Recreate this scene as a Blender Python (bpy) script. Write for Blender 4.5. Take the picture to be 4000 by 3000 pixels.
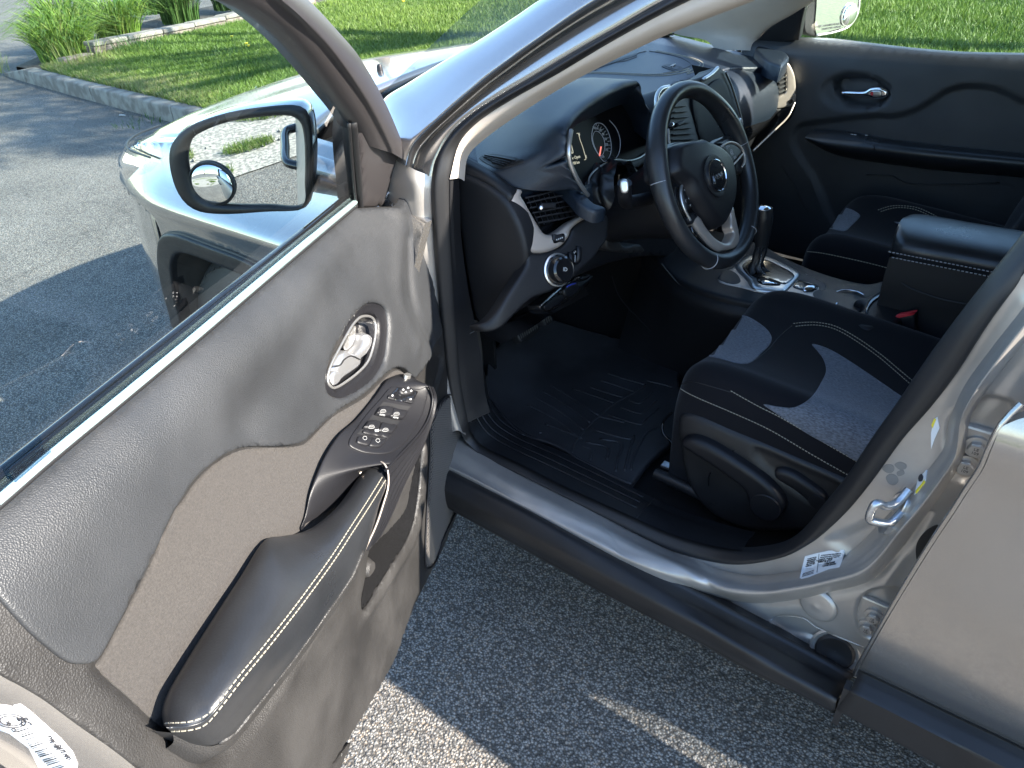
import bpy, bmesh, math, random
import numpy as np
from mathutils import Vector, Matrix
from mathutils.bvhtree import BVHTree
from mathutils.geometry import delaunay_2d_cdt
random.seed(7); rng = np.random.default_rng(7)
SC = bpy.context.scene
for o in list(bpy.data.objects): bpy.data.objects.remove(o)

# ------------------------------------------------------------ camera, sky, sun
# car axes: +X forward, +Y towards the driver's (left) side, +Z up, metres; front wheel centre at X = 0
CAM = np.array([-1.55592078, 1.84770693, 1.48517808])
PITCH, YAW, ROLL, FPX = 0.58479164, 0.90825641, -0.04791377, 2850.0
cp, sp, cy, sy = math.cos(PITCH), math.sin(PITCH), math.cos(YAW), math.sin(YAW)
VD = np.array([cy*cp, -sy*cp, -sp]); r0 = np.array([-sy, -cy, 0.0]); u0 = np.cross(r0, VD)
VR = math.cos(ROLL)*r0 + math.sin(ROLL)*u0; VU = -math.sin(ROLL)*r0 + math.cos(ROLL)*u0
cam = bpy.data.objects.new('camera', bpy.data.cameras.new('camera')); SC.collection.objects.link(cam)
cam.matrix_world = Matrix(((VR[0], VU[0], -VD[0], CAM[0]), (VR[1], VU[1], -VD[1], CAM[1]), (VR[2], VU[2], -VD[2], CAM[2]), (0, 0, 0, 1)))
cam.data.sensor_width = 36; cam.data.lens = 36*FPX/4000; cam.data.clip_start = .05; cam.data.clip_end = 600
SC.camera = cam
SUN = np.array([-1.65, -.315, 1.0]); SUN /= np.linalg.norm(SUN)      # direction towards the sun
ELEV = math.asin(SUN[2]); AZ = math.atan2(SUN[0], SUN[1])
SC.world = bpy.data.worlds.new('World'); SC.world.use_nodes = True
wn = SC.world.node_tree; bg = wn.nodes['Background']
skyn = wn.nodes.new('ShaderNodeTexSky'); skyn.sky_type = 'NISHITA'; skyn.sun_disc = False
skyn.sun_elevation = ELEV; skyn.sun_rotation = AZ; skyn.air_density = 1.0; skyn.dust_density = 0.4; skyn.ozone_density = 2.2
hsn = wn.nodes.new('ShaderNodeHueSaturation'); hsn.inputs['Saturation'].default_value = 1.02; wn.links.new(skyn.outputs[0], hsn.inputs['Color']); wn.links.new(hsn.outputs[0], bg.inputs[0]); bg.inputs[1].default_value = 0.13
sl = bpy.data.lights.new('sun', 'SUN'); sl.energy = 4.6; sl.angle = math.radians(.53); sl.color = (1, .92, .81)
so = bpy.data.objects.new('sun', sl); SC.collection.objects.link(so)
so.rotation_euler = Vector(-SUN).to_track_quat('-Z', 'Y').to_euler()
SC.view_settings.view_transform = 'Standard'; SC.view_settings.look = 'None'
SC.view_settings.gamma = 1; SC.view_settings.exposure = 2.35
SC.render.engine = 'CYCLES'

# ------------------------------------------------------------ helpers
def frame(ox, oy, s): return lambda pts: [(ox+p[0]*s, oy+p[1]*s) + tuple(p[2:]) for p in pts]
zA = frame(0, 0, .6329); zB = frame(1300, 0, .6329); zC = frame(2600, 0, .6329); zD = frame(0, 975, .6329)
zE = frame(1300, 975, .6329); zG = frame(2600, 975, .6329); zH = frame(0, 1950, .6329); zI = frame(2600, 1950, .6329)
zJ = frame(1700, 500, .4822); zK = frame(2400, 200, .5426); zL = frame(1200, 1100, .5426); zM = frame(2600, 800, .4069)
zN = frame(3200, 1500, .7835); zO = frame(500, 300, .4521); zQ = frame(1600, 1600, .5425); zR = frame(900, 1700, .6028)
zT = frame(2000, 200, .4219); zU = frame(2900, 1700, .6028); zV = frame(500, 850, .3316)

def ray(px, py): return VD + VR*(px-2000)/FPX - VU*(py-1500)/FPX
def pln(px, py, o, n):
    v = ray(px, py); o = np.asarray(o, float); n = np.asarray(n, float)
    return CAM + v*(((o-CAM) @ n)/(v @ n))
def P(px, py, x=None, y=None, z=None):
    if x is not None: return pln(px, py, (x, 0, 0), (1, 0, 0))
    if y is not None: return pln(px, py, (0, y, 0), (0, 1, 0))
    return pln(px, py, (0, 0, z), (0, 0, 1))
def PY(pts, y): return [P(p[0], p[1], y=y) for p in pts]
def PX(pts, x): return [P(p[0], p[1], x=x) for p in pts]
def PZ(pts, z): return [P(p[0], p[1], z=z) for p in pts]
def pts3(*a):   # rows (px,py,'x'|'y'|'z',value)
    return [P(q[0], q[1], **{q[2]: q[3]}) for q in a]

def cr(pts, n=6, closed=False):
    """Catmull-Rom through the points; a point flagged with a trailing 'c' stays a corner."""
    cor = [(isinstance(p[-1], str)) for p in pts]
    A = np.array([[float(c) for c in (p[:-1] if isinstance(p[-1], str) else p)] for p in pts]); N = len(A); out = []
    segs = N if closed else N-1
    for i in range(segs):
        a, b = i, (i+1) % N
        pa = A[(i-1) % N] if (closed or i > 0) and not cor[a] else A[a]*2-A[b]
        pb = A[(b+1) % N] if (closed or b < N-1) and not cor[b] else A[b]*2-A[a]
        p0, p1, p2, p3 = pa, A[a], A[b], pb
        d1 = max(np.linalg.norm(p2-p1), 1e-9)
        m1 = (p2-p0)*(d1/(d1+np.linalg.norm(p1-p0)+1e-9)); m2 = (p3-p1)*(d1/(d1+np.linalg.norm(p3-p2)+1e-9))
        for k in range(n):
            t = k/n; out.append((2*t**3-3*t*t+1)*p1 + (t**3-2*t*t+t)*m1 + (-2*t**3+3*t*t)*p2 + (t**3-t*t)*m2)
    if not closed: out.append(A[-1])
    return np.array(out)
def resample(pts, n, closed=False):
    A = np.asarray(pts, float)
    if closed: A = np.vstack([A, A[:1]])
    d = np.r_[0, np.cumsum(np.linalg.norm(np.diff(A, axis=0), axis=1))]
    t = np.linspace(0, d[-1], n+1)[:-1] if closed else np.linspace(0, d[-1], n)
    return np.stack([np.interp(t, d, A[:, k]) for k in range(A.shape[1])], 1)

ROOTS = {}
def wloc(o):
    v = Vector((0, 0, 0))
    while o: v += o.location; o = o.parent
    return v
def link(name, me, mat=None, parent=None, smooth=True, kind=None):
    o = bpy.data.objects.new(name, me); SC.collection.objects.link(o)
    if mat is not None: me.materials.append(mat)
    if smooth and len(me.polygons): me.polygons.foreach_set('use_smooth', [True]*len(me.polygons))
    if parent is not None:
        o.parent = parent; o.location = -wloc(parent)
    if kind: o['kind'] = kind
    return o
def mk(name, V, F, mat=None, parent=None, smooth=True, kind=None, sharp=None):
    me = bpy.data.meshes.new(name); me.from_pydata([tuple(v) for v in V], [], [tuple(f) for f in F]); me.update()
    o = link(name, me, mat, parent, smooth, kind)
    if smooth and sharp: me.set_sharp_from_angle(angle=math.radians(sharp))
    return o
def thing(name, label, cat, loc=(0, 0, 0), group=None):
    o = bpy.data.objects.new(name, None); SC.collection.objects.link(o); o.location = loc; o.empty_display_size = .1
    return tag(o, label, cat, group)
def tag(o, label, cat, group=None):
    o['label'] = label; o['category'] = cat
    if group: o['group'] = group
    return o
def bevel(o, w, seg=2, ang=35):
    m = o.modifiers.new('bevel', 'BEVEL'); m.width = w; m.segments = seg; m.limit_method = 'ANGLE'; m.angle_limit = math.radians(ang)
    return o
def solid(o, t, off=-1):
    m = o.modifiers.new('solid', 'SOLIDIFY'); m.thickness = t; m.offset = off; return o

def loft_g(sections, nu=24, sub=4, closed_u=False, closed_v=False, smooth_u=True, smooth_v=True):
    S = []
    for s in sections:
        s = [tuple(p) for p in s]
        c = cr(s, 8, closed_u) if smooth_u and len(s) > 2 else np.array(s, float)
        S.append(resample(c, nu, closed_u))
    S = np.array(S)
    if smooth_v and len(S) > 2:
        G = np.stack([cr([tuple(p) for p in S[:, i]], sub, closed_v) for i in range(S.shape[1])], 1)
    else: G = S
    return G
def grid_mesh(name, G, mat, parent, closed_u=False, closed_v=False, thick=0, caps=False, flip=False, sharp=None, kind=None):
    m, n = G.shape[:2]; F = []
    for i in range(m if closed_v else m-1):
        for j in range(n if closed_u else n-1):
            a, b = i*n+j, i*n+(j+1) % n; c, d = ((i+1) % m)*n+(j+1) % n, ((i+1) % m)*n+j
            F.append((a, b, c, d) if not flip else (d, c, b, a))
    V = list(G.reshape(-1, 3))
    if caps and closed_u:
        F.append(tuple(range(n))[::-1] if not flip else tuple(range(n)))
        F.append(tuple((m-1)*n+k for k in range(n)) if not flip else tuple((m-1)*n+k for k in range(n))[::-1])
    o = mk(name, V, F, mat, parent, True, kind, sharp)
    if thick: solid(o, abs(thick), -1 if thick > 0 else 1)
    return o
def loft(name, sections, mat, parent, nu=24, sub=4, closed_u=False, closed_v=False, thick=0, caps=False, flip=False, su=True, sv=True, sharp=None, kind=None):
    return grid_mesh(name, loft_g(sections, nu, sub, closed_u, closed_v, su, sv), mat, parent, closed_u, closed_v, thick, caps, flip, sharp, kind)
def sweep_g(path, prof, up=None, closed=False, scale=None):
    """profile = (a,b) offsets along (side, up) of the path frame"""
    A = np.asarray(path, float); N = len(A)
    T = (np.roll(A, -1, 0)-np.roll(A, 1, 0)) if closed else np.gradient(A, axis=0)
    T /= np.linalg.norm(T, axis=1)[:, None]+1e-12
    G = []; ref = None
    for i in range(N):
        t = T[i]
        if up is not None: u = np.asarray(up[i] if np.ndim(up) == 2 else up, float)
        else:
            if ref is None: ref = np.array([0, 0, 1.]) if abs(t[2]) < .9 else np.array([1., 0, 0])
            u = ref
        u = u-t*(u @ t); u /= np.linalg.norm(u)+1e-12; s = np.cross(t, u); ref = u
        k = 1 if scale is None else scale[i]
        G.append([A[i]+s*a*k+u*b*k for a, b in prof])
    return np.array(G)
def circ(r, n=10, r2=None): return [(r*math.cos(2*math.pi*k/n), (r2 or r)*math.sin(2*math.pi*k/n)) for k in range(n)]
def tube(name, path, r, mat, parent, n=10, closed=False, sub=5, smooth=True, scale=None, r2=None, up=None, kind=None):
    p = cr([tuple(q) for q in path], sub, closed) if smooth and len(path) > 2 else np.array(path, float)
    sc = None if scale is None else np.interp(np.linspace(0, 1, len(p)), np.linspace(0, 1, len(scale)), scale)
    return grid_mesh(name, sweep_g(p, circ(r, n, r2), up, closed, sc), mat, parent, True, closed, caps=not closed, sharp=50, kind=kind)
def box(name, c, size, mat, parent, axes=None, bev=0, kind=None, sharp=30):
    c = np.asarray(c, float); ax = np.eye(3) if axes is None else np.asarray(axes, float); h = np.asarray(size)/2
    V = [c+ax[0]*h[0]*a+ax[1]*h[1]*b+ax[2]*h[2]*d for a in (-1, 1) for b in (-1, 1) for d in (-1, 1)]
    F = [(0, 1, 3, 2), (4, 6, 7, 5), (0, 4, 5, 1), (2, 3, 7, 6), (0, 2, 6, 4), (1, 5, 7, 3)]
    if np.linalg.det(ax) < 0: F = [f[::-1] for f in F]
    o = mk(name, V, F, mat, parent, False, kind)
    if bev: bevel(o, bev)
    return o
def lathe(name, c, axis, prof, mat, parent, n=28, sharp=40):
    """prof: (radius, height along axis)"""
    c = np.asarray(c, float); a = np.asarray(axis, float); a /= np.linalg.norm(a)
    s = np.cross(a, (0, 0, 1.) if abs(a[2]) < .9 else (1., 0, 0)); s /= np.linalg.norm(s); t = np.cross(a, s)
    G = np.array([[c+a*h+(s*math.cos(q)+t*math.sin(q))*r for q in np.linspace(0, 2*math.pi, n, endpoint=False)] for r, h in prof])
    return grid_mesh(name, G, mat, parent, closed_u=True, caps=True, flip=True, sharp=sharp)
def ndir(v): v = np.asarray(v, float); return v/np.linalg.norm(v)
class MB:
    def __init__(s): s.V = []; s.F = []
    def add(s, V, F):
        k = len(s.V); s.V += [tuple(v) for v in V]; s.F += [tuple(i+k for i in f) for f in F]
    def bar(s, a, b, w, h, up=(0, 0, 1)):
        a = np.asarray(a, float); b = np.asarray(b, float); t = b-a; L = np.linalg.norm(t)
        if L < 1e-9: return
        t /= L; u = np.asarray(up, float); u = u-t*(u @ t); u /= np.linalg.norm(u)+1e-12; d = np.cross(t, u)
        V = [q+d*x*w/2+u*y*h/2 for q in (a, b) for x, y in ((-1, -1), (1, -1), (1, 1), (-1, 1))]
        s.add(V, [(0, 1, 2, 3), (7, 6, 5, 4), (0, 4, 5, 1), (1, 5, 6, 2), (2, 6, 7, 3), (3, 7, 4, 0)])
    def build(s, name, mat, parent, kind=None, smooth=False, sharp=None): return mk(name, s.V, s.F, mat, parent, smooth, kind, sharp)

# ---- polygons, distances, triangulation
def inside(Q, poly):
    x, y = Q[:, 0], Q[:, 1]; r = np.zeros(len(Q), bool); n = len(poly)
    for i in range(n):
        x1, y1 = poly[i]; x2, y2 = poly[(i+1) % n]
        c = ((y1 > y) != (y2 > y))
        if y1 != y2: r ^= c & (x < (x2-x1)*(y-y1)/(y2-y1)+x1)
    return r
def dist(Q, poly, closed=True):
    n = len(poly); D = np.full(len(Q), 1e9)
    for i in range(n if closed else n-1):
        a = np.asarray(poly[i]); b = np.asarray(poly[(i+1) % n]); d = b-a; L = d @ d
        t = np.clip(((Q-a) @ d)/(L+1e-15), 0, 1); e = Q-(a+t[:, None]*d); D = np.minimum(D, np.hypot(e[:, 0], e[:, 1]))
    return D
def cdt(poly, res, holes=(), rings=()):
    loops = [np.asarray(poly)]+[np.asarray(h) for h in holes]
    lo, hi = loops[0].min(0), loops[0].max(0)
    gx = np.arange(lo[0], hi[0], res); gy = np.arange(lo[1], hi[1], res*.87)
    X, Y = np.meshgrid(gx, gy); X[1::2] += res/2; Q = np.stack([X.ravel(), Y.ravel()], 1)
    m = inside(Q, loops[0])
    for h in loops[1:]: m &= ~inside(Q, h)
    Q = Q[m]; D = np.full(len(Q), 1e9)
    for l in loops: D = np.minimum(D, dist(Q, l))
    Q = Q[D > max(res*.45, (rings[-1] if len(rings) else 0)+res*.2)]
    pts = []; edges = []
    for l in loops:
        k = len(pts); pts += [tuple(p) for p in l]; edges += [(k+i, k+(i+1) % len(l)) for i in range(len(l))]
    nb = len(pts)
    for li, l in enumerate(loops):          # rings of points set in from the rim, for rounded edges
        t = np.roll(l, -1, 0)-np.roll(l, 1, 0); t /= np.linalg.norm(t, axis=1)[:, None]+1e-12; nn = np.stack([-t[:, 1], t[:, 0]], 1)
        a = .5*np.sum(l[:, 0]*np.roll(l[:, 1], -1)-np.roll(l[:, 0], -1)*l[:, 1]); sg = 1 if (a > 0) == (li == 0) else -1
        for r in rings:
            q = l+nn*sg*r; ok = inside(q, loops[0])
            for h in loops[1:]: ok &= ~inside(q, h)
            dd = np.full(len(q), 1e9)
            for l2 in loops: dd = np.minimum(dd, dist(q, l2))
            pts += [tuple(p) for p in q[ok & (dd > r*.8)]]
    pts += [tuple(p) for p in Q]
    vs, es, fs, ov, oe, of = delaunay_2d_cdt([Vector((float(p[0]), float(p[1]))) for p in pts], edges, [], 0, 1e-9)
    V = np.array([(v[0], v[1]) for v in vs]); F = np.array([f for f in fs if len(f) == 3])
    C = V[F].mean(1); m = inside(C, loops[0])
    for h in loops[1:]: m &= ~inside(C, h)
    F = F[m]
    a, b, c = V[F[:, 0]], V[F[:, 1]], V[F[:, 2]]
    ar = (b[:, 0]-a[:, 0])*(c[:, 1]-a[:, 1])-(b[:, 1]-a[:, 1])*(c[:, 0]-a[:, 0])
    F[ar < 0] = F[ar < 0][:, ::-1]; F = F[np.abs(ar) > 1e-14]
    return V, F, loops
def rim_edges(F):
    from collections import defaultdict
    d = {}
    for f in F:
        for i in range(3):
            e = (int(f[i]), int(f[(i+1) % 3]))
            if (e[1], e[0]) in d: del d[(e[1], e[0])]
            else: d[e] = 1
    return list(d)
def sst(x): x = np.clip(x, 0, 1); return x*x*(3-2*x)
def dens(pts, n, smooth):
    return cr(pts, n, True) if smooth else np.array([p[:2] for p in pts], float)

class Surf:
    """A relief: base plane (o,U,V,N) plus a height h(u,v) along N."""
    def __init__(s, o, U, V):
        s.o = np.asarray(o, float); s.U = np.asarray(U, float); s.U /= np.linalg.norm(s.U)
        s.V = np.asarray(V, float); s.V /= np.linalg.norm(s.V); s.N = np.cross(s.U, s.V); s.fs = []
    def h(s, Q):
        Q = np.asarray(Q, float); r = np.zeros(len(Q))
        for f in s.fs: r = r+f(Q)
        return r
    def uv(s, pts, dh=0):
        out = []
        for p in pts:
            if p[0] == 'uv': out.append((p[1], p[2])+tuple(p[3:])); continue
            w = 0.0
            for _ in range(7):
                q = pln(p[0], p[1], s.o+s.N*(w+dh), s.N)-s.o; u, v = q @ s.U, q @ s.V
                w = .5*w+.5*float(s.h([(u, v)])[0]) if _ else float(s.h([(u, v)])[0])
            out.append((u, v)+tuple(c for c in p[2:] if isinstance(c, str)))
        return out
    def w(s, Q, dh=0):
        Q = np.asarray(Q, float); H = s.h(Q)+dh
        return s.o+Q[:, :1]*s.U+Q[:, 1:2]*s.V+H[:, None]*s.N
    def at(s, px, py, dh=0): return s.w([s.uv([(px, py)], dh)[0][:2]], dh)[0]
    def region(s, outline, amp, soft=.01, smooth=True, n=4):
        poly = dens(s.uv(outline), n, smooth)
        def f(Q):
            d = dist(Q, poly); sd = np.where(inside(Q, poly), d, -d); return amp*sst(.5+sd/(2*soft))
        s.fs.append(f); return poly
    def ridge(s, line, width, amp, n=4):
        poly = cr(s.uv(line), n)
        s.fs.append(lambda Q: amp*np.exp(-(dist(Q, poly, False)/width)**2)); return poly
    def blob(s, c, rad, amp, rad2=None):
        q = np.array(s.uv([c])[0][:2]); r2 = rad2 or rad
        s.fs.append(lambda Q: amp*np.exp(-(((Q[:, 0]-q[0])/rad)**2+((Q[:, 1]-q[1])/r2)**2)))
    def sheet(s, name, outline, mat, parent, dh=0, depth=.01, res=.006, rnd=.003, holes=(), smooth=True, n=6, kind=None):
        poly = dens(s.uv(outline, dh), n, smooth); hs = [dens(s.uv(h, dh), n, smooth) for h in holes]
        rings = (rnd*.15, rnd*.5, rnd) if rnd else ()
        V, F, loops = cdt(poly, res, hs, rings)
        if rnd:
            D = np.full(len(V), 1e9)
            for l in loops: D = np.minimum(D, dist(V, l))
            t = np.clip(1-D/rnd, 0, 1); drop = rnd*(1-np.sqrt(np.maximum(0, 1-t*t)))
        else: drop = 0
        W = s.w(V, dh)-s.N*np.reshape(drop, (-1, 1)) if rnd else s.w(V, dh)
        Vs = list(W); Fs = [tuple(f) for f in F]
        if depth:
            E = rim_edges(F); m = {}
            for a, b in E:
                for k in (a, b):
                    if k not in m: m[k] = len(Vs); Vs.append(W[k]-s.N*depth)
            Fs += [(b, a, m[a], m[b]) for a, b in E]
        return mk(name, Vs, Fs, mat, parent, True, kind, 55)
    def line(s, name, pts, r, mat, parent, dh=0, closed=False, n=8, r2=None, kind=None):
        q = cr(s.uv(pts, dh), 6, closed); return grid_mesh(name, sweep_g(s.w(q, dh), circ(r, n, r2), s.N, closed), mat, parent, True, closed, caps=not closed, kind=kind)

class Tgt:
    """Ray target: lets traced outlines be laid on existing surfaces."""
    def __init__(s, *objs):
        V = []; F = []
        dg = bpy.context.evaluated_depsgraph_get(); bpy.context.view_layer.update()
        for o in objs:
            k = len(V); L = wloc(o)
            V += [v.co+L for v in o.data.vertices]; F += [[i+k for i in p.vertices] for p in o.data.polygons]
        s.b = BVHTree.FromPolygons(V, F)
    def hit(s, px, py):
        d = ray(px, py); d = d/np.linalg.norm(d)
        loc, n, i, dd = s.b.ray_cast(Vector(CAM), Vector(d))
        if loc is None: return None, None
        n = np.array(n); n = n if n @ d < 0 else -n
        return np.array(loc), n
def avgn(t, pts):
    N = [t.hit(*p[:2])[1] for p in pts]; N = [n for n in N if n is not None]
    v = np.mean(N, 0); return v/np.linalg.norm(v)
def decal(name, outline, t, mat, parent, lift=.001, res=10, rnd=0, skirt=.002, smooth=True, n=5, flatn=True, kind=None):
    """traced outline laid on a surface, raised by lift, with a rim down to the surface"""
    poly = dens(outline, n, smooth); V, F, loops = cdt(poly, res, (), (rnd*.15, rnd*.5, rnd) if rnd else ())
    H = [t.hit(p[0], p[1]) for p in V]
    ok = [h[0] is not None for h in H]
    if not any(ok): return None
    N = np.mean([h[1] for h in H if h[0] is not None], 0); N /= np.linalg.norm(N)
    D = dist(V, loops[0])
    W = []
    for k, h in enumerate(H):
        if h[0] is None: W.append(np.zeros(3)); continue
        nn = N if flatn else h[1]
        l = lift
        if rnd: q = max(0, 1-D[k]/rnd); l = lift*(math.sqrt(max(0, 1-q*q))*.6+.4)
        W.append(h[0]+nn*l)
    Fs = [tuple(int(i) for i in f)[::-1] for f in F if all(ok[i] for i in f)]
    par = {}
    def find(i):
        while par.setdefault(i, i) != i: par[i] = par[par[i]]; i = par[i]
        return i
    for f in Fs:
        for k in f[1:]: par[find(k)] = find(f[0])
    cnt = {}
    for f in Fs: cnt[find(f[0])] = cnt.get(find(f[0]), 0)+1
    if not cnt: print('EMPTY DECAL', name); return None
    big = max(cnt, key=cnt.get); Fs = [f for f in Fs if find(f[0]) == big]; F2 = list(Fs)
    if skirt:
        m = {}
        for a, b in rim_edges(F2):
            for k in (a, b):
                if k not in m: m[k] = len(W); W.append(W[k]-(N if flatn else H[k][1])*(lift+skirt))
            Fs.append((b, a, m[a], m[b]))
    used = sorted({i for f in Fs for i in f}); rm = {k: i for i, k in enumerate(used)}
    return mk(name, [W[i] for i in used], [tuple(rm[i] for i in f) for f in Fs], mat, parent, True, kind, 50)
def online(pts, t, lift=0, n=8, closed=False):
    out = []
    for p in cr([tuple(q[:2]) for q in pts], n, closed):
        h, nn = t.hit(*p)
        if h is not None: out.append(h+nn*lift)
    return np.array(out)
def seam(name, pts, t, r, mat, parent, lift=0, closed=False, n=8, sides=6, kind=None):
    p = online(pts, t, lift, n, closed)
    if len(p) < 3: return None
    return grid_mesh(name, sweep_g(p, circ(r, sides), None, closed), mat, parent, True, closed, caps=not closed, kind=kind)
def stitches(name, lines, t, mat, parent, step=.006, L=.0038, r=.0007, lift=.0008):
    mb = MB()
    for pts in lines:
        p = online(pts, t, lift, 12) if t is not None else cr([tuple(q) for q in pts], 10)
        if len(p) < 3: continue
        d = np.linalg.norm(np.diff(p, axis=0), axis=1).sum(); q = resample(p, max(3, int(d/step)))
        for a, b in zip(q[:-1], q[1:]):
            v = (b-a)/(np.linalg.norm(b-a)+1e-9); m = (a+b)/2; mb.bar(m-v*L/2, m+v*L/2, r*2.2, r*2.2)
    return mb.build(name, mat, parent, kind='stuff')
FONT = None
def text3(name, s, c, xd, nd, size, mat, parent, ext=.0003, align='CENTER', shear=0, kind=None, space=1, width=None):
    cu = bpy.data.curves.new('t', 'FONT'); cu.body = s; cu.size = size; cu.align_x = align; cu.align_y = 'CENTER'; cu.extrude = ext; cu.shear = shear
    cu.resolution_u = 2; cu.space_character = space
    o = bpy.data.objects.new('t', cu); SC.collection.objects.link(o); bpy.context.view_layer.update()
    me = bpy.data.meshes.new_from_object(o); bpy.data.objects.remove(o)
    if width:
        xs = [v.co.x for v in me.vertices]; k = width/max(1e-6, max(xs)-min(xs)); me.transform(Matrix.Diagonal((k, min(k*1.3, 1), 1, 1)))
    xd = np.asarray(xd, float); nd = np.asarray(nd, float); nd /= np.linalg.norm(nd); xd = xd-nd*(xd @ nd); xd /= np.linalg.norm(xd); yd = np.cross(nd, xd)
    M = Matrix(((xd[0], yd[0], nd[0], c[0]), (xd[1], yd[1], nd[1], c[1]), (xd[2], yd[2], nd[2], c[2]), (0, 0, 0, 1)))
    me.transform(M); return link(name, me, mat, parent, False, kind)
def text_on(name, s, p, d, t, size, mat, parent, lift=.0008, fit=False, **k):
    a, n = t.hit(p[0]-d[0]/2, p[1]-d[1]/2); b, _ = t.hit(p[0]+d[0]/2, p[1]+d[1]/2); c, n = t.hit(*p)
    if a is None or b is None or c is None: return None
    if fit: k['width'] = np.linalg.norm(b-a)
    return text3(name, s, c+n*lift, b-a, n, size, mat, parent, **k)

# ------------------------------------------------------------ materials
def nodes(name):
    m = bpy.data.materials.new(name); m.use_nodes = True; nt = m.node_tree
    return m, nt, nt.nodes['Principled BSDF']
def col(c): return tuple(c)+(1,) if len(c) == 3 else c
def mat(name, base, rough=.5, metal=0, bump=0, bscale=400, coat=0, spec=.5, var=0, vscale=30, sheen=0, kind='noise', emit=None, estr=0, coatr=.05, rvar=0, bdist=.001, stretch=None):
    m, nt, b = nodes(name); N = nt.nodes; L = nt.links
    b.inputs['Base Color'].default_value = col(base); b.inputs['Roughness'].default_value = rough; b.inputs['Metallic'].default_value = metal
    b.inputs['Specular IOR Level'].default_value = spec; b.inputs['Coat Weight'].default_value = coat; b.inputs['Coat Roughness'].default_value = coatr
    if sheen: b.inputs['Sheen Weight'].default_value = sheen; b.inputs['Sheen Roughness'].default_value = .4
    tc = N.new('ShaderNodeTexCoord'); mp = N.new('ShaderNodeMapping'); L.new(tc.outputs['Object'], mp.inputs[0])
    if stretch: mp.inputs['Scale'].default_value = stretch
    if bump:
        t = N.new('ShaderNodeTexNoise' if kind == 'noise' else 'ShaderNodeTexVoronoi'); t.inputs['Scale'].default_value = bscale
        if kind == 'noise': t.inputs['Detail'].default_value = 2
        L.new(mp.outputs[0], t.inputs['Vector']); bp = N.new('ShaderNodeBump'); bp.inputs['Strength'].default_value = bump; bp.inputs['Distance'].default_value = bdist
        L.new(t.outputs[0], bp.inputs['Height']); L.new(bp.outputs[0], b.inputs['Normal'])
    if var:
        t = N.new('ShaderNodeTexNoise'); t.inputs['Scale'].default_value = vscale; t.inputs['Detail'].default_value = 5; L.new(mp.outputs[0], t.inputs['Vector'])
        r = N.new('ShaderNodeValToRGB'); r.color_ramp.elements[0].position = .3; r.color_ramp.elements[1].position = .7
        r.color_ramp.elements[0].color = col([c*(1-var) for c in base[:3]]); r.color_ramp.elements[1].color = col([min(1, c*(1+var)) for c in base[:3]])
        L.new(t.outputs[0], r.inputs[0]); L.new(r.outputs[0], b.inputs['Base Color'])
    if rvar:
        t = N.new('ShaderNodeTexNoise'); t.inputs['Scale'].default_value = 9; t.inputs['Detail'].default_value = 6; L.new(mp.outputs[0], t.inputs['Vector'])
        r = N.new('ShaderNodeMapRange'); r.inputs[3].default_value = max(0, rough-rvar); r.inputs[4].default_value = min(1, rough+rvar); r.inputs[1].default_value = .3; r.inputs[2].default_value = .7
        L.new(t.outputs[0], r.inputs[0]); L.new(r.outputs[0], b.inputs['Roughness'])
    if emit: b.inputs['Emission Color'].default_value = col(emit); b.inputs['Emission Strength'].default_value = estr
    return m
def glassmat(name, tint, gloss=1.0):
    m = bpy.data.materials.new(name); m.use_nodes = True; nt = m.node_tree; N = nt.nodes; L = nt.links; N.clear()
    o = N.new('ShaderNodeOutputMaterial'); t = N.new('ShaderNodeBsdfTransparent'); t.inputs[0].default_value = col(tint)
    g = N.new('ShaderNodeBsdfGlossy'); g.inputs['Roughness'].default_value = .0; g.inputs[0].default_value = (gloss, gloss, gloss, 1)
    fr = N.new('ShaderNodeFresnel'); fr.inputs[0].default_value = 1.45; mx = N.new('ShaderNodeMixShader')
    L.new(fr.outputs[0], mx.inputs[0]); L.new(t.outputs[0], mx.inputs[1]); L.new(g.outputs[0], mx.inputs[2]); L.new(mx.outputs[0], o.inputs[0])
    return m
def paint(name, base, rough=.2):
    m, nt, b = nodes(name); N = nt.nodes; L = nt.links
    b.inputs['Metallic'].default_value = .86; b.inputs['Roughness'].default_value = rough; b.inputs['Coat Weight'].default_value = 1; b.inputs['Coat Roughness'].default_value = .03
    tc = N.new('ShaderNodeTexCoord'); v = N.new('ShaderNodeTexVoronoi'); v.inputs['Scale'].default_value = 1300; L.new(tc.outputs['Object'], v.inputs['Vector'])
    r = N.new('ShaderNodeValToRGB'); r.color_ramp.elements[0].color = col([c*.88 for c in base]); r.color_ramp.elements[1].color = col([min(1, c*1.13) for c in base])
    L.new(v.outputs['Color'], r.inputs[0])
    n2 = N.new('ShaderNodeTexNoise'); n2.inputs['Scale'].default_value = 7; n2.inputs['Detail'].default_value = 7; L.new(tc.outputs['Object'], n2.inputs['Vector'])
    mr = N.new('ShaderNodeMapRange'); mr.inputs[1].default_value = .45; mr.inputs[2].default_value = .75; mr.inputs[3].default_value = 0; mr.inputs[4].default_value = .16; L.new(n2.outputs[0], mr.inputs[0])
    mx = N.new('ShaderNodeMixRGB'); mx.inputs[2].default_value = (.30, .26, .20, 1); L.new(mr.outputs[0], mx.inputs[0]); L.new(r.outputs[0], mx.inputs[1]); L.new(mx.outputs[0], b.inputs['Base Color'])
    m2 = N.new('ShaderNodeMapRange'); m2.inputs[3].default_value = .015; m2.inputs[4].default_value = .11; L.new(n2.outputs[0], m2.inputs[0]); L.new(m2.outputs[0], b.inputs['Coat Roughness'])
    return m
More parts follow.
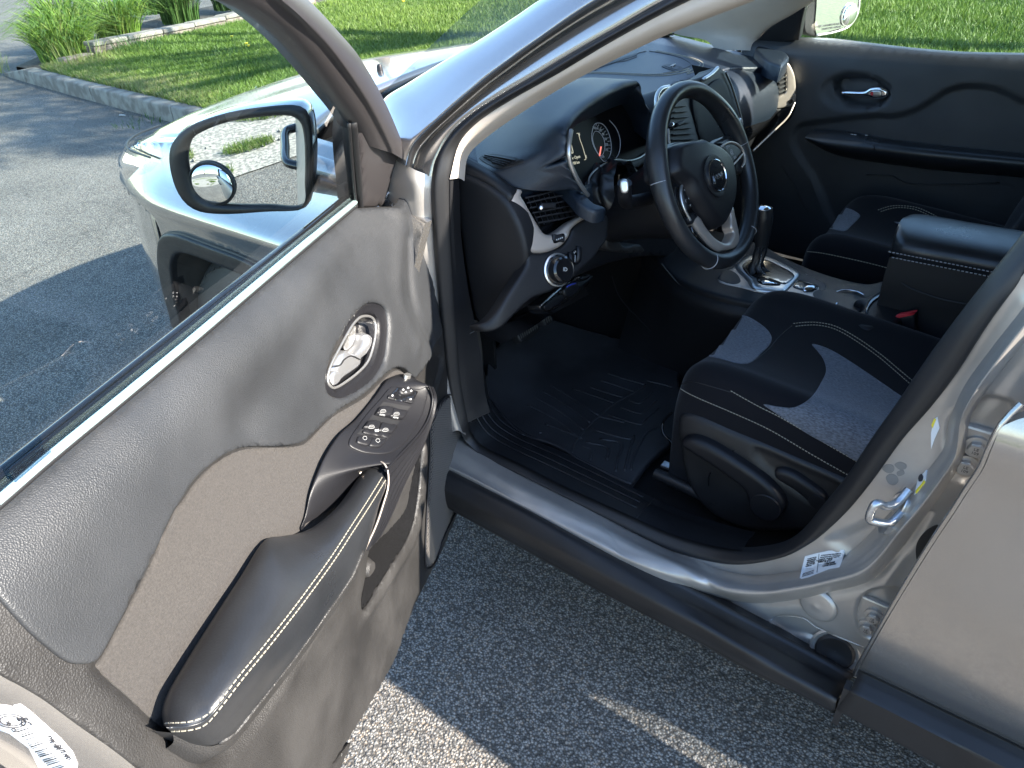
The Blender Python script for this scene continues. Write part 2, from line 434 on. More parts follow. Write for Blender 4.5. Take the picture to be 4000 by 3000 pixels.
M = dict(
 paint=paint('silver_paint', (.385, .37, .352)),
 paint2=mat('inner_body_paint', (.40, .375, .345), .36, metal=.55, coat=.35, coatr=.25, rvar=.06, var=.08, vscale=20),
 clad=mat('cladding_plastic', (.015, .0145, .015), .42, spec=.4, bump=.25, bscale=700, rvar=.1, var=.2, vscale=12),
 rubber=mat('rubber_seal', (.012, .012, .013), .5, bump=.1, bscale=300),
 black=mat('black_plastic', (.0095, .0095, .0112), .42, spec=.35, bump=.25, bscale=900),
 gloss=mat('gloss_black', (.008, .008, .009), .12, coat=.6),
 dash=mat('dash_skin', (.008, .014, .023), .42, spec=.6, bump=.5, bscale=650, bdist=.0008, kind='vor', var=.12, vscale=8),  # black skin; the blue of the reflected sky is put into its colour
 dash2=mat('dash_plastic', (.009, .0094, .011), .5, spec=.35, bump=.3, bscale=700),
 leatherette=mat('door_leatherette', (.027, .0285, .031), .42, bump=.55, bscale=640, bdist=.0008, kind='vor', rvar=.10, var=.18, vscale=6),
 leather=mat('black_leather', (.017, .018, .020), .33, bump=.3, bscale=380, bdist=.0006, rvar=.08, var=.2, vscale=10),
 fabric=mat('door_cloth', (.033, .0295, .027), .9, bump=.8, bscale=900, sheen=.1, var=.28, vscale=420),
 hard=mat('door_hard_plastic', (.0225, .0215, .021), .5, bump=.7, bscale=520, bdist=.0009, kind='vor', rvar=.1, var=.25, vscale=9),
 greycloth=mat('grey_seat_cloth', (.112, .120, .138), .9, bump=.5, bscale=700, sheen=.3, var=.45, vscale=170, stretch=(1, 2.5, 2.5)),
 seatblk=mat('black_seat_cloth', (.006, .006, .008), .9, spec=.2, bump=.4, bscale=800, sheen=.12),
 bronze=mat('bronze_trim', (.50, .43, .37), .38, metal=.6, bump=.05, bscale=900),
 satin=mat('satin_silver', (.55, .54, .52), .28, metal=.85),
 chrome=mat('chrome', (.80, .80, .82), .14, metal=1),
 steel=mat('zinc_steel', (.52, .54, .56), .3, metal=.9, var=.2, vscale=60, rvar=.1),
 beige=mat('beige_trim', (.52, .46, .40), .75, bump=.3, bscale=500, var=.06, vscale=12),
 carpet=mat('black_carpet', (.0115, .0115, .0125), .95, spec=.2, bump=.9, bscale=900, bdist=.003, var=.4, vscale=300),
 mat=mat('floor_mat_rubber', (.026, .026, .028), .5, spec=.4, bump=.5, bscale=300, bdist=.001, rvar=.12, var=.35, vscale=7),
 tread=mat('tyre_rubber', (.060, .057, .052), .7, bump=.3, bscale=200, var=.3, vscale=8),
 rim=mat('alloy', (.30, .30, .30), .35, metal=.8),
 white=mat('white_print', (.42, .42, .41), .6), sticker=mat('white_sticker', (.72, .73, .74), .45), ink=mat('black_ink', (.03, .03, .035), .6),
 red=mat('red_plastic', (.55, .03, .04), .4), redlit=mat('needle', (.7, .12, .08), .4, emit=(1, .25, .2), estr=.25),
 disp=mat('display_lit', (.3, .3, .26), .4, emit=(.9, .85, .6), estr=.10), pic=mat('gauge_print', (.5, .5, .52), .5),
 thread=mat('cream_thread', (.34, .31, .24), .7), thread2=mat('grey_thread', (.35, .35, .36), .7),
 glass=glassmat('window_glass', (.80, .90, .88)), tint=glassmat('tinted_glass', (.30, .32, .33)), wglass=glassmat('windscreen_glass', (.86, .92, .90)),
 mirror=mat('mirror_glass', (.92, .93, .93), .0, metal=1), screen=mat('screen_glass', (.006, .006, .007), .4, spec=.08), meshp=mat('speaker_mesh_plastic', (.15, .14, .13), .4),
 lens=glassmat('lamp_lens', (.85, .88, .9)),
 yellow=mat('yellow_print', (.75, .62, .05), .5),
)
# ------------------------------------------------------------ ground
def asphalt():
    m, nt, b = nodes('asphalt'); N = nt.nodes; L = nt.links
    tc = N.new('ShaderNodeTexCoord')
    v = N.new('ShaderNodeTexVoronoi'); v.inputs['Scale'].default_value = 185; v.inputs['Randomness'].default_value = 1; L.new(tc.outputs['Object'], v.inputs['Vector'])
    v2 = N.new('ShaderNodeTexVoronoi'); v2.inputs['Scale'].default_value = 420; L.new(tc.outputs['Object'], v2.inputs['Vector'])
    hs = N.new('ShaderNodeSeparateColor'); L.new(v.outputs['Color'], hs.inputs[0])
    r = N.new('ShaderNodeValToRGB'); e = r.color_ramp; e.elements[0].color = (.11, .105, .10, 1); e.elements[1].color = (.38, .355, .32, 1); e.elements[0].position = 0
    for p, c in ((.35, (.17, .165, .155, 1)), (.6, (.24, .23, .21, 1)), (.8, (.29, .275, .25, 1)), (.93, (.31, .25, .19, 1))):
        q = e.elements.new(p); q.color = c
    L.new(hs.outputs[0], r.inputs[0])
    d = N.new('ShaderNodeValToRGB'); d.color_ramp.elements[0].position = .30; d.color_ramp.elements[1].position = .62; d.color_ramp.elements[0].color = (1, 1, 1, 1); d.color_ramp.elements[1].color = (.30, .29, .28, 1)
    L.new(v.outputs['Distance'], d.inputs[0])
    mx = N.new('ShaderNodeMixRGB'); mx.blend_type = 'MULTIPLY'; mx.inputs[0].default_value = 1; L.new(r.outputs[0], mx.inputs[1]); L.new(d.outputs[0], mx.inputs[2])
    n = N.new('ShaderNodeTexNoise'); n.inputs['Scale'].default_value = 1.6; n.inputs['Detail'].default_value = 6; L.new(tc.outputs['Object'], n.inputs['Vector'])
    nr = N.new('ShaderNodeMapRange'); nr.inputs[1].default_value = .3; nr.inputs[2].default_value = .7; nr.inputs[3].default_value = .8; nr.inputs[4].default_value = 1.25; L.new(n.outputs[0], nr.inputs[0])
    m2 = N.new('ShaderNodeMixRGB'); m2.blend_type = 'MULTIPLY'; m2.inputs[0].default_value = 1; L.new(mx.outputs[0], m2.inputs[1]); L.new(nr.outputs[0], m2.inputs[2])
    # a few cracks
    vc = N.new('ShaderNodeTexVoronoi'); vc.feature = 'DISTANCE_TO_EDGE'; vc.inputs['Scale'].default_value = .55
    nz = N.new('ShaderNodeTexNoise'); nz.inputs['Scale'].default_value = 3; nz.inputs['Detail'].default_value = 5; L.new(tc.outputs['Object'], nz.inputs['Vector'])
    ad = N.new('ShaderNodeMixRGB'); ad.blend_type = 'ADD'; ad.inputs[0].default_value = .5; L.new(tc.outputs['Object'], ad.inputs[1]); L.new(nz.outputs['Color'], ad.inputs[2]); L.new(ad.outputs[0], vc.inputs['Vector'])
    cr_ = N.new('ShaderNodeValToRGB'); cr_.color_ramp.elements[0].position = .0015; cr_.color_ramp.elements[1].position = .006; cr_.color_ramp.elements[0].color = (.72, .72, .72, 1); L.new(vc.outputs['Distance'], cr_.inputs[0])
    m3 = N.new('ShaderNodeMixRGB'); m3.blend_type = 'MULTIPLY'; m3.inputs[0].default_value = 1; L.new(m2.outputs[0], m3.inputs[1]); L.new(cr_.outputs[0], m3.inputs[2]); L.new(m3.outputs[0], b.inputs['Base Color'])
    b.inputs['Roughness'].default_value = .85
    bp = N.new('ShaderNodeBump'); bp.invert = True; bp.inputs['Strength'].default_value = .9; bp.inputs['Distance'].default_value = .004; L.new(v.outputs['Distance'], bp.inputs['Height'])
    b2 = N.new('ShaderNodeBump'); b2.invert = True; b2.inputs['Strength'].default_value = .5; b2.inputs['Distance'].default_value = .002; L.new(v2.outputs['Distance'], b2.inputs['Height']); L.new(bp.outputs[0], b2.inputs['Normal']); L.new(b2.outputs[0], b.inputs['Normal'])
    return m
def twotone(name, a, c, scale, rough=.9, bump=.5, bs=60, pos=(.4, .6)):
    m, nt, b = nodes(name); N = nt.nodes; L = nt.links; tc = N.new('ShaderNodeTexCoord')
    n = N.new('ShaderNodeTexNoise'); n.inputs['Scale'].default_value = scale; n.inputs['Detail'].default_value = 8; L.new(tc.outputs['Object'], n.inputs['Vector'])
    r = N.new('ShaderNodeValToRGB'); r.color_ramp.elements[0].color = col(a); r.color_ramp.elements[1].color = col(c); r.color_ramp.elements[0].position = pos[0]; r.color_ramp.elements[1].position = pos[1]
    L.new(n.outputs[0], r.inputs[0]); L.new(r.outputs[0], b.inputs['Base Color']); b.inputs['Roughness'].default_value = rough
    t = N.new('ShaderNodeTexNoise'); t.inputs['Scale'].default_value = bs; t.inputs['Detail'].default_value = 4; L.new(tc.outputs['Object'], t.inputs['Vector'])
    bp = N.new('ShaderNodeBump'); bp.inputs['Strength'].default_value = bump; bp.inputs['Distance'].default_value = .006; L.new(t.outputs[0], bp.inputs['Height']); L.new(bp.outputs[0], b.inputs['Normal'])
    return m
M['asphalt'] = asphalt()
M['concrete'] = twotone('curb_concrete', (.16, .14, .12), (.27, .25, .215), 9, bump=.6, bs=130)
M['brown_block'] = twotone('edging_block', (.13, .10, .085), (.24, .20, .17), 12, bump=.6, bs=90)
M['soil'] = twotone('lawn_soil', (.035, .06, .012), (.07, .11, .025), 25)
M['gravelmat'] = twotone('gravel', (.17, .16, .14), (.36, .33, .29), 45, bump=1, bs=80)
def curb_y(x): return -1.44-.012*x-.0052*x*x
def plane_obj(name, x0, x1, y0, y1, z, m, nx=2, ny=2):
    X, Y = np.meshgrid(np.linspace(x0, x1, nx), np.linspace(y0, y1, ny)); G = np.stack([X, Y, np.full_like(X, z)], 2)
    return grid_mesh(name, G, m, None)
g = plane_obj('ground', -300, 300, -300, 300, 0, M['asphalt']); g['kind'] = 'structure'
# gravel shoulder out beyond the driver's side, seen in the door mirror
gs = grid_mesh('gravel_shoulder', np.array([[(x, 3.98+.06*math.sin(x*1.7)+(.0 if k == 0 else 5), .006) for x in np.linspace(-8, 6, 30)] for k in (0, 1)]), M['gravelmat'], None); gs['kind'] = 'structure'
# lawn
def lawn_z(x, y):
    d = np.maximum(0, curb_y(x)-.14-y); return .125+.05*np.minimum(d, 1.2)+.035*np.maximum(0, d-1.2)+.02*np.sin(x*1.3)*np.sin(y*.9)*np.minimum(d, 1)
rows = []
for d in (0, .25, .6, 1, 1.6, 2.4, 3.4, 5, 7, 10, 15, 25, 60):
    rows.append([(x, curb_y(x)-.15-d, lawn_z(np.array(x), np.array(curb_y(x)-.15-d))) for x in np.r_[-45, -30, -18, -11, np.linspace(-7, 7.78, 40)]])
lw = grid_mesh('lawn', np.array(rows, float), M['soil'], None, flip=True); lw['kind'] = 'structure'
def grassmat(name, a, c, d):
    m, nt, b = nodes(name); N = nt.nodes; L = nt.links
    at = N.new('ShaderNodeAttribute'); at.attribute_name = 'tone'; r = N.new('ShaderNodeValToRGB'); r.color_ramp.elements[0].color = col(a); r.color_ramp.elements[1].color = col(d)
    q = r.color_ramp.elements.new(.5); q.color = col(c); L.new(at.outputs['Fac'], r.inputs[0]); L.new(r.outputs[0], b.inputs['Base Color']); b.inputs['Roughness'].default_value = .55
    tr = N.new('ShaderNodeBsdfTranslucent'); L.new(r.outputs[0], tr.inputs[0]); mx = N.new('ShaderNodeMixShader'); mx.inputs[0].default_value = .3
    o = nt.nodes['Material Output']; L.new(b.outputs[0], mx.inputs[1]); L.new(tr.outputs[0], mx.inputs[2]); L.new(mx.outputs[0], o.inputs[0])
    return m
M['grass'] = grassmat('grass_blade', (.060, .120, .016), (.14, .22, .034), (.30, .28, .13))
M['lily'] = grassmat('lily_leaf', (.06, .13, .015), (.16, .27, .035), (.30, .30, .10))
M['darklily'] = grassmat('dark_leaf', (.03, .07, .015), (.06, .13, .025), (.12, .16, .05))
def blades(name, B, H, W, lean, tone, m, parent=None, seg=2):
    """B base points, H heights, W widths, lean vectors (xy); one tapering blade each"""
    n = len(B); a = rng.uniform(0, 2*np.pi, n); s = np.stack([np.cos(a), np.sin(a), np.zeros(n)], 1)*W[:, None]/2
    up = np.array([0, 0, 1.]); ln = np.c_[lean, np.zeros(n)]
    if seg == 2:
        mid = B+up*H[:, None]*.6+ln*.35; tip = B+up*H[:, None]+ln
        V = np.stack([B-s, B+s, mid+s*.8, mid-s*.8, tip], 1).reshape(-1, 3); k = np.arange(n)*5
        T = np.concatenate([np.stack([k, k+1, k+2], 1), np.stack([k, k+2, k+3], 1), np.stack([k+3, k+2, k+4], 1)]); per = 5
    else:
        ts = np.linspace(0, 1, seg+1); L = []
        for t in ts:
            c = B+up*(H*(1.9*t-1.15*t**2.4))[:, None]+ln*(t**1.7); w = s*(1-.75*t**2)
            L += [c-w, c+w]
        V = np.stack(L, 1).reshape(-1, 3); per = 2*(seg+1); k = np.arange(n)*per; Q = []
        for i in range(seg): Q += [np.stack([k+2*i, k+2*i+1, k+2*i+3], 1), np.stack([k+2*i, k+2*i+3, k+2*i+2], 1)]
        T = np.concatenate(Q)
    me = bpy.data.meshes.new(name); me.vertices.add(len(V)); me.vertices.foreach_set('co', V.ravel())
    me.loops.add(T.size); me.loops.foreach_set('vertex_index', T.ravel().astype(np.int32)); me.polygons.add(len(T))
    me.polygons.foreach_set('loop_start', np.arange(0, T.size, 3, dtype=np.int32)); me.update(calc_edges=True)
    at = me.attributes.new('tone', 'FLOAT', 'POINT'); at.data.foreach_set('value', np.repeat(tone, per).astype(np.float32))
    o = link(name, me, m, parent); return o
def noise2(x, y):
    return (np.sin(x*1.7+1.3*np.sin(y*1.1))+np.sin(y*2.3+x*.7+2)+np.sin(x*4.1-y*3.3+1)*.6+np.sin(x*9.1+y*7.7)*.4)/3
def in_view(B, mg=120):
    v = B-CAM; z = v @ VD; px = 2000+FPX*(v @ VR)/z; py = 1500-FPX*(v @ VU)/z
    return (z > .2) & (px > -mg) & (px < 4000+mg) & (py > -mg-200) & (py < 3000+mg)
N0 = 900000
bx = rng.uniform(-7, 7.75, N0); by = curb_y(bx)-.12-11.5*rng.uniform(0, 1, N0)**1.25
B = np.stack([bx, by, lawn_z(bx, by)-.004], 1); B = B[in_view(B)]
v = B-CAM; z = v @ VD; PXs = 2000+FPX*(v @ VR)/z; PYs = 1500-FPX*(v @ VU)/z
vis = ((PYs < 560) & (PXs < 2300)) | ((PXs > 2300) & (PYs < 260)); B = B[vis]
if len(B) > 300000: B = B[rng.permutation(len(B))[:300000]]
d = curb_y(B[:, 0])-.14-B[:, 1]; nz = noise2(B[:, 0]*1.5, B[:, 1]*1.5); dry = np.clip(1-d/1.0+.35*nz, 0, 1)*(B[:, 0] > 1)
far = np.linalg.norm(B-CAM, axis=1)
H = (.045+.025*rng.random(len(B)))*(1+.45*nz)*(1-.35*dry)+.004*far; W = .0030+.0009*far*rng.uniform(.7, 1.3, len(B))
tone = np.clip(.22+.20*nz+.55*dry*rng.uniform(.4, 1.2, len(B))+rng.normal(0, .13, len(B)), 0, 1)
gr = blades('grass', B, H, W, rng.normal(0, .028, (len(B), 2)), tone, M['grass']); gr['kind'] = 'stuff'
# short grass patches in the gravel shoulder
bp_ = []
for cx, cy_, rx, ry, n in ((-1.85, 5.0, .34, .38, 5200), (-1.12, 4.42, .10, .10, 500), (-1.50, 4.28, .16, .07, 700), (-1.25, 4.02, .05, .04, 120), (-2.2, 5.9, .9, .35, 5000), (.3, 4.7, .55, .25, 3500), (-.9, 7.6, 2.8, .8, 9000), (1.7, 6.2, .8, .4, 3500), (-4, 4.6, .8, .4, 3000)):
    a = rng.uniform(0, 6.283, n); r = np.sqrt(rng.random(n)); bp_.append(np.stack([cx+rx*r*np.cos(a), cy_+ry*r*np.sin(a), np.full(n, .004)], 1))
bp_ = np.concatenate(bp_); n = len(bp_)
s_ = blades('roadside_grass', bp_, rng.uniform(.02, .05, n), np.full(n, .004), rng.normal(0, .025, (n, 2)), np.clip(rng.normal(.45, .2, n), 0, 1), M['grass']); s_['kind'] = 'stuff'
# loose stones of the shoulder
mb = MB()
for i in range(420):
    x, y = random.uniform(-3.5, 1), random.uniform(4.0, 6.5); s = random.uniform(.006, .02); c = Vector((x, y, .006+s*.3))
    Vs = [c+Vector((random.uniform(.6, 1)*s*a, random.uniform(.6, 1)*s*b_, random.uniform(.5, .8)*s*d_)) for a, b_, d_ in ((1, 0, 0), (-1, 0, 0), (0, 1, 0), (0, -1, 0), (0, 0, 1), (0, 0, -1))]
    mb.add(Vs, [(0, 2, 4), (2, 1, 4), (1, 3, 4), (3, 0, 4), (2, 0, 5), (1, 2, 5), (3, 1, 5), (0, 3, 5)])
mb.build('loose_stones', M['gravelmat'], None, kind='stuff')
# dandelions
for k, (px, py) in enumerate(((905, 142), (962, 170), (970, 178), (1575, 5))):
    p = P(px, py, z=.42)
    t = thing('dandelion', ['yellow dandelion flower nearest the daylilies in the lawn', 'left one of two dandelion heads close together in the lawn', 'right one of two dandelion heads close together in the lawn', 'lone yellow dandelion high on the lawn beside the windscreen pillar'][k], 'flower', (p[0], p[1], .2))
    lathe('flower_head', p, (0, 0, 1), [(.002, -.01), (.017, 0), (.019, .005), (.012, .010), (.001, .012)], M['yellow'], t, 10)
    tube('stem', [(p[0], p[1], .2), (p[0]+.01, p[1], .3), tuple(p)], .003, M['lily'], t, 5)

# curb: separate cast stones with joints
curb = thing('concrete_curb', 'weathered grey concrete curb along the lawn, in cast lengths', 'curb', (4.7, -1.6, 0))
joints = [8.75, 8.02, 6.28, 4.70, 3.1, 1.4, -.3, -2.0, -3.7, -5.4, -7.0]
prof = [(.0, .0), (.0, .118), (.006, .132), (.02, .14), (.135, .142), (.14, .13), (.14, -.02)]
for a, b_ in zip(joints[:-1], joints[1:]):
    a2, b2 = a-.007, b_+.007; G = []
    for i, t in enumerate(np.linspace(0, 1, 10)):
        x = a2+(b2-a2)*t; k = 1.0
        if a == 8.75: k = .25+.75*t
        G.append([(x+.0, curb_y(x)-u+random.uniform(-.0012, .0012), w*k+(random.uniform(-.0012, .0012) if w > .05 else 0)) for u, w in prof])
    grid_mesh('curb_stone', np.array(G), M['concrete'], curb, closed_u=True, caps=True, sharp=40)
# garden edging
edge = thing('garden_edging', 'low edging of brown concrete blocks with grey caps between lawn and daylilies', 'edging', (7.8, -3, .1))
def eblock(x0, y0, x1, y1, w, z0, z1, name='block', m='brown_block'):
    a = np.array([x0, y0, 0]); b = np.array([x1, y1, 0]); t = (b-a)/np.linalg.norm(b-a); L = np.linalg.norm(b-a); s = np.array([-t[1], t[0], 0])
    box(name, (a+b)/2+np.array([0, 0, (z0+z1)/2]), (L-.012, w, z1-z0), M[m], edge, (t, s, (0, 0, 1)), bev=.012)
ex, ey = [7.62, 7.66, 7.72, 7.80, 7.9, 8.02, 8.18, 8.36, 8.6, 8.9], [-2.12, -2.5, -2.95, -3.45, -3.95, -4.5, -5.05, -5.6, -6.2, -6.8]
for i in range(9):
    z = lawn_z(np.array(ex[i]), np.array(ey[i])); z1 = max(z+.1, .30)+.0*i
    if i == 0: eblock(ex[i], ey[i], ex[i+1], ey[i+1], .16, 0, .24)
    else:
        eblock(ex[i], ey[i], ex[i+1], ey[i+1], .16, 0, z1); eblock(ex[i], ey[i], ex[i+1], ey[i+1], .20, z1+.002, z1+.05, 'cap_stone', 'concrete')
# garden soil bed behind the edging
M['bedsoil'] = twotone('bed_soil', (.03, .024, .018), (.07, .055, .04), 20)
G = np.array([[(7.8+(x1-7.8)*t, y, .12+.04*min(1, (-1.95-y)/1.0) if t < .95 else .0) for t in (0, .3, .6, .9, 1)] for y, x1 in ((-1.98, 8.5), (-2.6, 9.1), (-4, 10.2), (-6, 11.4), (-9, 12.5), (-14, 14))])
s_ = grid_mesh('garden_bed', G, M['bedsoil'], None, flip=True); s_['kind'] = 'structure'
def clump(x, y, z, n, h, spread, m, label, w=.014, nm='daylily_clump', tmean=.45):
    t = thing(nm, label, 'plant', (x, y, z), None)
    a = rng.uniform(0, 6.283, n); r = .16*np.sqrt(rng.random(n)); B = np.stack([x+r*np.cos(a)*1.6, y+r*np.sin(a)*1.6, np.full(n, z)], 1)
    a2 = a+rng.normal(0, .5, n); sp = spread*rng.uniform(.25, 1.1, n)
    blades('leaves', B, h*rng.uniform(.6, 1.1, n), np.full(n, w)*rng.uniform(.7, 1.2, n), np.stack([np.cos(a2)*sp, np.sin(a2)*sp], 1), np.clip(rng.normal(tmean, .2, n), 0, 1), m, t, seg=6)
    return t
clump(8.15, -2.42, .14, 620, .50, .55, M['lily'], 'pale green daylily clump at the curb end of the garden bed')
clump(8.65, -2.75, .15, 560, .56, .52, M['lily'], 'yellow-green daylily clump second from the curb behind the brown blocks', tmean=.5)
clump(8.75, -3.45, .17, 560, .58, .5, M['lily'], 'bright daylily clump in the middle of the garden bed')
clump(9.6, -3.2, .17, 480, .6, .5, M['lily'], 'daylily clump at the back of the bed beside the side street', tmean=.4)
clump(9.3, -4.7, .2, 600, .62, .5, M['darklily'], 'dark green daylily clump behind the capped edging')
clump(9.8, -5.9, .22, 560, .62, .5, M['darklily'], 'dark green daylily clump farthest up the bed beside the lawn', tmean=.3)
clump(10.9, -5.2, .2, 420, .6, .5, M['darklily'], 'dark green daylily clump beyond the others near the broad-leaved plant', tmean=.35)
# broad-leaved plant at the top edge
h = thing('hosta_plant', 'broad-leaved plant with large smooth leaves at the far end of the bed', 'plant', (12.2, -5.7, .1))
M['hosta'] = mat('hosta_leaf', (.07, .15, .035), .45, var=.3, vscale=6, bump=.3, bscale=60)
for k in range(14):
    a = k*2.4; r = .25+.25*random.random(); c = Vector((12.2+r*math.cos(a), -5.7+r*math.sin(a), .28+.2*random.random()))
    d_ = Vector((math.cos(a), math.sin(a), -.25)).normalized(); s = Vector((-math.sin(a), math.cos(a), 0))
    G = [[tuple(c+d_*(t-.5)*.34+s*w*.12*math.sin(math.pi*min(.98, t*.93+.05))+Vector((0, 0, .03*math.sin(math.pi*t)-.05*t*t+.02*abs(w)))) for w in (-1, -.5, 0, .5, 1)] for t in np.linspace(0, 1, 7)]
    grid_mesh('leaf', np.array(G), M['hosta'], h)
    tube('stalk', [(12.2, -5.7, .1), tuple(c-d_*.1)], .008, M['lily'], h, 5, smooth=False)
# dry weeds at the edging and at the curb foot
for k, (x, y, z, n, hh, lab) in enumerate(((7.45, -2.28, .13, 60, .38, 'dry weed stalks in front of the brown blocks'), (7.35, -2.9, .15, 160, .25, 'leafy dark weeds against the edging on the lawn side'), (9.0, -1.85, .02, 90, .25, 'dry weed tuft at the end of the curb beside the side street'), (4.95, -1.44, .0, 40, .06, 'small green weed growing at the foot of the curb'))):
    clump(x, y, z, n, hh, hh*.7, M['darklily'] if k in (1, 3) else M['lily'], lab, w=.006, nm='weed', tmean=.8 if k in (0, 2) else .3)
p = P(482, 449, z=.012); t = thing('cigarette_end', 'small white cigarette end lying on the asphalt before the curb', 'litter', p); tube('paper', [p+np.array([-.03, 0, 0]), p+np.array([.03, .02, 0])], .006, M['white'], t, 8, smooth=False)
p = P(583, 476, z=.006); t = thing('dry_leaf', 'dry tan leaf lying at the foot of the curb', 'leaf', p)
grid_mesh('blade', np.array([[p+np.array([(i-2)*.02, (j-1)*.012*(1.2-abs(i-2)*.5), .004*abs(j-1)+.003*i]) for j in range(3)] for i in range(5)]), M['yellow'] if 0 else M['brown_block'], t)

# street tree whose crown dapples the road ahead of the car
M['bark'] = twotone('bark', (.05, .04, .03), (.13, .11, .09), 14, bump=1, bs=30)
M['leaf'] = grassmat('tree_leaf', (.03, .07, .015), (.06, .12, .02), (.10, .16, .04))
def tree(x, y, hgt, centres, nleaf, label, tr=.16):
    t = thing('street_tree', label, 'tree', (x, y, .1))
    tube('trunk', [(x, y, 0), (x+.1, y+.05, hgt*.4), (x+.3, y+.2, hgt*.75)], tr, M['bark'], t, 12, scale=[1.25, 1, .9, .7])
    mbp = []
    for i, (cx, cy_, cz, r) in enumerate(centres):
        tube('limb', [(x+.2, y+.15, hgt*.6), ((x+cx)/2, (y+cy_)/2, (hgt*.62+cz)/2+.3), (cx, cy_, cz)], tr*.35, M['bark'], t, 7, scale=[1, .7, .25])
        n = nleaf; d = rng.normal(0, 1, (n, 3)); d /= np.linalg.norm(d, axis=1)[:, None]; rr = r*rng.uniform(.3, 1, n)**.5*(1+.35*noise2(d[:, 0]*4+i, d[:, 1]*4))
        mbp.append(np.array([cx, cy_, cz])+d*rr[:, None]*np.array([1.15, 1.15, .75]))
    Bp = np.concatenate(mbp); n = len(Bp)
    o = blades('crown', Bp, rng.uniform(-.05, .07, n), rng.uniform(.05, .09, n), rng.normal(0, .09, (n, 2)), np.clip(rng.normal(.5, .25, n), 0, 1), M['leaf'], t)
    return t
tree(-3.2, -6.2, 7.5, [(-3.6, -3.6, 6.6, .9), (-2.1, -3.3, 6.2, .8), (-.6, -3.5, 6.9, .8), (-4.7, -4.2, 7.6, 1.0), (-2.6, -3.0, 5.2, .55), (-5.6, -3.1, 6.3, .6), (-4.4, -2.9, 5.7, .5), (.6, -4.1, 7.2, .7), (-3.0, -5.2, 8.2, 1.2), (-6.6, -2.6, 8.3, .7), (-5.2, -2.5, 7.9, .5), (-3.7, -2.7, 7.5, .5), (-4.6, -1.6, 6.4, .4), (-3.4, -1.4, 6.0, .3), (-5.6, -2.0, 6.6, .4), (-2.6, -1.9, 5.4, .28), (-5.0, -.9, 6.2, .3)], 620, 'leafy street tree on the lawn behind the car, its shade dappling the road')
# hedge and trees across the street, for the mirrors and the paint
for k, (x, y) in enumerate(((-14, 18), (-4, 19), (6, 18), (-25, 15), (16, 20))):
    tree(x, y, 6, [(x, y, 6.2, 3.2), (x+3, y, 4.0, 2.6), (x-3, y+.5, 4.2, 2.6)], 1500, ['round leafy tree across the street straight out from the driver door', 'leafy tree across the street behind the driver door', 'leafy tree across the street ahead of the car', 'leafy tree across the street far to the rear', 'leafy tree across the street far ahead'][k], .2)
for k, (x, y) in enumerate(((-3.2, -16), (-8.5, -15))):
    tree(x, y, 3, [(x, y, 1.8, 1.5), (x+1, y+.4, 1.3, 1.1)], 1500, ['round green shrub at the far side of the lawn', 'green shrub at the rear end of the lawn'][k], .08)

for k, (x, y, r) in enumerate(((24, -22, 4.2), (30, -12, 4.6), (34, -2, 4.4), (33, 9, 4.5), (27, -33, 4.4), (38, 20, 4.5))):
    tree(x, y, 7, [(x, y, 11.5, r*1.25), (x+3, y+2.5, 8, r), (x-3, y-2.5, 7.5, r), (x, y-3, 5, r*.9), (x, y+3.5, 4.5, r*.9)], 1500, ['large leafy tree beyond the side street past the garden', 'tall leafy tree farther on beyond the side street', 'tall tree straight ahead of the car far down the street', 'tall tree ahead on the far side of the street', 'large tree beyond the lawn far to the right of the garden', 'tall tree far ahead on the left of the street'][k], .3)
# ------------------------------------------------------------ the car: body
CAR = thing('parked_car', 'silver grey compact SUV parked at the curb with its driver door wide open', 'car', (-1.2, 0, 0))
def part(n): pass
def jy(z): return .86-.47*max(0.0, z-1.05) if z > 1.08 else .86-.47*.5*max(0, (z-1.02))**2/.06
def JB(px, py, off=0):
    y = .86
    for _ in range(12):
        p = P(px, py, y=y+off); y = .6*y+.4*jy(p[2])
    return P(px, py, y=y+off)
def J3(x, z, off=0, s=1): return np.array([x, s*(jy(z)+off), z])
def band(name, edges, m, offs, n=None, nu=14, sub=5, thick=.0, closed_v=False, parent=CAR, flip=False, extra=None, **k):
    """edges: lists of px stations (same count), one per line running along; offs: their depth offsets"""
    S = []
    for i in range(len(edges[0])):
        S.append([(JB(e[i][0], e[i][1], o) if not isinstance(e[i][0], str) else J3(e[i][1], e[i][2], o)) for e, o in zip(edges, offs)])
    return loft(name, S, m, parent, nu=nu, sub=sub, closed_v=closed_v, thick=thick, flip=flip, **k)
w = lambda x, z: ('w', x, z)
# off-frame run of the door opening: over the top and down the B-pillar
top_o = [w(-1.09, 1.405), w(-1.22, 1.475), w(-1.38, 1.50), w(-1.54, 1.49), w(-1.62, 1.44), w(-1.625, 1.30), w(-1.60, 1.18)]
top_i = [w(-1.09, 1.37), w(-1.22, 1.44), w(-1.38, 1.465), w(-1.53, 1.455), w(-1.58, 1.41), w(-1.585, 1.29), w(-1.565, 1.18)]
so_ = [(2604, 0), (2439, 95), (2218, 222), (2028, 335), (1870, 430), (1756, 538), (1705, 633), (1692, 720), (1697, 870), (1708, 1038), (1722, 1190), (1737, 1329), (1756, 1481), (1785, 1610), (1812, 1695), (1839, 1736), (1904, 1784), (2061, 1860), (2197, 1925), (2446, 2056), (2631, 2145), (2800, 2190), (2916, 2197), (3075, 2165), (3170, 2115), (3238, 2062), (3322, 1980), (3412, 1869), (3527, 1710), (3638, 1583), (3739, 1450), (3866, 1253), (4000, 1076)]
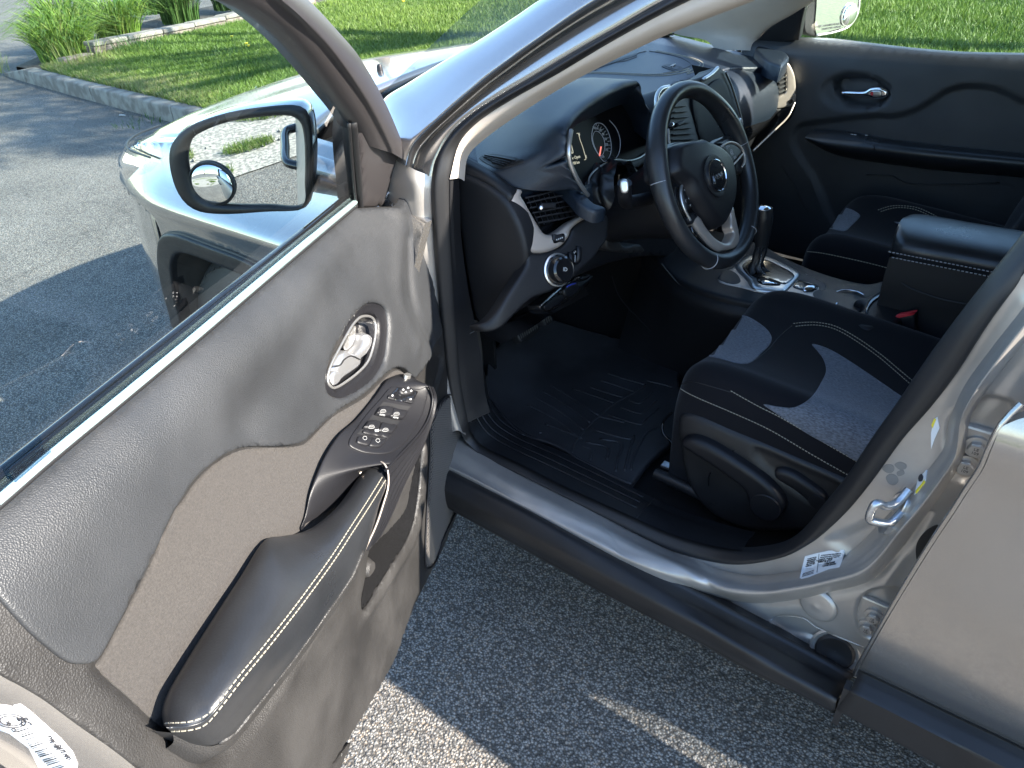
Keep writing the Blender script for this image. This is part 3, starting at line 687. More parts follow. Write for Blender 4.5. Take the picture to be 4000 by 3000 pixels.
si_ = [(2700, 0), (2566, 66), (2376, 171), (2186, 285), (1996, 392), (1870, 475), (1795, 560), (1757, 680), (1757, 870), (1765, 1038), (1775, 1190), (1786, 1329), (1797, 1470), (1815, 1580), (1829, 1650), (1845, 1692), (1886, 1741), (2034, 1812), (2175, 1885), (2430, 2000), (2620, 2085), (2790, 2133), (2900, 2152), (3010, 2142), (3081, 2118), (3140, 2070), (3205, 1990), (3300, 1873), (3405, 1715), (3505, 1575), (3620, 1405), (3745, 1235), (3870, 1075)]
def sect(i):
    a, b = so_[i], si_[i]; d = -.03 if 14 < i < 22 else -.02
    m = ((a[0]+b[0])/2, (a[1]+b[1])/2)
    o = JB(a[0], a[1], d); q = JB(b[0], b[1], d-.012); c = (o+q)/2; t = np.array([0, 1, 0.])
    return [o-t*.006, o+t*.006, o*.7+q*.3+t*.014, c+t*.017, o*.3+q*.7+t*.014, q+t*.004, q-t*.012]
SEC = [sect(i) for i in range(len(so_))]
for a, b in list(zip(top_o, top_i))[::-1]:
    o = J3(a[1], a[2], -.02); q = J3(b[1], b[2], -.032); t = np.array([0, 1, 0.])
    SEC.append([o-t*.006, o+t*.006, o*.7+q*.3+t*.014, (o+q)/2+t*.017, o*.3+q*.7+t*.014, q+t*.004, q-t*.012])
SEC.append([0*1]) if 0 else None
loft('door_seal', SEC, M['rubber'], CAR, nu=16, sub=5, closed_v=True)
# front pillar, outside in: paint, step, recess, flange up to the seal
e0 = [(1500, 560), (1478, 470), (1496, 392), (1600, 322), (1743, 234), (1870, 161), (2015, 68), (2117, 0), (2300, -95), (2560, -215)]
e1 = [(1570, 640), (1585, 575), (1628, 515), (1700, 445), (1832, 325), (1950, 238), (2085, 142), (2250, 28), (2400, -70), (2640, -195)]
e1b = [(1592, 650), (1612, 580), (1655, 525), (1730, 455), (1855, 345), (1970, 254), (2105, 157), (2268, 45), (2420, -45), (2655, -178)]
e2 = [(1606, 655), (1628, 590), (1675, 530), (1752, 458), (1880, 345), (1996, 256), (2130, 160), (2300, 50), (2440, -30), (2670, -160)]
e3 = [(1690, 690), (1705, 633), (1756, 538), (1835, 458), (1965, 372), (2080, 305), (2218, 222), (2400, 118), (2560, 25), (2790, -90)]
def pill(name, es, offs, m=M['paint'], nu=20): return band(name, es, m, offs, nu=nu)
S = []
for i in range(len(e0)):
    a, b, c, d, f = JB(*e0[i], off=-.055), JB(*e1[i], off=.012), JB(*e1b[i], off=.010), JB(*e2[i], off=-.016), JB(*e3[i], off=-.018)
    S.append([a+np.array([.0, -.06, -.03]), a, a*.72+b*.28+np.array([0, .012, 0.006]), a*.3+b*.7+np.array([0, .010, 0.004]), b, c, d, d*.5+f*.5+np.array([0, .006, 0]), f, f-np.array([0, .02, 0])])
loft('front_pillar', S, M['paint'], CAR, nu=48, sub=6)
tube('pillar_gap', [JB(*p, off=.012) for p in e1b], .0032, M['rubber'], CAR, 6)
band('pillar_recess_shade', [e1b, [((a[0]+b[0])/2, (a[1]+b[1])/2) for a, b in zip(e1b, e2)], e2], M['clad'], [.013, .004, -.010], nu=6)  # dark band: the shade in the pillar's gap, put into the colour
# hinge pillar behind the open door
h0 = [(1500, 560), (1500, 700), (1520, 900), (1560, 1150), (1600, 1400), (1640, 1620), (1700, 1760)]
h1 = [(1606, 655), (1618, 720), (1632, 880), (1660, 1090), (1695, 1290), (1730, 1500), (1780, 1680)]
h2 = [(1690, 690), (1693, 750), (1698, 880), (1711, 1060), (1733, 1290), (1765, 1500), (1820, 1700)]
band('hinge_pillar', [h0, h1, h2], M['paint2'], [.0, .005, -.02], nu=16)
# upper rail and B-pillar outside frame, roof, far side: real size, mostly out of frame
for s in (1, -1):
    rail_o = [J3(x, z, .015, s) for x, z in ((-.95, 1.46), (-1.15, 1.535), (-1.4, 1.57), (-1.9, 1.58), (-2.5, 1.54), (-3.1, 1.46), (-3.45, 1.36))]
    rail_i = [J3(x, z, -.02, s) for x, z in ((-1.0, 1.36), (-1.18, 1.46), (-1.4, 1.50), (-1.9, 1.505), (-2.5, 1.46), (-3.0, 1.38), (-3.3, 1.30))]
    loft('roof_rail', [[o, o*.5+i*.5+np.array([0, s*.01, 0]), i] for o, i in zip(rail_o, rail_i)], M['paint'], CAR, nu=8, thick=.03, flip=(s < 0))
    loft('b_pillar', [[J3(-1.60, z, .0, s), J3(-1.64, z, .012, s), J3(-1.69, z, .0, s)] for z in (1.02, 1.15, 1.35, 1.5)], M['gloss'], CAR, nu=8, thick=.05, flip=(s < 0))
    loft('rear_pillar', [[J3(-2.62-k, z, .0, s), J3(-2.70-k, z, .01, s), J3(-2.78-k, z, 0, s)] for k, z in ((0, 1.04), (-.08, 1.25), (-.1, 1.46))], M['gloss'], CAR, nu=8, thick=.04, flip=(s < 0))
    loft('quarter_pillar', [[J3(-3.22, 1.05, 0, s), J3(-3.45, 1.05, -.02, s)], [J3(-3.15, 1.2, 0, s), J3(-3.42, 1.2, -.03, s)], [J3(-3.05, 1.4, 0, s), J3(-3.36, 1.38, -.04, s)]], M['paint'], CAR, nu=6, su=False, thick=.04)
    loft('rear_side_glass', [[J3(x, 1.03, -.005, s), J3(x, 1.27, .003, s), J3(x, z, -.01, s)] for x, z in ((-1.66, 1.51), (-2.1, 1.51), (-2.62, 1.455))], M['tint'], CAR, nu=6)
    loft('quarter_glass', [[J3(x, 1.06, -.005, s), J3(x, z, -.01, s)] for x, z in ((-2.76, 1.44), (-3.18, 1.38))], M['tint'], CAR, nu=3, su=False)
roof = [[(x, y, z0-.055*(abs(y)/.62)**2.4) for y in (-.63, -.45, 0, .45, .63)] for x, z0 in ((-.93, 1.53), (-1.15, 1.60), (-1.5, 1.655), (-2.1, 1.67), (-2.8, 1.635), (-3.35, 1.55))]
loft('roof', roof, M['paint'], CAR, nu=20, thick=.03, flip=False)
M['liner'] = mat('headliner', (.35, .33, .30), .9)
loft('headliner', [[(x, y, z-.07) for x, y, z in r] for r in roof], M['liner'], CAR, nu=12, thick=.01)
loft('windscreen', [[(-.09-.16*abs(t)**2, .71*t, 1.085), (-.52-.06*abs(t)**2, .64*t, 1.33), (-.93, .60*t, 1.545)] for t in (-1, -.5, 0, .5, 1)], M['wglass'], CAR, nu=10)
loft('rear_window', [[(-3.62+.05*abs(t), .62*t, 1.08), (-3.36, .56*t, 1.50)] for t in (-1, 0, 1)], M['tint'], CAR, nu=5, su=False)
# lower body sides behind the B-pillar (left: behind the rear door), whole right side
def side(s, x0, x1, name):
    G = []
    for x in np.linspace(x0, x1, 14):
        k = max(0, (-x-3.1)/.5); dx = -.22*k*k
        G.append([(x, s*(y+dx), z) for z, y in ((.30, .90), (.42, .925), (.6, .935), (.8, .94), (.93, .93), (1.0, .905), (1.045, .875))])
    return loft(name, G, M['paint'], CAR, nu=18, thick=.02, flip=(s > 0))
side(1, -2.72, -3.6, 'quarter_panel'); side(-1, -.5, -1.58, 'passenger_door_skin'); side(-1, -1.585, -2.70, 'passenger_rear_door'); side(-1, -2.71, -3.6, 'quarter_panel')
loft('tailgate', [[(-3.60-.1*(1-abs(t)**3), .72*t, 1.07), (-3.68-.1*(1-abs(t)**3), .74*t, .85), (-3.66-.1*(1-abs(t)**3), .74*t, .45), (-3.6, .7*t, .3)] for t in (-1, -.6, 0, .6, 1)], M['paint'], CAR, nu=12, thick=.02)
loft('underbody', [[(x, -.88, .25), (x, 0, .22), (x, .82, .25)] for x in (.6, -.5, -1.5, -2.5, -3.6)], M['carpet'], CAR, nu=6, thick=.01)

# ---- sill and cladding (driver's side)
L0 = [(1700, 1944), (1795, 2001), (2050, 2137), (2354, 2305), (2600, 2432), (2746, 2507), (2929, 2608), (3120, 2700), (3265, 2776)]
L1 = [(1712, 1902), (1809, 1953), (2060, 2085), (2360, 2246), (2600, 2370), (2745, 2443), (2925, 2545), (3120, 2655), (3268, 2735)]
L2 = [(1715, 1835), (1817, 1887), (2061, 2010), (2349, 2170), (2600, 2304), (2745, 2380), (2925, 2476), (3130, 2585), (3305, 2680)]
L3 = [(1735, 1816), (1839, 1866), (2072, 1994), (2352, 2136), (2600, 2250), (2745, 2325), (2925, 2420), (3130, 2528), (3335, 2640)]
ys = (.945, .952, .925, .900)
S = []
for i in range(len(L0)):
    y3 = .900-.030*max(0, min(1, (i-3.5)/4)); q = [P(*l[i], y=y) for l, y in zip((L0, L1, L2, L3), (.945, .952, y3+.025, y3))]
    S.append([q[0]+np.array([0, -.05, -.01]), q[0]+np.array([0, 0, -.004]), q[0], q[0]*.5+q[1]*.5+np.array([0, .003, 0]), q[1], q[1]*.8+q[2]*.2+np.array([0, .004, .001]), q[1]*.3+q[2]*.7+np.array([0, .003, .003]), q[2], q[2]*.5+q[3]*.5-np.array([0, .006, .002]), q[3], q[3]+np.array([0, -.004, -.006]), q[3]+np.array([0, -.03, -.02])])
loft('sill_cladding', S, M['clad'], CAR, nu=54, sub=4, thick=.004)
def edge_tube(name, l, y, r, m, dz=0): return tube(name, [P(p[0], p[1], y=y)+np.array([0, 0, dz]) for p in l], r, m, CAR, 6)
edge_tube('cladding_lip', L0, .944, .0016, M['satin'])
L4 = [(1735, 1788), (1841, 1840), (2061, 1947), (2354, 2099), (2430, 2137), (2631, 2222), (2720, 2264), (2802, 2295), (2954, 2316), (3106, 2299), (3233, 2272), (3347, 2239), (3417, 2188), (3499, 2087), (3587, 1986), (3669, 1878), (3730, 1778), (3752, 1640), (3800, 1540), (3900, 1400), (4040, 1220)]
L5 = [(1740, 1680), (1845, 1742), (2061, 1860), (2300, 1978), (2446, 2056), (2631, 2149), (2720, 2180), (2800, 2222), (2940, 2248), (3085, 2235), (3200, 2208), (3305, 2168), (3368, 2118), (3450, 2030), (3542, 1928), (3628, 1828), (3686, 1740), (3712, 1620), (3762, 1508), (3860, 1370), (4000, 1190)]
L3s = [(1735, 1816), (1839, 1866), (2072, 1994), (2330, 2124), (2440, 2180), (2600, 2250), (2705, 2300), (2802, 2335), (2954, 2357), (3106, 2343), (3241, 2313), (3375, 2280), (3450, 2228), (3535, 2118), (3618, 2010), (3700, 1898), (3762, 1790), (3785, 1650), (3832, 1558), (3935, 1420), (4080, 1235)]
S = []
for i, (a, b, c) in enumerate(zip(L3s, L4, L5)):
    ya, yb_ = (.912, .893) if i < 5 else ((.905, .893) if i == 5 else ((.888, .892) if i == 6 else (.850, .886)))
    a, b, c = P(*a, y=ya), P(*b, y=yb_), P(*c, y=.828 if i < 7 else .836)
    S.append([a-(np.array([0, .0, .03]) if i < 7 else np.array([0, .015, 0])), a, a*.5+b*.5+np.array([0, .004, 0]), b-(c-b)*.02, b+np.array([0, -.012, .004]), b*.5+c*.5+np.array([0, 0, .004]), c, c-np.array([0, .02, .012])])
silo = loft('sill', S, M['paint2'], CAR, nu=40, sub=5)

# ---- rear part of the door opening: jamb pressing
JM = Surf((0, .835, 0), (-1, 0, 0), (0, 0, 1))
ridge = zI([(0, 455), (160, 505), (320, 555), (560, 585), (800, 555), (1000, 510), (1180, 460), (1290, 380), (1420, 220), (1560, 60), (1690, -110)])+[(3730, 1780), (3752, 1640), (3800, 1540), (3900, 1400), (4050, 1200)]
outer = zI([(0, 480), (160, 540), (320, 600), (560, 640), (800, 620), (1010, 570), (1220, 520), (1340, 440), (1480, 270), (1600, 90)])+[(3690, 1890), (3775, 1775), (3800, 1640), (3860, 1560), (3960, 1420), (4150, 1180), (4400, 1600), (4300, 2500), (3500, 2900), (2560, 2600)]
_po = dens(JM.uv(outer), 4, True)
def _fo(Q):
    d = dist(Q, _po); sd = np.where(inside(Q, _po), d, -d); return (.012+.034*(1-sst((Q[:, 0]-1.15)/.16)))*sst(.5+sd/.030)
JM.fs.append(_fo)
JM.ridge(ridge, .017, .016)
JM.ridge(outer[:10], .007, -.007)
# sunken and raised pressings
JM.region(zI([(1200, 640), (1260, 575), (1400, 560), (1560, 640), (1560, 760), (1400, 850), (1250, 850), (1190, 760)]), -.014, .006)
JM.region([(3700, 1660), (3760, 1590), (3850, 1555), (3960, 1590), (3960, 1750), (3880, 1850), (3800, 1900), (3730, 1880), (3700, 1790)], -.014, .007)
JM.region(zI([(640, 745), (690, 725), (850, 735), (930, 790), (1060, 860), (1260, 950), (1300, 1060), (1180, 1000), (900, 860), (760, 830), (680, 800)]), -.007, .004)
JM.region([(3480, 2310), (3520, 2190), (3560, 2080), (3620, 1990), (3700, 1900), (3860, 1900), (3700, 2250), (3540, 2420)], -.006, .01)
JM.region(zU([(560, 690), (700, 620), (860, 560), (900, 600), (840, 760), (760, 850), (640, 740)]), -.008, .014)
jo = [(2640, 2148), (2800, 2185), (2916, 2190), (3075, 2158), (3170, 2108), (3238, 2055), (3322, 1975), (3412, 1862), (3527, 1703), (3638, 1576), (3739, 1443), (3866, 1246), (4000, 1069), (4120, 900), (4350, 900), (4350, 1500), (4020, 1650), (3900, 2010), (3560, 2500), (3400, 2690), (3350, 2652), (3130, 2535), (2925, 2425), (2745, 2330), (2660, 2282)]
JMo = JM.sheet('door_jamb', jo, M['paint2'], CAR, res=.0045, rnd=0, depth=.006)
TJ = Tgt(JMo, silo)
# seams and raised beads of the pressing
for l in (zI([(640, 750), (700, 722), (850, 735), (930, 790), (1225, 915)]),): seam('pressed_bead', l, TJ, .0014, M['paint2'], CAR, n=8)
# plug, hole grommet, bolts, striker, stickers
h, n = TJ.hit(3195, 2363); yv = np.array([0, 1., 0])
lathe('plug', h+n*.001, n, [(.034, -.006), (.034, .000), (.030, .004), (.027, .0045), (.015, .006), (.008, .0055), (.004, .007), (.0005, .007)], M['paint2'], CAR, 32)
h, n = TJ.hit(3262, 2543)
lathe('grommet', h, n, [(.034, -.006), (.034, .005), (.030, .0085), (.026, .007), (.016, .0035), (.010, .002), (.006, .0012), (.0005, .001)], M['rubber'], CAR, 32)
lathe('grommet_rim', h, n, [(.041, -.004), (.044, .0015), (.040, .004), (.036, .001)], M['paint2'], CAR, 32)
def bolt(px, py, s=1.0, txt='LE\n109'):
    h, n = TJ.hit(px, py); n = n*.5+yv*.5; n /= np.linalg.norm(n); h = h+yv*.012
    b = lathe('hinge_bolt', h, n, [(.017*s, -.012), (.017*s, .000), (.0165*s, .003), (.012*s, .0035)], M['paint2'], CAR, 24)
    a = np.cross(n, (0, 0, 1)); a /= np.linalg.norm(a); c = np.cross(n, a)
    V = [h+n*z+(a*math.cos(q)+c*math.sin(q))*.0115*s for z in (.003, .011) for q in np.linspace(.2, .2+2*math.pi, 7)[:-1]]
    o = mk('hex_head', V, [(5, 4, 3, 2, 1, 0), (6, 7, 8, 9, 10, 11)]+[(i, (i+1) % 6, 6+(i+1) % 6, 6+i) for i in range(6)], M['paint2'], b, False); bevel(o, .001)
    lathe('crown', h, n, [(.0095*s, .010), (.0095*s, .0125), (.009*s, .013), (.0005, .013)], M['paint2'], b, 20)
    up = np.array([0, 0, 1.]); xd = np.cross(up, n)
    text3('stamp', txt, h+n*.0131, xd, n, .0062*s, M['ink'], b)
bolt(3822, 1728, 1, 'LE\n109'); bolt(3779, 1797, 1, 'LE\n109'); bolt(3421, 2386, .9, 'LE\n109'); bolt(3396, 2428, .9, 'LE\n109')
for c, d in (((3412, 2396), 0), ((3808, 1748), 0)):
    h, n = TJ.hit(*c); box('hinge_leaf', h+yv*.004, (.05, .012, .075), M['paint2'], CAR, bev=.004)
# recess slot dark opening by the door edge
decal('access_hole', [(3580, 2180), (3582, 2120), (3620, 2070), (3665, 2050), (3650, 2100), (3590, 2190)], TJ, M['rubber'], CAR, lift=.0015, res=12)
# striker
sp_ = PY(zU([(1060, 400), (1000, 445), (940, 430), (905, 392), (880, 395), (852, 480), (880, 505), (960, 545), (1030, 520)]), .875)
sp_ = [p+np.array([0, d, 0]) for p, d in zip(sp_, (-.02, -.004, .012, .02, .024, .026, .022, .01, -.015))]
tube('striker_loop', sp_, .0062, M['steel'], CAR, 12)
decal('striker_plate', zU([(1000, 400), (1050, 372), (1085, 400), (1070, 470), (1030, 540), (985, 590), (950, 640), (920, 640), (925, 590), (985, 520)]), TJ, M['steel'], CAR, lift=.006, res=10, rnd=5)
decal('striker_tang', zU([(925, 585), (965, 575), (985, 600), (945, 640), (925, 640), (915, 610)]), TJ, M['steel'], CAR, lift=.009, res=10)
# text stickers
st = decal('tyre_sticker', [p+('c',) for p in zU([(407, 785), (480, 765), (560, 748), (655, 742), (664, 752), (640, 830), (628, 856), (560, 868), (500, 892), (440, 916), (384, 932), (374, 924), (390, 850)])], TJ, M['sticker'], CAR, lift=.0008, res=16, smooth=False, skirt=.0006)
TS = Tgt(st)
for i in range(5):
    text_on('sticker_text', ['TO VERIFY THE TYRE', 'PRESSURES SEE', 'AVERTISSEMENT', 'SEE OWNER', 'MANUAL FOR'][i], zU([(452-3*i, 795+12*i)])[0], (34, -8), TS, .006, M['ink'], st, lift=.0006, fit=True)
for i in range(7):
    text_on('sticker_text', ['LE VEHICULE PEUT ETRE EQUIPE DE', 'PIECES IMPORTANTES. CONSULTER LE', 'MANUEL. VEUILLEZ VERIFIER', 'PRESSIONS A FROID AVANT', 'VEHICULE CHARGE', 'POUR USAGE NORMAL SEULEMENT', 'PNEUS ET JANTES CERTIFIES'][i], zU([(575-5*i, 772+12.5*i)])[0], (78, -10), TS, .006, M['ink'], st, lift=.0006, fit=True)
for i in range(3):
    text_on('sticker_text', ['PIECES CONFORMES AUX NORMES', 'DU MANUFACTURIER. UTILISER', 'SEULEMENT SELON LE MANUEL'][i], zU([(430-2*i, 888+9*i)])[0], (44, -13), TS, .0055, M['ink'], st, lift=.0006, fit=True)
seam('sticker_rule', zU([(497, 768), (484, 890)]), TS, .0004, M['ink'], st, .0004, n=4)
st = decal('airbag_sticker', [p+('c',) for p in zG([(1640, 1130), (1655, 1050), (1678, 1030), (1692, 1100), (1660, 1170), (1640, 1230)])], TJ, M['sticker'], CAR, lift=.001, res=12, smooth=False)
decal('yellow_band', [p+('c',) for p in zG([(1642, 1080), (1660, 1040), (1672, 1045), (1650, 1100)])], TJ, M['yellow'], CAR, lift=.0018, res=12, smooth=False)
st = decal('airbag_sticker', [p+('c',) for p in zU([(1118, 385), (1140, 290), (1195, 225), (1190, 290), (1150, 350), (1122, 380)])], TJ, M['sticker'], CAR, lift=.001, res=12, smooth=False)
decal('sticker_disc', zU([(1150, 300), (1148, 270), (1165, 252), (1176, 265), (1170, 295)]), TJ, M['ink'], CAR, lift=.0018, res=8)
decal('yellow_band', [p+('c',) for p in zU([(1130, 360), (1165, 320), (1185, 290), (1185, 305), (1150, 350), (1128, 378)])], TJ, M['yellow'], CAR, lift=.0018, res=12, smooth=False)
M['stain'] = mat('paint_stain', (.20, .185, .17), .6)
for k, q in enumerate((zU([(905, 215), (930, 190), (975, 195), (985, 225), (960, 245), (930, 240)]), zU([(930, 270), (960, 250), (1000, 265), (1010, 300), (980, 325), (945, 310)]), zU([(985, 190), (1020, 172), (1062, 190), (1060, 215), (1025, 225), (1000, 210)]), zU([(1000, 240), (1040, 225), (1050, 250), (1010, 265)]))):
    decal('smudge', q, TJ, M['stain'], CAR, lift=.0004, res=8, skirt=.0004)

# ---- rear door
RD = Surf((0, .935, 0), (-1, 0, 0), (0, 0, 1))
RD.fs.append(lambda Q: -.30*np.maximum(0, .66-Q[:, 1])**2-.03*sst((Q[:, 1]-.90)/.16)-.35*np.maximum(0, Q[:, 1]-.95)**2+.010*np.exp(-((Q[:, 1]-.90)/.05)**2))
de = zI([(1175, 1098), (1200, 1040), (1400, 690), (1640, 300), (1780, 90), (1870, -50)])+[(3842, 1830), (3880, 1740), (3925, 1660), (4000, 1585)]
ro = RD.uv(de); o1 = [('uv', u, v) for u, v in ro[:-1]]+[('uv', 1.66, .98), ('uv', 1.69, 1.045), ('uv', 2.72, 1.045), ('uv', 2.715, .70), ('uv', 2.5, .52), ('uv', 2.42, .405)]
rdo = RD.sheet('rear_door', [('uv', ro[0][0], ro[0][1], 'c')]+[('uv', u, v) for u, v in ro[1:-1]]+[('uv', 1.66, .985), ('uv', 1.68, 1.045, 'c'), ('uv', 2.70, 1.045, 'c'), ('uv', 2.70, .75), ('uv', 2.52, .53), ('uv', 2.42, ro[0][1]+.01, 'c')], M['paint'], CAR, res=.012, rnd=0, depth=.018)
# folded flange standing inside the edge
q = np.array([RD.w([(u-.004, v)], -.02)[0] for u, v in ro]); q = cr([tuple(x) for x in q], 6)
q = resample(q, 40); tube('door_hem', [x+np.array([-.001, .0165, 0]) for x in q], .004, M['paint'], rdo, 8, smooth=False)
c0 = [(3344, 2652), (3500, 2726), (3700, 2824), (3900, 2920), (4150, 3044)]
c1 = [(3322, 2700), (3500, 2790), (3700, 2890), (3900, 2990), (4150, 3115)]
c2 = [(3262, 2775), (3440, 2870), (3640, 2980), (3850, 3095), (4100, 3230)]
S = []
for a, b, c in zip(c0, c1, c2):
    a, b, c = P(*a, y=.934), P(*b, y=.957), P(*c, y=.955); S.append([a-np.array([0, .02, 0]), a, b, b*.5+c*.5, c, c-np.array([0, .02, 0])])
a, b, c = [(-2.45, .934, .40), (-2.45, .96, .37), (-2.45, .96, .28)]; S.append([(a[0], .914, a[2]), a, b, (b[0], .96, .32), c, (c[0], .93, .28)])
loft('rear_door_cladding', S, M['clad'], rdo, nu=30, su=False, thick=.004, sharp=30)
box('cladding_joint', P(3290, 2745, y=.945), (.010, .02, .10), M['clad'], CAR)
hd = RD.w([(1.85, .93)], .03)[0]
tube('door_handle', [hd+np.array([.0, -.03, 0]), hd+np.array([-.02, .01, 0]), hd+np.array([-.12, .014, .004]), hd+np.array([-.2, .01, .004]), hd+np.array([-.21, -.03, .004])], .011, M['paint'], rdo, 10)

# ---- front fender, arch, wheel
FE = Surf((0, .93, 0), (-1, 0, 0), (0, 0, 1))
def fh(Q):
    X, z = -Q[:, 0], Q[:, 1]
    h = -.62*np.maximum(0, X-.30)**2-.012*np.maximum(0, X-.1)
    h = h-.05*sst((z-.84)/.13)-2.6*np.maximum(0, z-.93)**2-.10*np.maximum(0, z-.96)
    return h-.08*np.maximum(0, .60-z)**2+.012*np.exp(-((z-.86)/.03)**2)*sst((.5-X)/.3)
FE.fs.append(fh)
arch_o = zV([(405, 225), (440, 197), (500, 185), (620, 200), (800, 265), (1000, 340), (1300, 450), (1500, 540), (1740, 670)])
arch_i = zV([(510, 500), (540, 450), (600, 428), (680, 440), (900, 520), (1200, 640), (1560, 800)])
ao = FE.uv(arch_o, .004); ai = FE.uv(arch_i, .016)
lft_o = FE.uv(zV([(380, 270), (365, 400), (375, 560), (410, 760), (450, 930), (500, 1120), (540, 1290)]), .004)
lft_i = FE.uv(zV([(495, 600), (515, 800), (540, 980), (600, 1240)]), .016)
A_o = [('uv',)+q[:2] for q in lft_o[::-1]+ao]+[('uv', .30, .775), ('uv', .40, .70), ('uv', .46, .56), ('uv', .475, .30)]
A_i = [('uv',)+q[:2] for q in lft_i[::-1]+ai]+[('uv', .27, .715), ('uv', .345, .65), ('uv', .40, .52), ('uv', .41, .30)]
fo = [('uv', .60, .30, 'c'), ('uv', .60, .97, 'c'), ('uv', .3, 1.035), ('uv', .0, 1.03), ('uv', -.25, 1.01), ('uv', -.42, .985), ('uv', -.57, .945), ('uv', -.63, .90, 'c'), ('uv', -.625, .86, 'c'), ('uv', -.5, .84), ('uv', -.41, .81, 'c')]
gapl = FE.uv(zV([(295, 0), (350, 110), (400, 222)]))
fend = FE.sheet('front_fender', fo[:-2]+[('uv', -.60, .85)]+[('uv',)+gapl[0][:2], ('uv',)+gapl[2][:2]+('c',)]+[a for a in A_o[7:]]+[('uv', .475, .30, 'c')], M['paint'], CAR, res=.012, rnd=.003, depth=.02, smooth=True)
flare = FE.sheet('arch_flare', A_o[:-1]+[A_o[-1]+('c',)]+[A_i[-1]+('c',)]+A_i[:-1][::-1], M['clad'], CAR, dh=.014, res=.010, rnd=.007, depth=.03)
tube('arch_gap', FE.w(cr([a[1:3] for a in A_o], 4), .002), .004, M['rubber'], CAR, 6, smooth=False)
# inner arch liner
G = []
for u, v in resample(cr([a[1:3] for a in A_i], 4), 40): G.append([FE.w([(u, v)], -.005)[0]+np.array([0, -d, 0]) for d in (0, .1, .25, .45)])
M['liner2'] = mat('dusty_liner', (.055, .05, .045), .8, bump=.3, bscale=80, var=.3, vscale=12)
grid_mesh('wheel_liner', np.array(G), M['liner2'], CAR)
box('wheel_well_wall', (0, .5, .45), (.9, .01, .75), M['carpet'], CAR)
WH = (.085, .80, .36)
tyre = lathe('front_wheel', WH, (0, 1, 0), [(.23, -.20), (.32, -.20), (.352, -.17), (.362, -.10), (.363, 0), (.361, .03), (.352, .055), (.335, .068), (.30, .075), (.262, .074), (.235, .066), (.228, .055)], M['tread'], CAR, 72, 60)
mbt = MB()
for k in range(64):
    a = 2*math.pi*k/64; c = np.array(WH); d = np.array([math.cos(a), 0, math.sin(a)]); t = np.array([-math.sin(a), 0, math.cos(a)])
    for y0, y1, r0_, r1_ in ((-.14, -.06, .3655, .3665), (-.03, .032, .366, .3645), (.034, .064, .363, .341)):
        mbt.bar(c+d*r0_+np.array([0, y0, 0]), c+d*r1_+np.array([0, y1, 0]), .0275, .006, d)
mbt.build('tread_blocks', M['tread'], tyre, kind='stuff')
lathe('alloy_rim', WH, (0, 1, 0), [(.228, .055), (.226, .064), (.215, .062), (.20, .03), (.195, -.05), (.05, -.06), (.001, -.06)], M['rim'], tyre, 48)
for k in range(10):
    a = 2*math.pi*k/10+.1; d = np.array([math.cos(a), 0, math.sin(a)]); c = np.array(WH)
    tube('spoke', [c+d*.05+np.array([0, .03, 0]), c+d*.13+np.array([0, .045, 0]), c+d*.215+np.array([0, .05, 0])], .016, M['rim'], tyre, 8)
lathe('hub_cap', np.array(WH)+np.array([0, .03, 0]), (0, 1, 0), [(.05, -.02), (.05, .015), (.04, .022), (.001, .024)], M['rim'], tyre, 24)
M['lettering'] = mat('tyre_lettering', (.14, .13, .12), .7)
for k, ch in enumerate('RADIAL'):
    a = math.radians(-13+k*6.0); c = np.array(WH)+np.array([.300*math.cos(a), .0765, .300*math.sin(a)])
    rd = (c-np.array(WH)); rd[1] = 0; rd /= np.linalg.norm(rd); xd = np.cross(rd, (0, 1, 0)); 
    text3('tyre_letter', ch, c, xd, (0, 1, 0), .034, M['lettering'], tyre)
wheel_pos = [(.085, -.79), (-2.73, .79), (-2.73, -.79)]
for x, y in wheel_pos:
    s = 1 if y > 0 else -1
    lathe('wheel', (x, y, .36), (0, s, 0), [(.20, -.2), (.34, -.19), (.362, -.12), (.362, .02), (.345, .06), (.25, .07), (.22, .05), (.20, .02), (.05, .01), (.001, .01)], M['tread'], CAR, 40)
for y in (-1,): loft('passenger_fender', [[(x, -.93+dy, .3), (x, -.93+dy, .8), (x, -.88+dy, .93), (x, -.78, .97)] for x, dy in ((-.5, 0), (0, 0), (.35, .02), (.6, .13))], M['paint'], CAR, nu=14, thick=.01)
loft('rear_fender_skin', [[(x, .93, .3), (x, .94, .8), (x, .905, 1.0)] for x in (-2.705, -2.72)], M['paint'], CAR, nu=8, thick=.01)
# front end
def ring(pts, z): return [(x, y, z) for x, y in pts]+[(x, -y, z) for x, y in pts[::-1][1:]]
R_ = [ring([(.40, .905), (.52, .87), (.70, .76), (.82, .5), (.87, 0)], .26), ring([(.40, .918), (.55, .885), (.735, .775), (.87, .5), (.92, 0)], .46), ring([(.40, .915), (.56, .875), (.73, .79), (.87, .5), (.92, 0)], .66), ring([(.40, .905), (.57, .86), (.715, .775), (.83, .5), (.88, 0)], .80), ring([(.42, .893), (.57, .845), (.70, .765), (.80, .5), (.86, 0)], .862)]
loft('front_bumper', R_, M['paint'], CAR, nu=70, sub=5, thick=.01, flip=True)
R2 = [ring([(.42, .895), (.57, .845), (.70, .762), (.80, .5), (.85, 0)], .866), ring([(.42, .885), (.56, .835), (.68, .755), (.77, .5), (.81, 0)], .905), ring([(.42, .872), (.55, .815), (.64, .745), (.73, .5), (.77, 0)], .945)]
loft('upper_grille_band', R2, M['gloss'], CAR, nu=70, sub=4, thick=.008, flip=True)
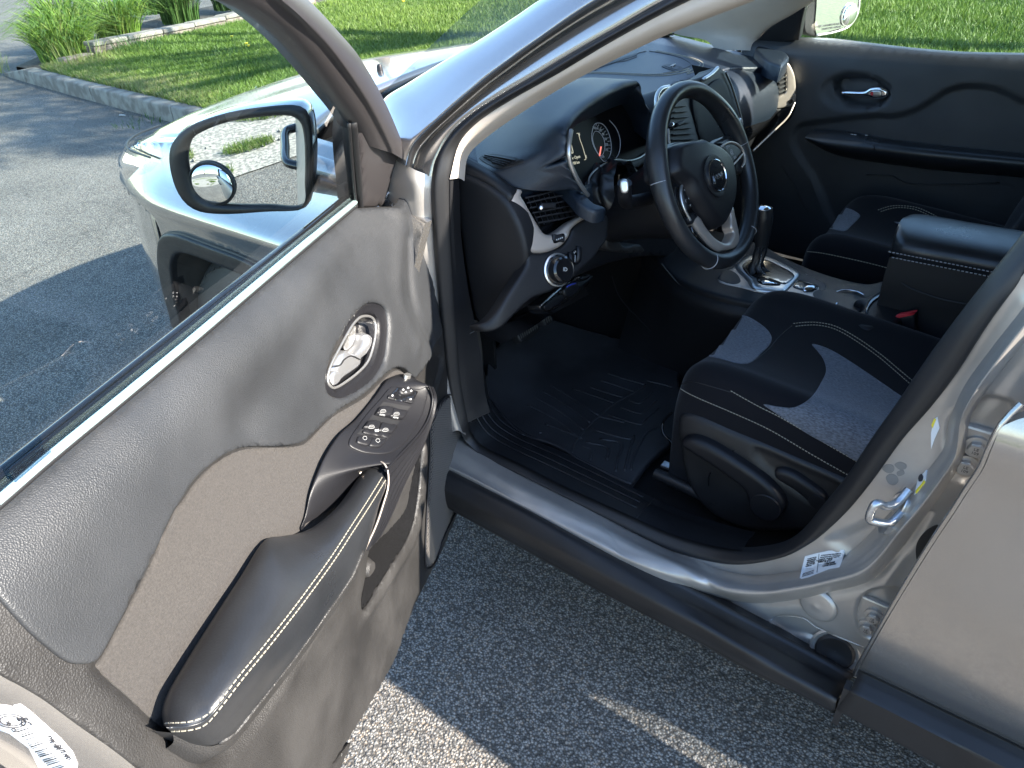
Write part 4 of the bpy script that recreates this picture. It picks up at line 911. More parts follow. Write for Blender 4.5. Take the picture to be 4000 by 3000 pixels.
for s in (1, -1):
    hl = loft('headlight', [[(x, s*y, z) for x, y, z in l] for l in ([(.36, .893, .955), (.40, .898, .935), (.44, .895, .915)], [(.50, .875, .958), (.535, .885, .915), (.555, .873, .868)], [(.60, .80, .955), (.655, .815, .91), (.675, .80, .864)], [(.655, .70, .950), (.715, .715, .91), (.735, .70, .866)], [(.70, .55, .948), (.765, .56, .91), (.79, .55, .87)])], M['lens'], CAR, nu=14, sub=6, flip=s < 0)
    loft('reflector', [[(x-.02, s*(y-.02), z) for x, y, z in l] for l in ([(.42, .885, .945), (.46, .885, .92)], [(.535, .86, .94), (.56, .86, .88)], [(.62, .79, .94), (.66, .79, .88)], [(.67, .69, .94), (.715, .69, .88)])], M['satin'], hl, nu=6, su=False)
    tube('drl_bar', [(.47, s*.872, .925), (.56, s*.835, .918), (.64, s*.765, .915), (.69, s*.68, .915)], .008, M['white'], hl, 8)
    tube('lamp_gap', [(.35, s*.886, .966), (.50, s*.865, .966), (.62, s*.775, .962), (.68, s*.66, .958)], .003, M['rubber'], CAR, 6)
hs = [[(-.15, .752, 1.062), (-.11, .60, 1.088), (-.065, .3, 1.105), (-.05, 0, 1.112)], [(.15, .785, 1.028), (.15, .62, 1.068), (.15, .3, 1.088), (.15, 0, 1.096)], [(.35, .80, .998), (.35, .64, 1.032), (.35, .3, 1.058), (.35, 0, 1.070)], [(.50, .78, .978), (.51, .62, 1.003), (.53, .3, 1.03), (.53, 0, 1.042)], [(.59, .73, .968), (.62, .58, .985), (.65, .3, 1.005), (.66, 0, 1.016)], [(.63, .70, .955), (.69, .54, .962), (.735, .3, .978), (.755, 0, .985)]]
hs = [[(x, y, z) for x, y, z in r]+[(x, -y, z) for x, y, z in r[::-1][1:]] for r in hs]
hood = loft('bonnet', hs, M['paint'], CAR, nu=60, sub=8, thick=.015)
for s in (1, -1):
    loft('fender_top', [[(x, s*y, z-(.04 if s < 0 else 0)), (x2, s*y2, z2-(.05 if s < 0 else 0))] for (x, y, z), (x2, y2, z2) in (((-.50, .90, .985), (-.50, .80, 1.04)), ((-.2, .882, 1.0), (-.2, .77, 1.052)), ((0, .875, 1.0), (0, .762, 1.048)), ((.2, .87, .985), (.2, .792, 1.018)), ((.4, .855, .965), (.4, .80, .985)), ((.56, .80, .955), (.56, .745, .965)))], M['paint'], CAR, nu=8, su=False, thick=.006, flip=s > 0)
loft('cowl', [[(x0+.02, y, 1.03), (x0-.06, y, 1.045), (x0-.16, y, 1.075)] for x0, y in ((-.17, .76), (-.09, .4), (-.07, 0), (-.09, -.4), (-.17, -.76))], M['black'], CAR, nu=12, thick=.005)
q = P(1483, 268, z=1.10); lathe('washer_jet', q, (0, 0, 1), [(.009, -.01), (.009, .006), (.006, .012), (.001, .013)], M['black'], CAR, 12)
q = P(1608, 318, z=1.05); lathe('wiper_pivot', q, (0, 0, 1), [(.018, -.02), (.018, .0), (.012, .008), (.001, .01)], M['black'], CAR, 16)
tube('wiper_arm', [q, q+np.array([-.05, .15, .01]), q+np.array([-.10, .42, .02])], .008, M['black'], CAR, 8)
# ------------------------------------------------------------ the open driver's door (one part of the car; its pieces are sub-parts)
DO = (-.50, .86, 0.0); DU = np.array([.42, -.9075, 0]); DU /= np.linalg.norm(DU)
def vb(u): return 1.047+.045*(-u-.15)
def belt(Q):
    d = np.maximum(0, vb(Q[:, 0])-Q[:, 1]); return .055*(1-np.exp(-d/.030))+.035*sst((d-.05)/.28)
DR = Surf(DO, DU, (0, 0, 1)); DR.fs.append(belt)
DR.ridge([(1500, 830), (1400, 980), (1240, 1230), (1120, 1430), (960, 1640)], .035, -.010)
DR.ridge(zE([(470, -60), (480, 250), (530, 430), (615, 590)]), .014, -.008)
DR.ridge([(1560, 860), (1545, 1000), (1555, 1180), (1620, 1340)], .022, .006)
DR.blob((1180, 1280), .10, .008, .06)
DR.ridge(zR([(1250, 20), (1252, 120), (1248, 310), (1218, 560), (1168, 705), (1074, 855), (978, 1010), (880, 1160)]), .012, .008)
sp_o = [(1743, 1548), (1705, 1595), (1683, 1659), (1680, 1798), (1673, 1924), (1666, 2038), (1661, 2182), (1669, 2221), (1708, 2182), (1726, 2116), (1774, 2013), (1810, 1929), (1828, 1809), (1822, 1608), (1795, 1557), (1765, 1543)]
DR.region([(p[0]*1.0, p[1]) for p in sp_o], .004, .006)
fab = [(1660, 1340), (1690, 1385), (1660, 1440), (1615, 1490), (1590, 1440), (1553, 1436), (1515, 1462), (1427, 1545), (1363, 1583), (1202, 1722), (1114, 1744), (981, 1747), (899, 1772), (823, 1823), (759, 1886), (715, 1953), (671, 2050), (608, 2165), (506, 2368), (443, 2488), (405, 2558), (373, 2600), (520, 2740), (640, 2860), (700, 2930), (900, 2960), (1100, 2700), (1420, 2150), (1650, 1760), (1700, 1550), (1735, 1400)]
DRL = Surf(DO, DU, (0, 0, 1)); DRL.fs = list(DR.fs); DR.region(fab, -.009, .007)
DR0 = Surf(DO, DU, (0, 0, 1)); DR0.fs = list(DR.fs)
bowl_o = zL([(370, 215), (450, 158), (520, 165), (568, 210), (585, 300), (580, 420), (560, 560), (500, 680), (400, 770), (290, 830), (220, 840), (160, 810), (135, 740), (145, 640), (190, 500), (265, 365)])
bowl_i = zL([(410, 252), (480, 257), (506, 300), (502, 420), (462, 560), (400, 640), (300, 720), (210, 768), (172, 740), (165, 690), (190, 600), (240, 500), (315, 360), (360, 292)])
DR.region(bowl_o, -.006, .008); DR.region(bowl_i, -.034, .006); DRL.region(bowl_o, -.006, .008)
hinge_edge = [(1610, 747, 'c'), (1648, 769), (1656, 816), (1666, 900), (1680, 987), (1705, 1133), (1724, 1247), (1737, 1329), (1743, 1418), (1768, 1507), (1806, 1583), (1832, 1678), (1838, 1798), (1837, 1821), (1816, 1941), (1792, 2001), (1732, 2146), (1684, 2243), (1611, 2393), (1551, 2562), (1479, 2700), (1390, 2850), (1300, 2990)]
he = DR.uv(hinge_edge)
endpx = [(538, 3000), (443, 2925), (316, 2836), (184, 2738), (95, 2684), (0, 2630)]
ee = DR.uv(endpx)
bot = [('uv', u, v) for u, v in ((-.72, .30), (-.85, .32), (-.95, .38), (-1.0, .47))]
gl = [(1370, 814), (1228, 938), (1000, 1133), (753, 1346), (494, 1562), (203, 1800), (0, 1978), (-160, 2110)]
trim_o = [('uv',)+q for q in he]+bot+[('uv', u, v) for u, v in ee]+[('uv', -1.075, 1.00), ('uv', -1.085, 1.06), ('uv', -1.07, 1.084, 'c')]+[(p[0], p[1]) for p in gl[::-1]]+[(1400, 813), (1500, 808), (1566, 802)]
DOOR = mk('front_door', [DO], [], M['paint'], CAR)
pocket = zR([(1222, 60), (1236, 110), (1232, 300), (1200, 540), (1150, 680), (1060, 830), (960, 990), (865, 1132), (850, 1080), (880, 900), (900, 760), (958, 690), (1050, 600), (1140, 480), (1178, 300), (1196, 120)])
base = DR.sheet('door_trim', trim_o, M['hard'], DOOR, res=.0075, rnd=.003, depth=.003, holes=[pocket], n=4)
hq = resample(cr([q[:2] for q in he]+[b[1:3] for b in bot], 5), 80)
grid_mesh('door_inner_seal', np.stack([DR.w(hq, -.003), DR.w(hq, -.02), DR.w(hq, -.06)], 1), M['rubber'], DOOR)
q = DR.uv(pocket); qq = resample(cr(q, 4, True), 90, True)
grid_mesh('map_pocket_wall', np.stack([DR.w(qq, -.003), DR.w(qq, -.085)], 1), M['carpet'], DOOR, closed_v=True)  # near-black wall and back carry the armrest's shade in their colour
# pocket behind the slot: floor and walls
pk = Surf(DO, DU, (0, 0, 1)); pk.fs.append(lambda Q: np.full(len(Q), .008))
pk.sheet('map_pocket_back', zR([(1280, -60), (1290, 400), (1200, 700), (900, 1200), (800, 1200), (850, 700), (1050, 300), (1150, -60)]), M['carpet'], DOOR, res=.02, rnd=0, depth=0)
h_ = DR.at(1450, 2226, -.03); lathe('bottle_boss', h_, DR.N, [(.022, -.03), (.022, -.01), (.015, .002), (.001, .004)], M['hard'], DOOR, 20)
# leatherette upper, lying proud of the moulding
lea = [(1648, 772), (1654, 816), (1662, 900), (1676, 987), (1701, 1133), (1720, 1247), (1731, 1297), (1705, 1342), (1694, 1380), (1658, 1440), (1625, 1479, 'c'), (1606, 1462), (1585, 1440), (1553, 1436), (1515, 1458), (1427, 1541), (1363, 1580), (1290, 1634), (1202, 1718), (1160, 1736), (1114, 1742), (981, 1744), (899, 1768), (823, 1820), (759, 1882), (715, 1950), (671, 2025), (608, 2165), (506, 2368), (443, 2488), (405, 2556), (373, 2589), (316, 2597), (272, 2587), (209, 2543), (127, 2472), (63, 2404), (0, 2333), (-60, 2268), (-150, 2170), (-160, 2122)]+gl[::-1][1:]+[(1400, 815), (1500, 811), (1566, 806), (1612, 752)]
lea3 = [p for p in lea]
upper = DRL.sheet('leatherette_panel', lea3, M['leatherette'], DOOR, dh=.0045, res=.006, rnd=.0035, depth=.012, holes=[bowl_o], n=4)
fabi = [(1530, 1462), (1440, 1548), (1370, 1592), (1290, 1648), (1206, 1730), (1160, 1746), (981, 1755), (903, 1780), (829, 1830), (767, 1894), (723, 1960), (679, 2035), (616, 2175), (514, 2378), (451, 2498), (413, 2568), (390, 2608), (500, 2715), (640, 2840), (760, 2860), (1000, 2560), (1200, 2180), (1330, 1960), (1450, 1800), (1600, 1560), (1590, 1470), (1560, 1448)]
DR.sheet('cloth_insert', fabi, M['fabric'], DOOR, dh=.0035, res=.010, rnd=.003, depth=.008, n=4)
M['hchrome'] = mat('satin_chrome', (.85, .85, .86), .3, metal=.9)
# inner handle in its bowl
DR.sheet('handle_bowl', bowl_o, M['black'], DOOR, dh=.0015, res=.0045, rnd=.0025, depth=.01)
bz = DR0.uv(bowl_i); bzz = resample(cr(bz, 5, True), 80, True)
grid_mesh('bowl_rim', sweep_g(DR0.w(bzz, -.004), circ(.0022, 8), DR0.N, True), M['satin'], DOOR, True, True)
lev = zL([(176, 700), (190, 640), (222, 580), (262, 520), (312, 500), (350, 522), (400, 485), (436, 430), (440, 385), (462, 378), (480, 400), (478, 455), (445, 525), (402, 565), (396, 604), (340, 652), (280, 694), (232, 742), (205, 762), (180, 750)])
DR0.sheet('door_handle', lev, M['hchrome'], DOOR, dh=-.004, res=.003, rnd=.010, depth=.016, n=5)
DR0.sheet('lock_slide', zL([(180, 690), (205, 645), (240, 650), (255, 690), (235, 730), (200, 745)]), M['hchrome'], DOOR, dh=-.001, res=.003, rnd=.005, depth=.008)
DR0.line('handle_groove', zL([(185, 610), (240, 600), (270, 560), (320, 535), (380, 560)]), .0011, M['rubber'], DOOR, dh=-.003)
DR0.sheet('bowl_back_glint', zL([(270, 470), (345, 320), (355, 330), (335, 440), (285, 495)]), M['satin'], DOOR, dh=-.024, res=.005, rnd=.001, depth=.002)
# speaker grille: rim, mesh of fine ribs
DR.sheet('speaker_backing', sp_o, M['black'], DOOR, dh=.0012, res=.012, rnd=.001, depth=.004, n=4)
sp = cr(DR.uv(sp_o, .003), 4, True)
DR.line('speaker_rim', sp_o, .0022, M['black'], DOOR, dh=.003, closed=True)
mb = MB(); lo, hi = sp.min(0), sp.max(0)
v = lo[1]
while v < hi[1]:
    us = np.arange(lo[0], hi[0], .006); Q = np.stack([us, np.full(len(us), v)+.012*(us-lo[0])/.1], 1); m = inside(Q, sp) & (dist(Q, sp) > .003)
    if m.sum() > 2:
        W = DR.w(Q[m], .0018)
        for a, b in zip(W[:-1:2], W[2::2]): mb.bar(a, b, .0028, .0004, DR.N)
    v += .0062
u = lo[0]
while u < hi[0]:
    vs_ = np.arange(lo[1], hi[1], .01); Q = np.stack([np.full(len(vs_), u), vs_], 1); m = inside(Q, sp) & (dist(Q, sp) > .003)
    if m.sum() > 2:
        W = DR.w(Q[m], .0016)
        for a, b in zip(W[:-1], W[1:]): mb.bar(a, b, .0010, .0004, DR.N)
    u += .0075
mb.build('speaker_mesh', M['meshp'], DOOR, kind='stuff')

def D(px, py, wd): return pln(px, py, np.asarray(DO)+DR.N*wd, DR.N)
# armrest
a0 = [(1474, 1812), (1442, 1827), (1412, 1851), (1322, 1977), (1262, 2038), (1189, 2080), (1102, 2095), (1033, 2110), (937, 2254), (810, 2450), (696, 2634), (652, 2716), (632, 2780), (640, 2835)]
a3 = [(1490, 1818), (1506, 1838), (1500, 1868), (1440, 1965), (1375, 2065), (1300, 2180), (1200, 2318), (1130, 2410), (1035, 2530), (935, 2652), (840, 2775), (790, 2820), (730, 2838), (650, 2842)]
a4 = [(1500, 1822), (1512, 1850), (1508, 1890), (1470, 2010), (1440, 2110), (1395, 2215), (1330, 2320), (1265, 2410), (1165, 2550), (1070, 2672), (960, 2810), (890, 2886), (800, 2914), (668, 2862)]
w0 = [.125, .12, .115, .105, .100, .092, .086, .083, .083, .083, .084, .085, .088, .10]
w3 = [.145, .15, .155, .16, .165, .165, .165, .165, .164, .162, .156, .148, .138, .122]
w4 = [.145, .15, .155, .158, .160, .160, .158, .155, .150, .145, .138, .130, .120, .11]
S = []
for i in range(len(a0)):
    A, B_, C_ = D(*a0[i], w0[i]), D(*a3[i], w3[i]), D(*a4[i], w4[i]); up = np.array([0, 0, 1.]); t = min(1, i/2)*min(1, (13-i)/2+.2)
    L = np.linalg.norm(B_-A); k = min(.016, L*.22)*t
    S.append([A-up*.02-DR.N*.004, A, A*.78+B_*.22+up*k*.8, A*.5+B_*.5+up*k, A*.22+B_*.78+up*k*.75+DR.N*k*.2, B_, B_*.6+C_*.4+DR.N*.004*t, B_*.2+C_*.8+DR.N*.003*t, C_, C_-DR.N*.03-up*.004])
arm = loft('armrest', S, M['leather'], DOOR, nu=48, sub=6)
stl1 = [(a*.985+b*.015, c*.985+d*.015) for (a, c), (b, d) in zip(a3, a0)]; TA = Tgt(arm)
i0 = 1
o1 = [(p[0]-7, p[1]-5) for p in a3[2:]]; o2 = [(p[0]+6, p[1]+7) for p in a3[2:]]
o1[-1] = (645, 2826); o1[-2] = (728, 2822); o1[-3] = (785, 2806); o2[-1] = (655, 2856); o2[-2] = (732, 2852); o2[-3] = (798, 2833)
stitches('stitching', [o1, o2], TA, M['thread'], arm, step=.0066, L=.0046, r=.00045, lift=.0004)
seam('armrest_seam', a3[2:], TA, .0013, M['leather'], arm, lift=-.0002)
# piping line where the armrest meets the moulding
seam('armrest_base_line', [(1418, 2152), (1358, 2285), (1286, 2383), (1189, 2522), (1076, 2667), (970, 2800), (918, 2863), (848, 2908)], TA, .0025, M['hard'], arm, lift=0)
# lower moulding carrying the armrest: smooth shelf from the armrest underside back to the trim
S = []
for i in range(5, len(a4)):
    C_ = D(*a4[i], w4[i]-.004); E_ = C_-DR.N*.055-np.array([0, 0, .075]); S.append([C_+DR.N*.002, C_*.75+E_*.25+DR.N*.010, C_*.4+E_*.6+DR.N*.004, E_])
loft('armrest_bolster', S, M['hard'], DOOR, nu=16, sub=5)
# switch bezel, ribbed flank below it
b0 = [(1585, 1462), (1553, 1463), (1512, 1482), (1460, 1550), (1390, 1637), (1325, 1697), (1271, 1778), (1233, 1860), (1211, 1925), (1195, 2000), (1175, 2060)]
b1 = [(1600, 1470), (1640, 1490), (1676, 1510), (1688, 1560), (1672, 1632), (1625, 1705), (1575, 1760), (1520, 1812), (1470, 1818), (1425, 1845), (1330, 1975)]
wb0 = [.086]*11; wb1 = [.105, .13, .15, .155, .156, .157, .157, .156, .135, .118, .098]
S = []
for p, q, wa, wb in zip(b0, b1, wb0, wb1):
    A, B_ = D(*p, wa), D(*q, wb); S.append([A-np.array([0, 0, .01]), A, A*.66+B_*.34+np.array([0, 0, .002]), A*.33+B_*.67+np.array([0, 0, .002]), B_, B_+DR.N*.0015-np.array([0, 0, .004])])
bez = loft('switch_panel', S, M['black'], DOOR, nu=36, sub=6)
c1 = [(1684, 1515), (1697, 1560), (1685, 1632), (1655, 1730), (1612, 1820), (1570, 1905), (1530, 2000), (1480, 2095), (1424, 2150)]
c0_ = [(1676, 1508), (1690, 1558), (1676, 1628), (1640, 1690), (1590, 1747), (1540, 1800), (1506, 1838), (1507, 1900), (1420, 2148)]
wc1 = [.150, .15, .145, .140, .135, .13, .13, .135, .150]; wc0 = [.152, .156, .157, .157, .157, .157, .157, .158, .157]
S = []
for p, q, wa, wb in zip(c0_, c1, wc0, wc1):
    A, B_ = D(*p, wa), D(*q, wb); row = []
    for k in range(61):
        t = k/60; row.append(A*(1-t)+B_*t+DR.N*(.0030*math.cos(t*2*math.pi*6)+.004*math.sin(math.pi*t)))
    S.append(row)
loft('ribbed_flank', S, M['gloss'] if 0 else M['black'], DOOR, nu=61, sub=6, su=False)
tube('bezel_edge', [D(*p, wd+.001) for p, wd in zip(c0_[:7], wc0)], .0022, M['satin'] if 0 else M['black'], DOOR, 8)
tube('grip_collar', [D(*p, wd) for p, wd in (((1405, 1850), .118), ((1430, 1815), .124), ((1465, 1802), .134), ((1500, 1812), .152), ((1515, 1845), .160), ((1516, 1900), .162), ((1500, 1960), .162), ((1470, 2050), .162), ((1424, 2150), .160))], .0015, M['bronze'], DOOR, 8)
TB = Tgt(bez)
def pad(name, o, lift, mt=None, rnd=5, res=9, par=None, smooth=True): return decal(name, zL(o), TB, mt or M['black'], par or DOOR, lift=lift, res=res, rnd=rnd, skirt=.003, smooth=smooth)
plate = pad('switch_bezel', [(602, 762), (700, 765), (800, 775), (862, 762), (862, 830), (850, 880), (830, 950), (790, 1030), (735, 1120), (650, 1205), (570, 1240), (430, 1238), (350, 1215), (298, 1180), (305, 1130), (350, 1060), (430, 950), (520, 850)], .0025, rnd=6)
pad('mirror_switch_plate', [(642, 764, 'c'), (796, 792, 'c'), (748, 890, 'c'), (560, 850, 'c')], .0042, M['gloss'], rnd=3)
pad('mirror_knob', [(640, 795), (660, 775), (700, 768), (740, 778), (757, 800), (745, 822), (705, 832), (660, 824)], .0085, rnd=9)
for o in ([(735, 810), (745, 800), (720, 783), (700, 772)],): pass
for cx, cy_ in ((672, 795), (708, 780), (728, 798), (690, 812)):
    pad('arrow_mark', [(cx-9, cy_+2, 'c'), (cx+1, cy_-8, 'c'), (cx+9, cy_+3, 'c'), (cx, cy_+6, 'c')], .0092, M['white'], 0, 8)
pad('mirror_button', [(575, 825), (600, 820), (625, 830), (620, 862), (590, 858), (568, 848)], .0058, rnd=4); pad('mirror_button', [(700, 845), (725, 845), (762, 852), (748, 886), (712, 880), (692, 872)], .0058, rnd=4)
pad('button_mark', [(595, 832), (604, 828), (604, 840), (595, 840)], .0064, M['white'], 0, 8); pad('button_mark', [(724, 852), (735, 852), (733, 862), (722, 860)], .0064, M['white'], 0, 8)
def well(o): return pad('switch_well', o, .0030, M['rubber'], 0)
for o in ([(540, 870, 'c'), (738, 905, 'c'), (700, 945, 'c'), (505, 915, 'c')], [(462, 968, 'c'), (660, 1010, 'c'), (635, 1050, 'c'), (425, 1020, 'c')], [(385, 1070, 'c'), (600, 1110, 'c'), (565, 1148, 'c'), (350, 1105, 'c')]): well(o)
def sw(o, mk_, auto):
    s = pad('window_switch', o, .0095, M['black'], rnd=7); T2 = Tgt(s)
    cx, cy_ = mk_; F_ = lambda pts: zL([(cx+x, cy_+y) for x, y in pts])
    m1 = F_([(-20, 6), (-17, -5), (-8, -12), (9, -13), (18, -8), (19, 4), (0, 8)])
    p = online([q[:2] for q in m1], T2, .0004, 4, True)
    if len(p) > 4: grid_mesh('window_symbol', sweep_g(p, circ(.00028, 5), None, True), M['white'], DOOR, True, True)
    seam('window_symbol', F_([(-15, -2), (15, -3)]), T2, .00028, M['white'], DOOR, .0004, n=4)
    if auto: text_on('switch_text', 'AUTO', zL([(cx-6, cy_+24)])[0], (16, 3.2), T2, .0042, M['white'], DOOR, lift=.0005)
sw([(505, 918), (530, 908), (600, 918), (592, 975), (572, 985), (478, 968), (488, 940)], (545, 935), 1)
sw([(604, 920), (640, 930), (708, 945), (690, 985), (672, 1002), (578, 985), (590, 950)], (642, 955), 1)
sw([(425, 1022), (450, 1015), (512, 1028), (505, 1070), (488, 1090), (390, 1070), (402, 1050)], (462, 1048), 0)
sw([(520, 1030), (560, 1040), (636, 1052), (612, 1090), (590, 1112), (494, 1092), (505, 1060)], (562, 1070), 0)
pad('window_lock', [(388, 1082), (420, 1078), (585, 1108), (568, 1140), (540, 1136), (392, 1106)], .0065, rnd=5)
pad('button_mark', [(470, 1080), (494, 1078), (498, 1096), (472, 1096)], .0072, M['white'], 0, 6)
pad('lock_button', [(352, 1130), (370, 1122), (452, 1135), (430, 1190), (400, 1190), (345, 1170)], .0062, rnd=6); pad('lock_button', [(456, 1137), (500, 1140), (560, 1150), (530, 1192), (500, 1204), (434, 1192)], .0062, rnd=6)
for c in ((396, 1143), (490, 1162)):
    F_ = [(c[0]-14, c[1]), (c[0]-4, c[1]-12), (c[0]+12, c[1]-8), (c[0]+14, c[1]+8), (c[0], c[1]+14)]
    p = online([q[:2] for q in zL(F_)], TB, .0068, 4, True)
    if len(p) > 4: grid_mesh('lock_symbol', sweep_g(p, circ(.0003, 5), None, True), M['white'], DOOR, True, True)
decal('courtesy_tab', zL([(690, 690), (715, 678), (745, 690), (740, 700), (700, 700)]), TB, M['satin'], DOOR, lift=.006, res=8)

M['sealreflect'] = mat('belt_seal_reflection', (.42, .56, .56), .16, metal=.6)  # pale teal: belt seal plus its reflection in the glass, as colour
# window frame, glass and run channels (leaning in above the belt)
SL = Surf(np.asarray(DO)+np.array([0, 0, 1.05]), DU, np.array([0, 0, 1.])+DR.N*.40)
fl = [(1000, 20), (1076, 133), (1190, 247), (1297, 380), (1380, 487), (1450, 620), (1475, 720)]
fl = [(600, -95), (720, -55), (842, 0), (949, 44), (1076, 133), (1190, 247), (1297, 380), (1372, 480), (1415, 560)]
fm = [(760, -180), (900, -120), (1010, -60), (1095, 0), (1215, 110), (1330, 240), (1430, 390), (1500, 520), (1535, 600)]
frr = [(860, -230), (1000, -170), (1110, -80), (1203, 0), (1304, 108), (1400, 222), (1496, 392), (1560, 540), (1597, 640)]
S = []
for a, b, c in zip(fl, fm, frr):
    A, B_, C_ = SL.at(*a, .005), SL.at(*b, .030), SL.at(*c, .004)
    S.append([A-SL.N*.03, A, A*.6+B_*.4+SL.N*.004, B_-SL.N*.004, B_, B_*.6+C_*.4+SL.N*.006, B_*.2+C_*.8+SL.N*.006, C_, C_-SL.N*.03])
# off-frame: the frame runs over the top and down the free end of the door
offs = [('uv', -.86, .52), ('uv', -.98, .50), ('uv', -1.05, .42), ('uv', -1.085, .22), ('uv', -1.09, .0)]
S2 = []
for _, u, v_ in offs[::-1]:
    A = SL.w([(u+.05, v_-.05)], .005)[0]; B_ = SL.w([(u+.01, v_-.01)], .02)[0]; C_ = SL.w([(u-.02, v_+.02)], .004)[0]
    S2.append([A-SL.N*.03, A, A*.6+B_*.4+SL.N*.004, B_-SL.N*.004, B_, B_*.6+C_*.4+SL.N*.006, B_*.2+C_*.8+SL.N*.006, C_, C_-SL.N*.03])
M['frame'] = mat('window_frame_plastic', (.030, .027, .028), .45, bump=.1, bscale=500)
loft('window_frame', S2+S, M['frame'], DOOR, nu=44, sub=6)
tube('frame_bead', [SL.at(*p, .004) for p in [(862, -28), (990, 10), (1130, 128), (1238, 240), (1345, 375), (1430, 500)]], .003, M['rubber'], DOOR, 8)
SL.sheet('mirror_sail', [(1412, 500), (1412, 813, 'c'), (1470, 812), (1566, 808, 'c'), (1613, 735, 'c'), (1606, 680), (1580, 600), (1545, 520), (1490, 470)], M['frame'], DOOR, dh=.012, res=.02, rnd=.006, depth=.04)
SL.line('run_channel', [(1378, 470), (1388, 600), (1400, 720), (1408, 812)], .007, M['rubber'], DOOR, dh=.006)
SL.line('run_channel', [(1363, 480), (1372, 600), (1382, 720), (1392, 812)], .003, M['rubber'], DOOR, dh=.004)
go = [(1392, 818, 'c'), (1000, 1150), (494, 1580), (0, 1995), (-160, 2125), ('uv', -1.07, -.02, 'c'), ('uv', -1.07, .2), ('uv', -1.03, .4, 'c'), ('uv', -.95, .46), ('uv', -.86, .485)]+[(p[0]+12, p[1]-10) for p in fl[1:]]+[(1385, 480, 'c')]
SL.sheet('window_glass', go, M['glass'], DOOR, dh=.0, res=.05, rnd=0, depth=0)
bl = [(1392, 812), (1228, 948), (1000, 1140), (753, 1350), (494, 1566), (203, 1806), (0, 1982), (-160, 2118)]
tube('belt_seal_reflected', [SL.at(p[0]-6, p[1]-22, .004) for p in bl], .0052, M['sealreflect'], DOOR, 8)
tube('belt_lip', [SL.at(p[0], p[1]-8, .007) for p in bl], .0034, M['rubber'], DOOR, 8)
M['vinyl'] = glassmat('clear_vinyl', (.62, .70, .78))
SL.sheet('vinyl_sticker', [(35, 1832, 'c'), (188, 1712, 'c'), (200, 1768, 'c'), (62, 1885, 'c')], M['vinyl'], DOOR, dh=.004, res=.03, rnd=0, depth=.0008, smooth=False)
# outer skin of the door, seen in the mirror
G = []
for t in np.linspace(-.03, 1.10, 24):
    G.append([np.asarray(DO)-DU*t-DR.N*(.045+b_)+np.array([0, 0, z]) for z, b_ in ((.30, .0), (.42, .02), (.60, .035), (.80, .042), (.93, .035), (1.0, .015), (1.04+.03*t, -.02))])
osk = loft('outer_skin', G, M['paint2'], DOOR, nu=20, sub=1, thick=.004, flip=True)
tube('outer_belt_moulding', [np.asarray(DO)-DU*t-DR.N*.022+np.array([0, 0, 1.045+.03*t]) for t in (.05, .5, 1.08)], .009, M['gloss'], DOOR, 8)
hp = [np.asarray(DO)-DU*t-DR.N*w_+np.array([0, 0, z]) for t, w_, z in ((.82, .07, .93), (.84, .10, .935), (.93, .104, .94), (1.02, .10, .945), (1.04, .07, .945))]
tube('outer_handle', hp, .011, M['gloss'], DOOR, 10)
# free end face of the door, with the barcode sticker
endc = [('uv', -.72, .30)]+bot[1:]+[('uv', u, v_) for u, v_ in ee]+[('uv', -1.075, 1.0), ('uv', -1.085, 1.06)]
ec = resample(cr([q[1:3] for q in endc], 5), 60)
G = []
for u, v_ in ec:
    A = DR.w([(u, v_)], -.003)[0]; k = max(0, min(1, (v_-.32)/.1)); Cc = A-DR.N*(.115)-DU*.012*k; z = A[2]
    G.append([A+DU*.01, A-DU*.002, A-DR.N*.012-DU*.012*k, A*.7+Cc*.3-DU*.016*k, A*.3+Cc*.7-DU*.010*k, Cc-DU*.014*k, Cc-DR.N*.02+DU*.0])
end = grid_mesh('door_end_face', np.array(G), M['paint'], DOOR)
TE = Tgt(end)
st = decal('certification_sticker', [p+('c',) for p in zH([(-60, 1262), (130, 1265), (180, 1300), (380, 1480), (450, 1560), (480, 1640), (470, 1720), (260, 1720), (235, 1640), (180, 1530), (60, 1440), (-60, 1400)])], TE, M['sticker'], DOOR, lift=.001, res=16, smooth=False)
if st:
    TS = Tgt(st)
    for k in range(26):
        t = k/25; a = (70+k*9.2, 1420+k*10.5-3*t); L = (62, -22)
        if k % 5 == 3: continue
        seam('barcode_bar', zH([(a[0]+22, a[1]-8), (a[0]+22+L[0]*1.2, a[1]-10+L[1])]), TS, .0003+.0004*((k*7) % 3)/2, M['ink'], st, .0004, n=2, sides=4)
    for k, (s_, c) in enumerate((('EC', (150, 1370)), ('MADE IN', (215, 1690)), ('TYPE VEH', (330, 1500)), ('DATE MFD', (395, 1560)), ('VIN 1C4', (70, 1400)))):
        text_on('sticker_text', s_, zH([c])[0], (20, 26), TS, (.012, .006, .006, .006, .005)[k], M['ink'], st, lift=.0006)
    h, n = TS.hit(*zH([(70, 1365)])[0])
    if h is not None:
        a_ = ndir(np.cross(n, (0, 0, 1))); b_ = np.cross(n, a_)
        for r_ in (.011, .008): tube('seal_print', [h+n*.0006+(a_*math.cos(q)+b_*math.sin(q))*r_ for q in np.linspace(0, 6.2832, 25)[:-1]], .0005, M['ink'], st, 5, closed=True)

# ---- door mirror

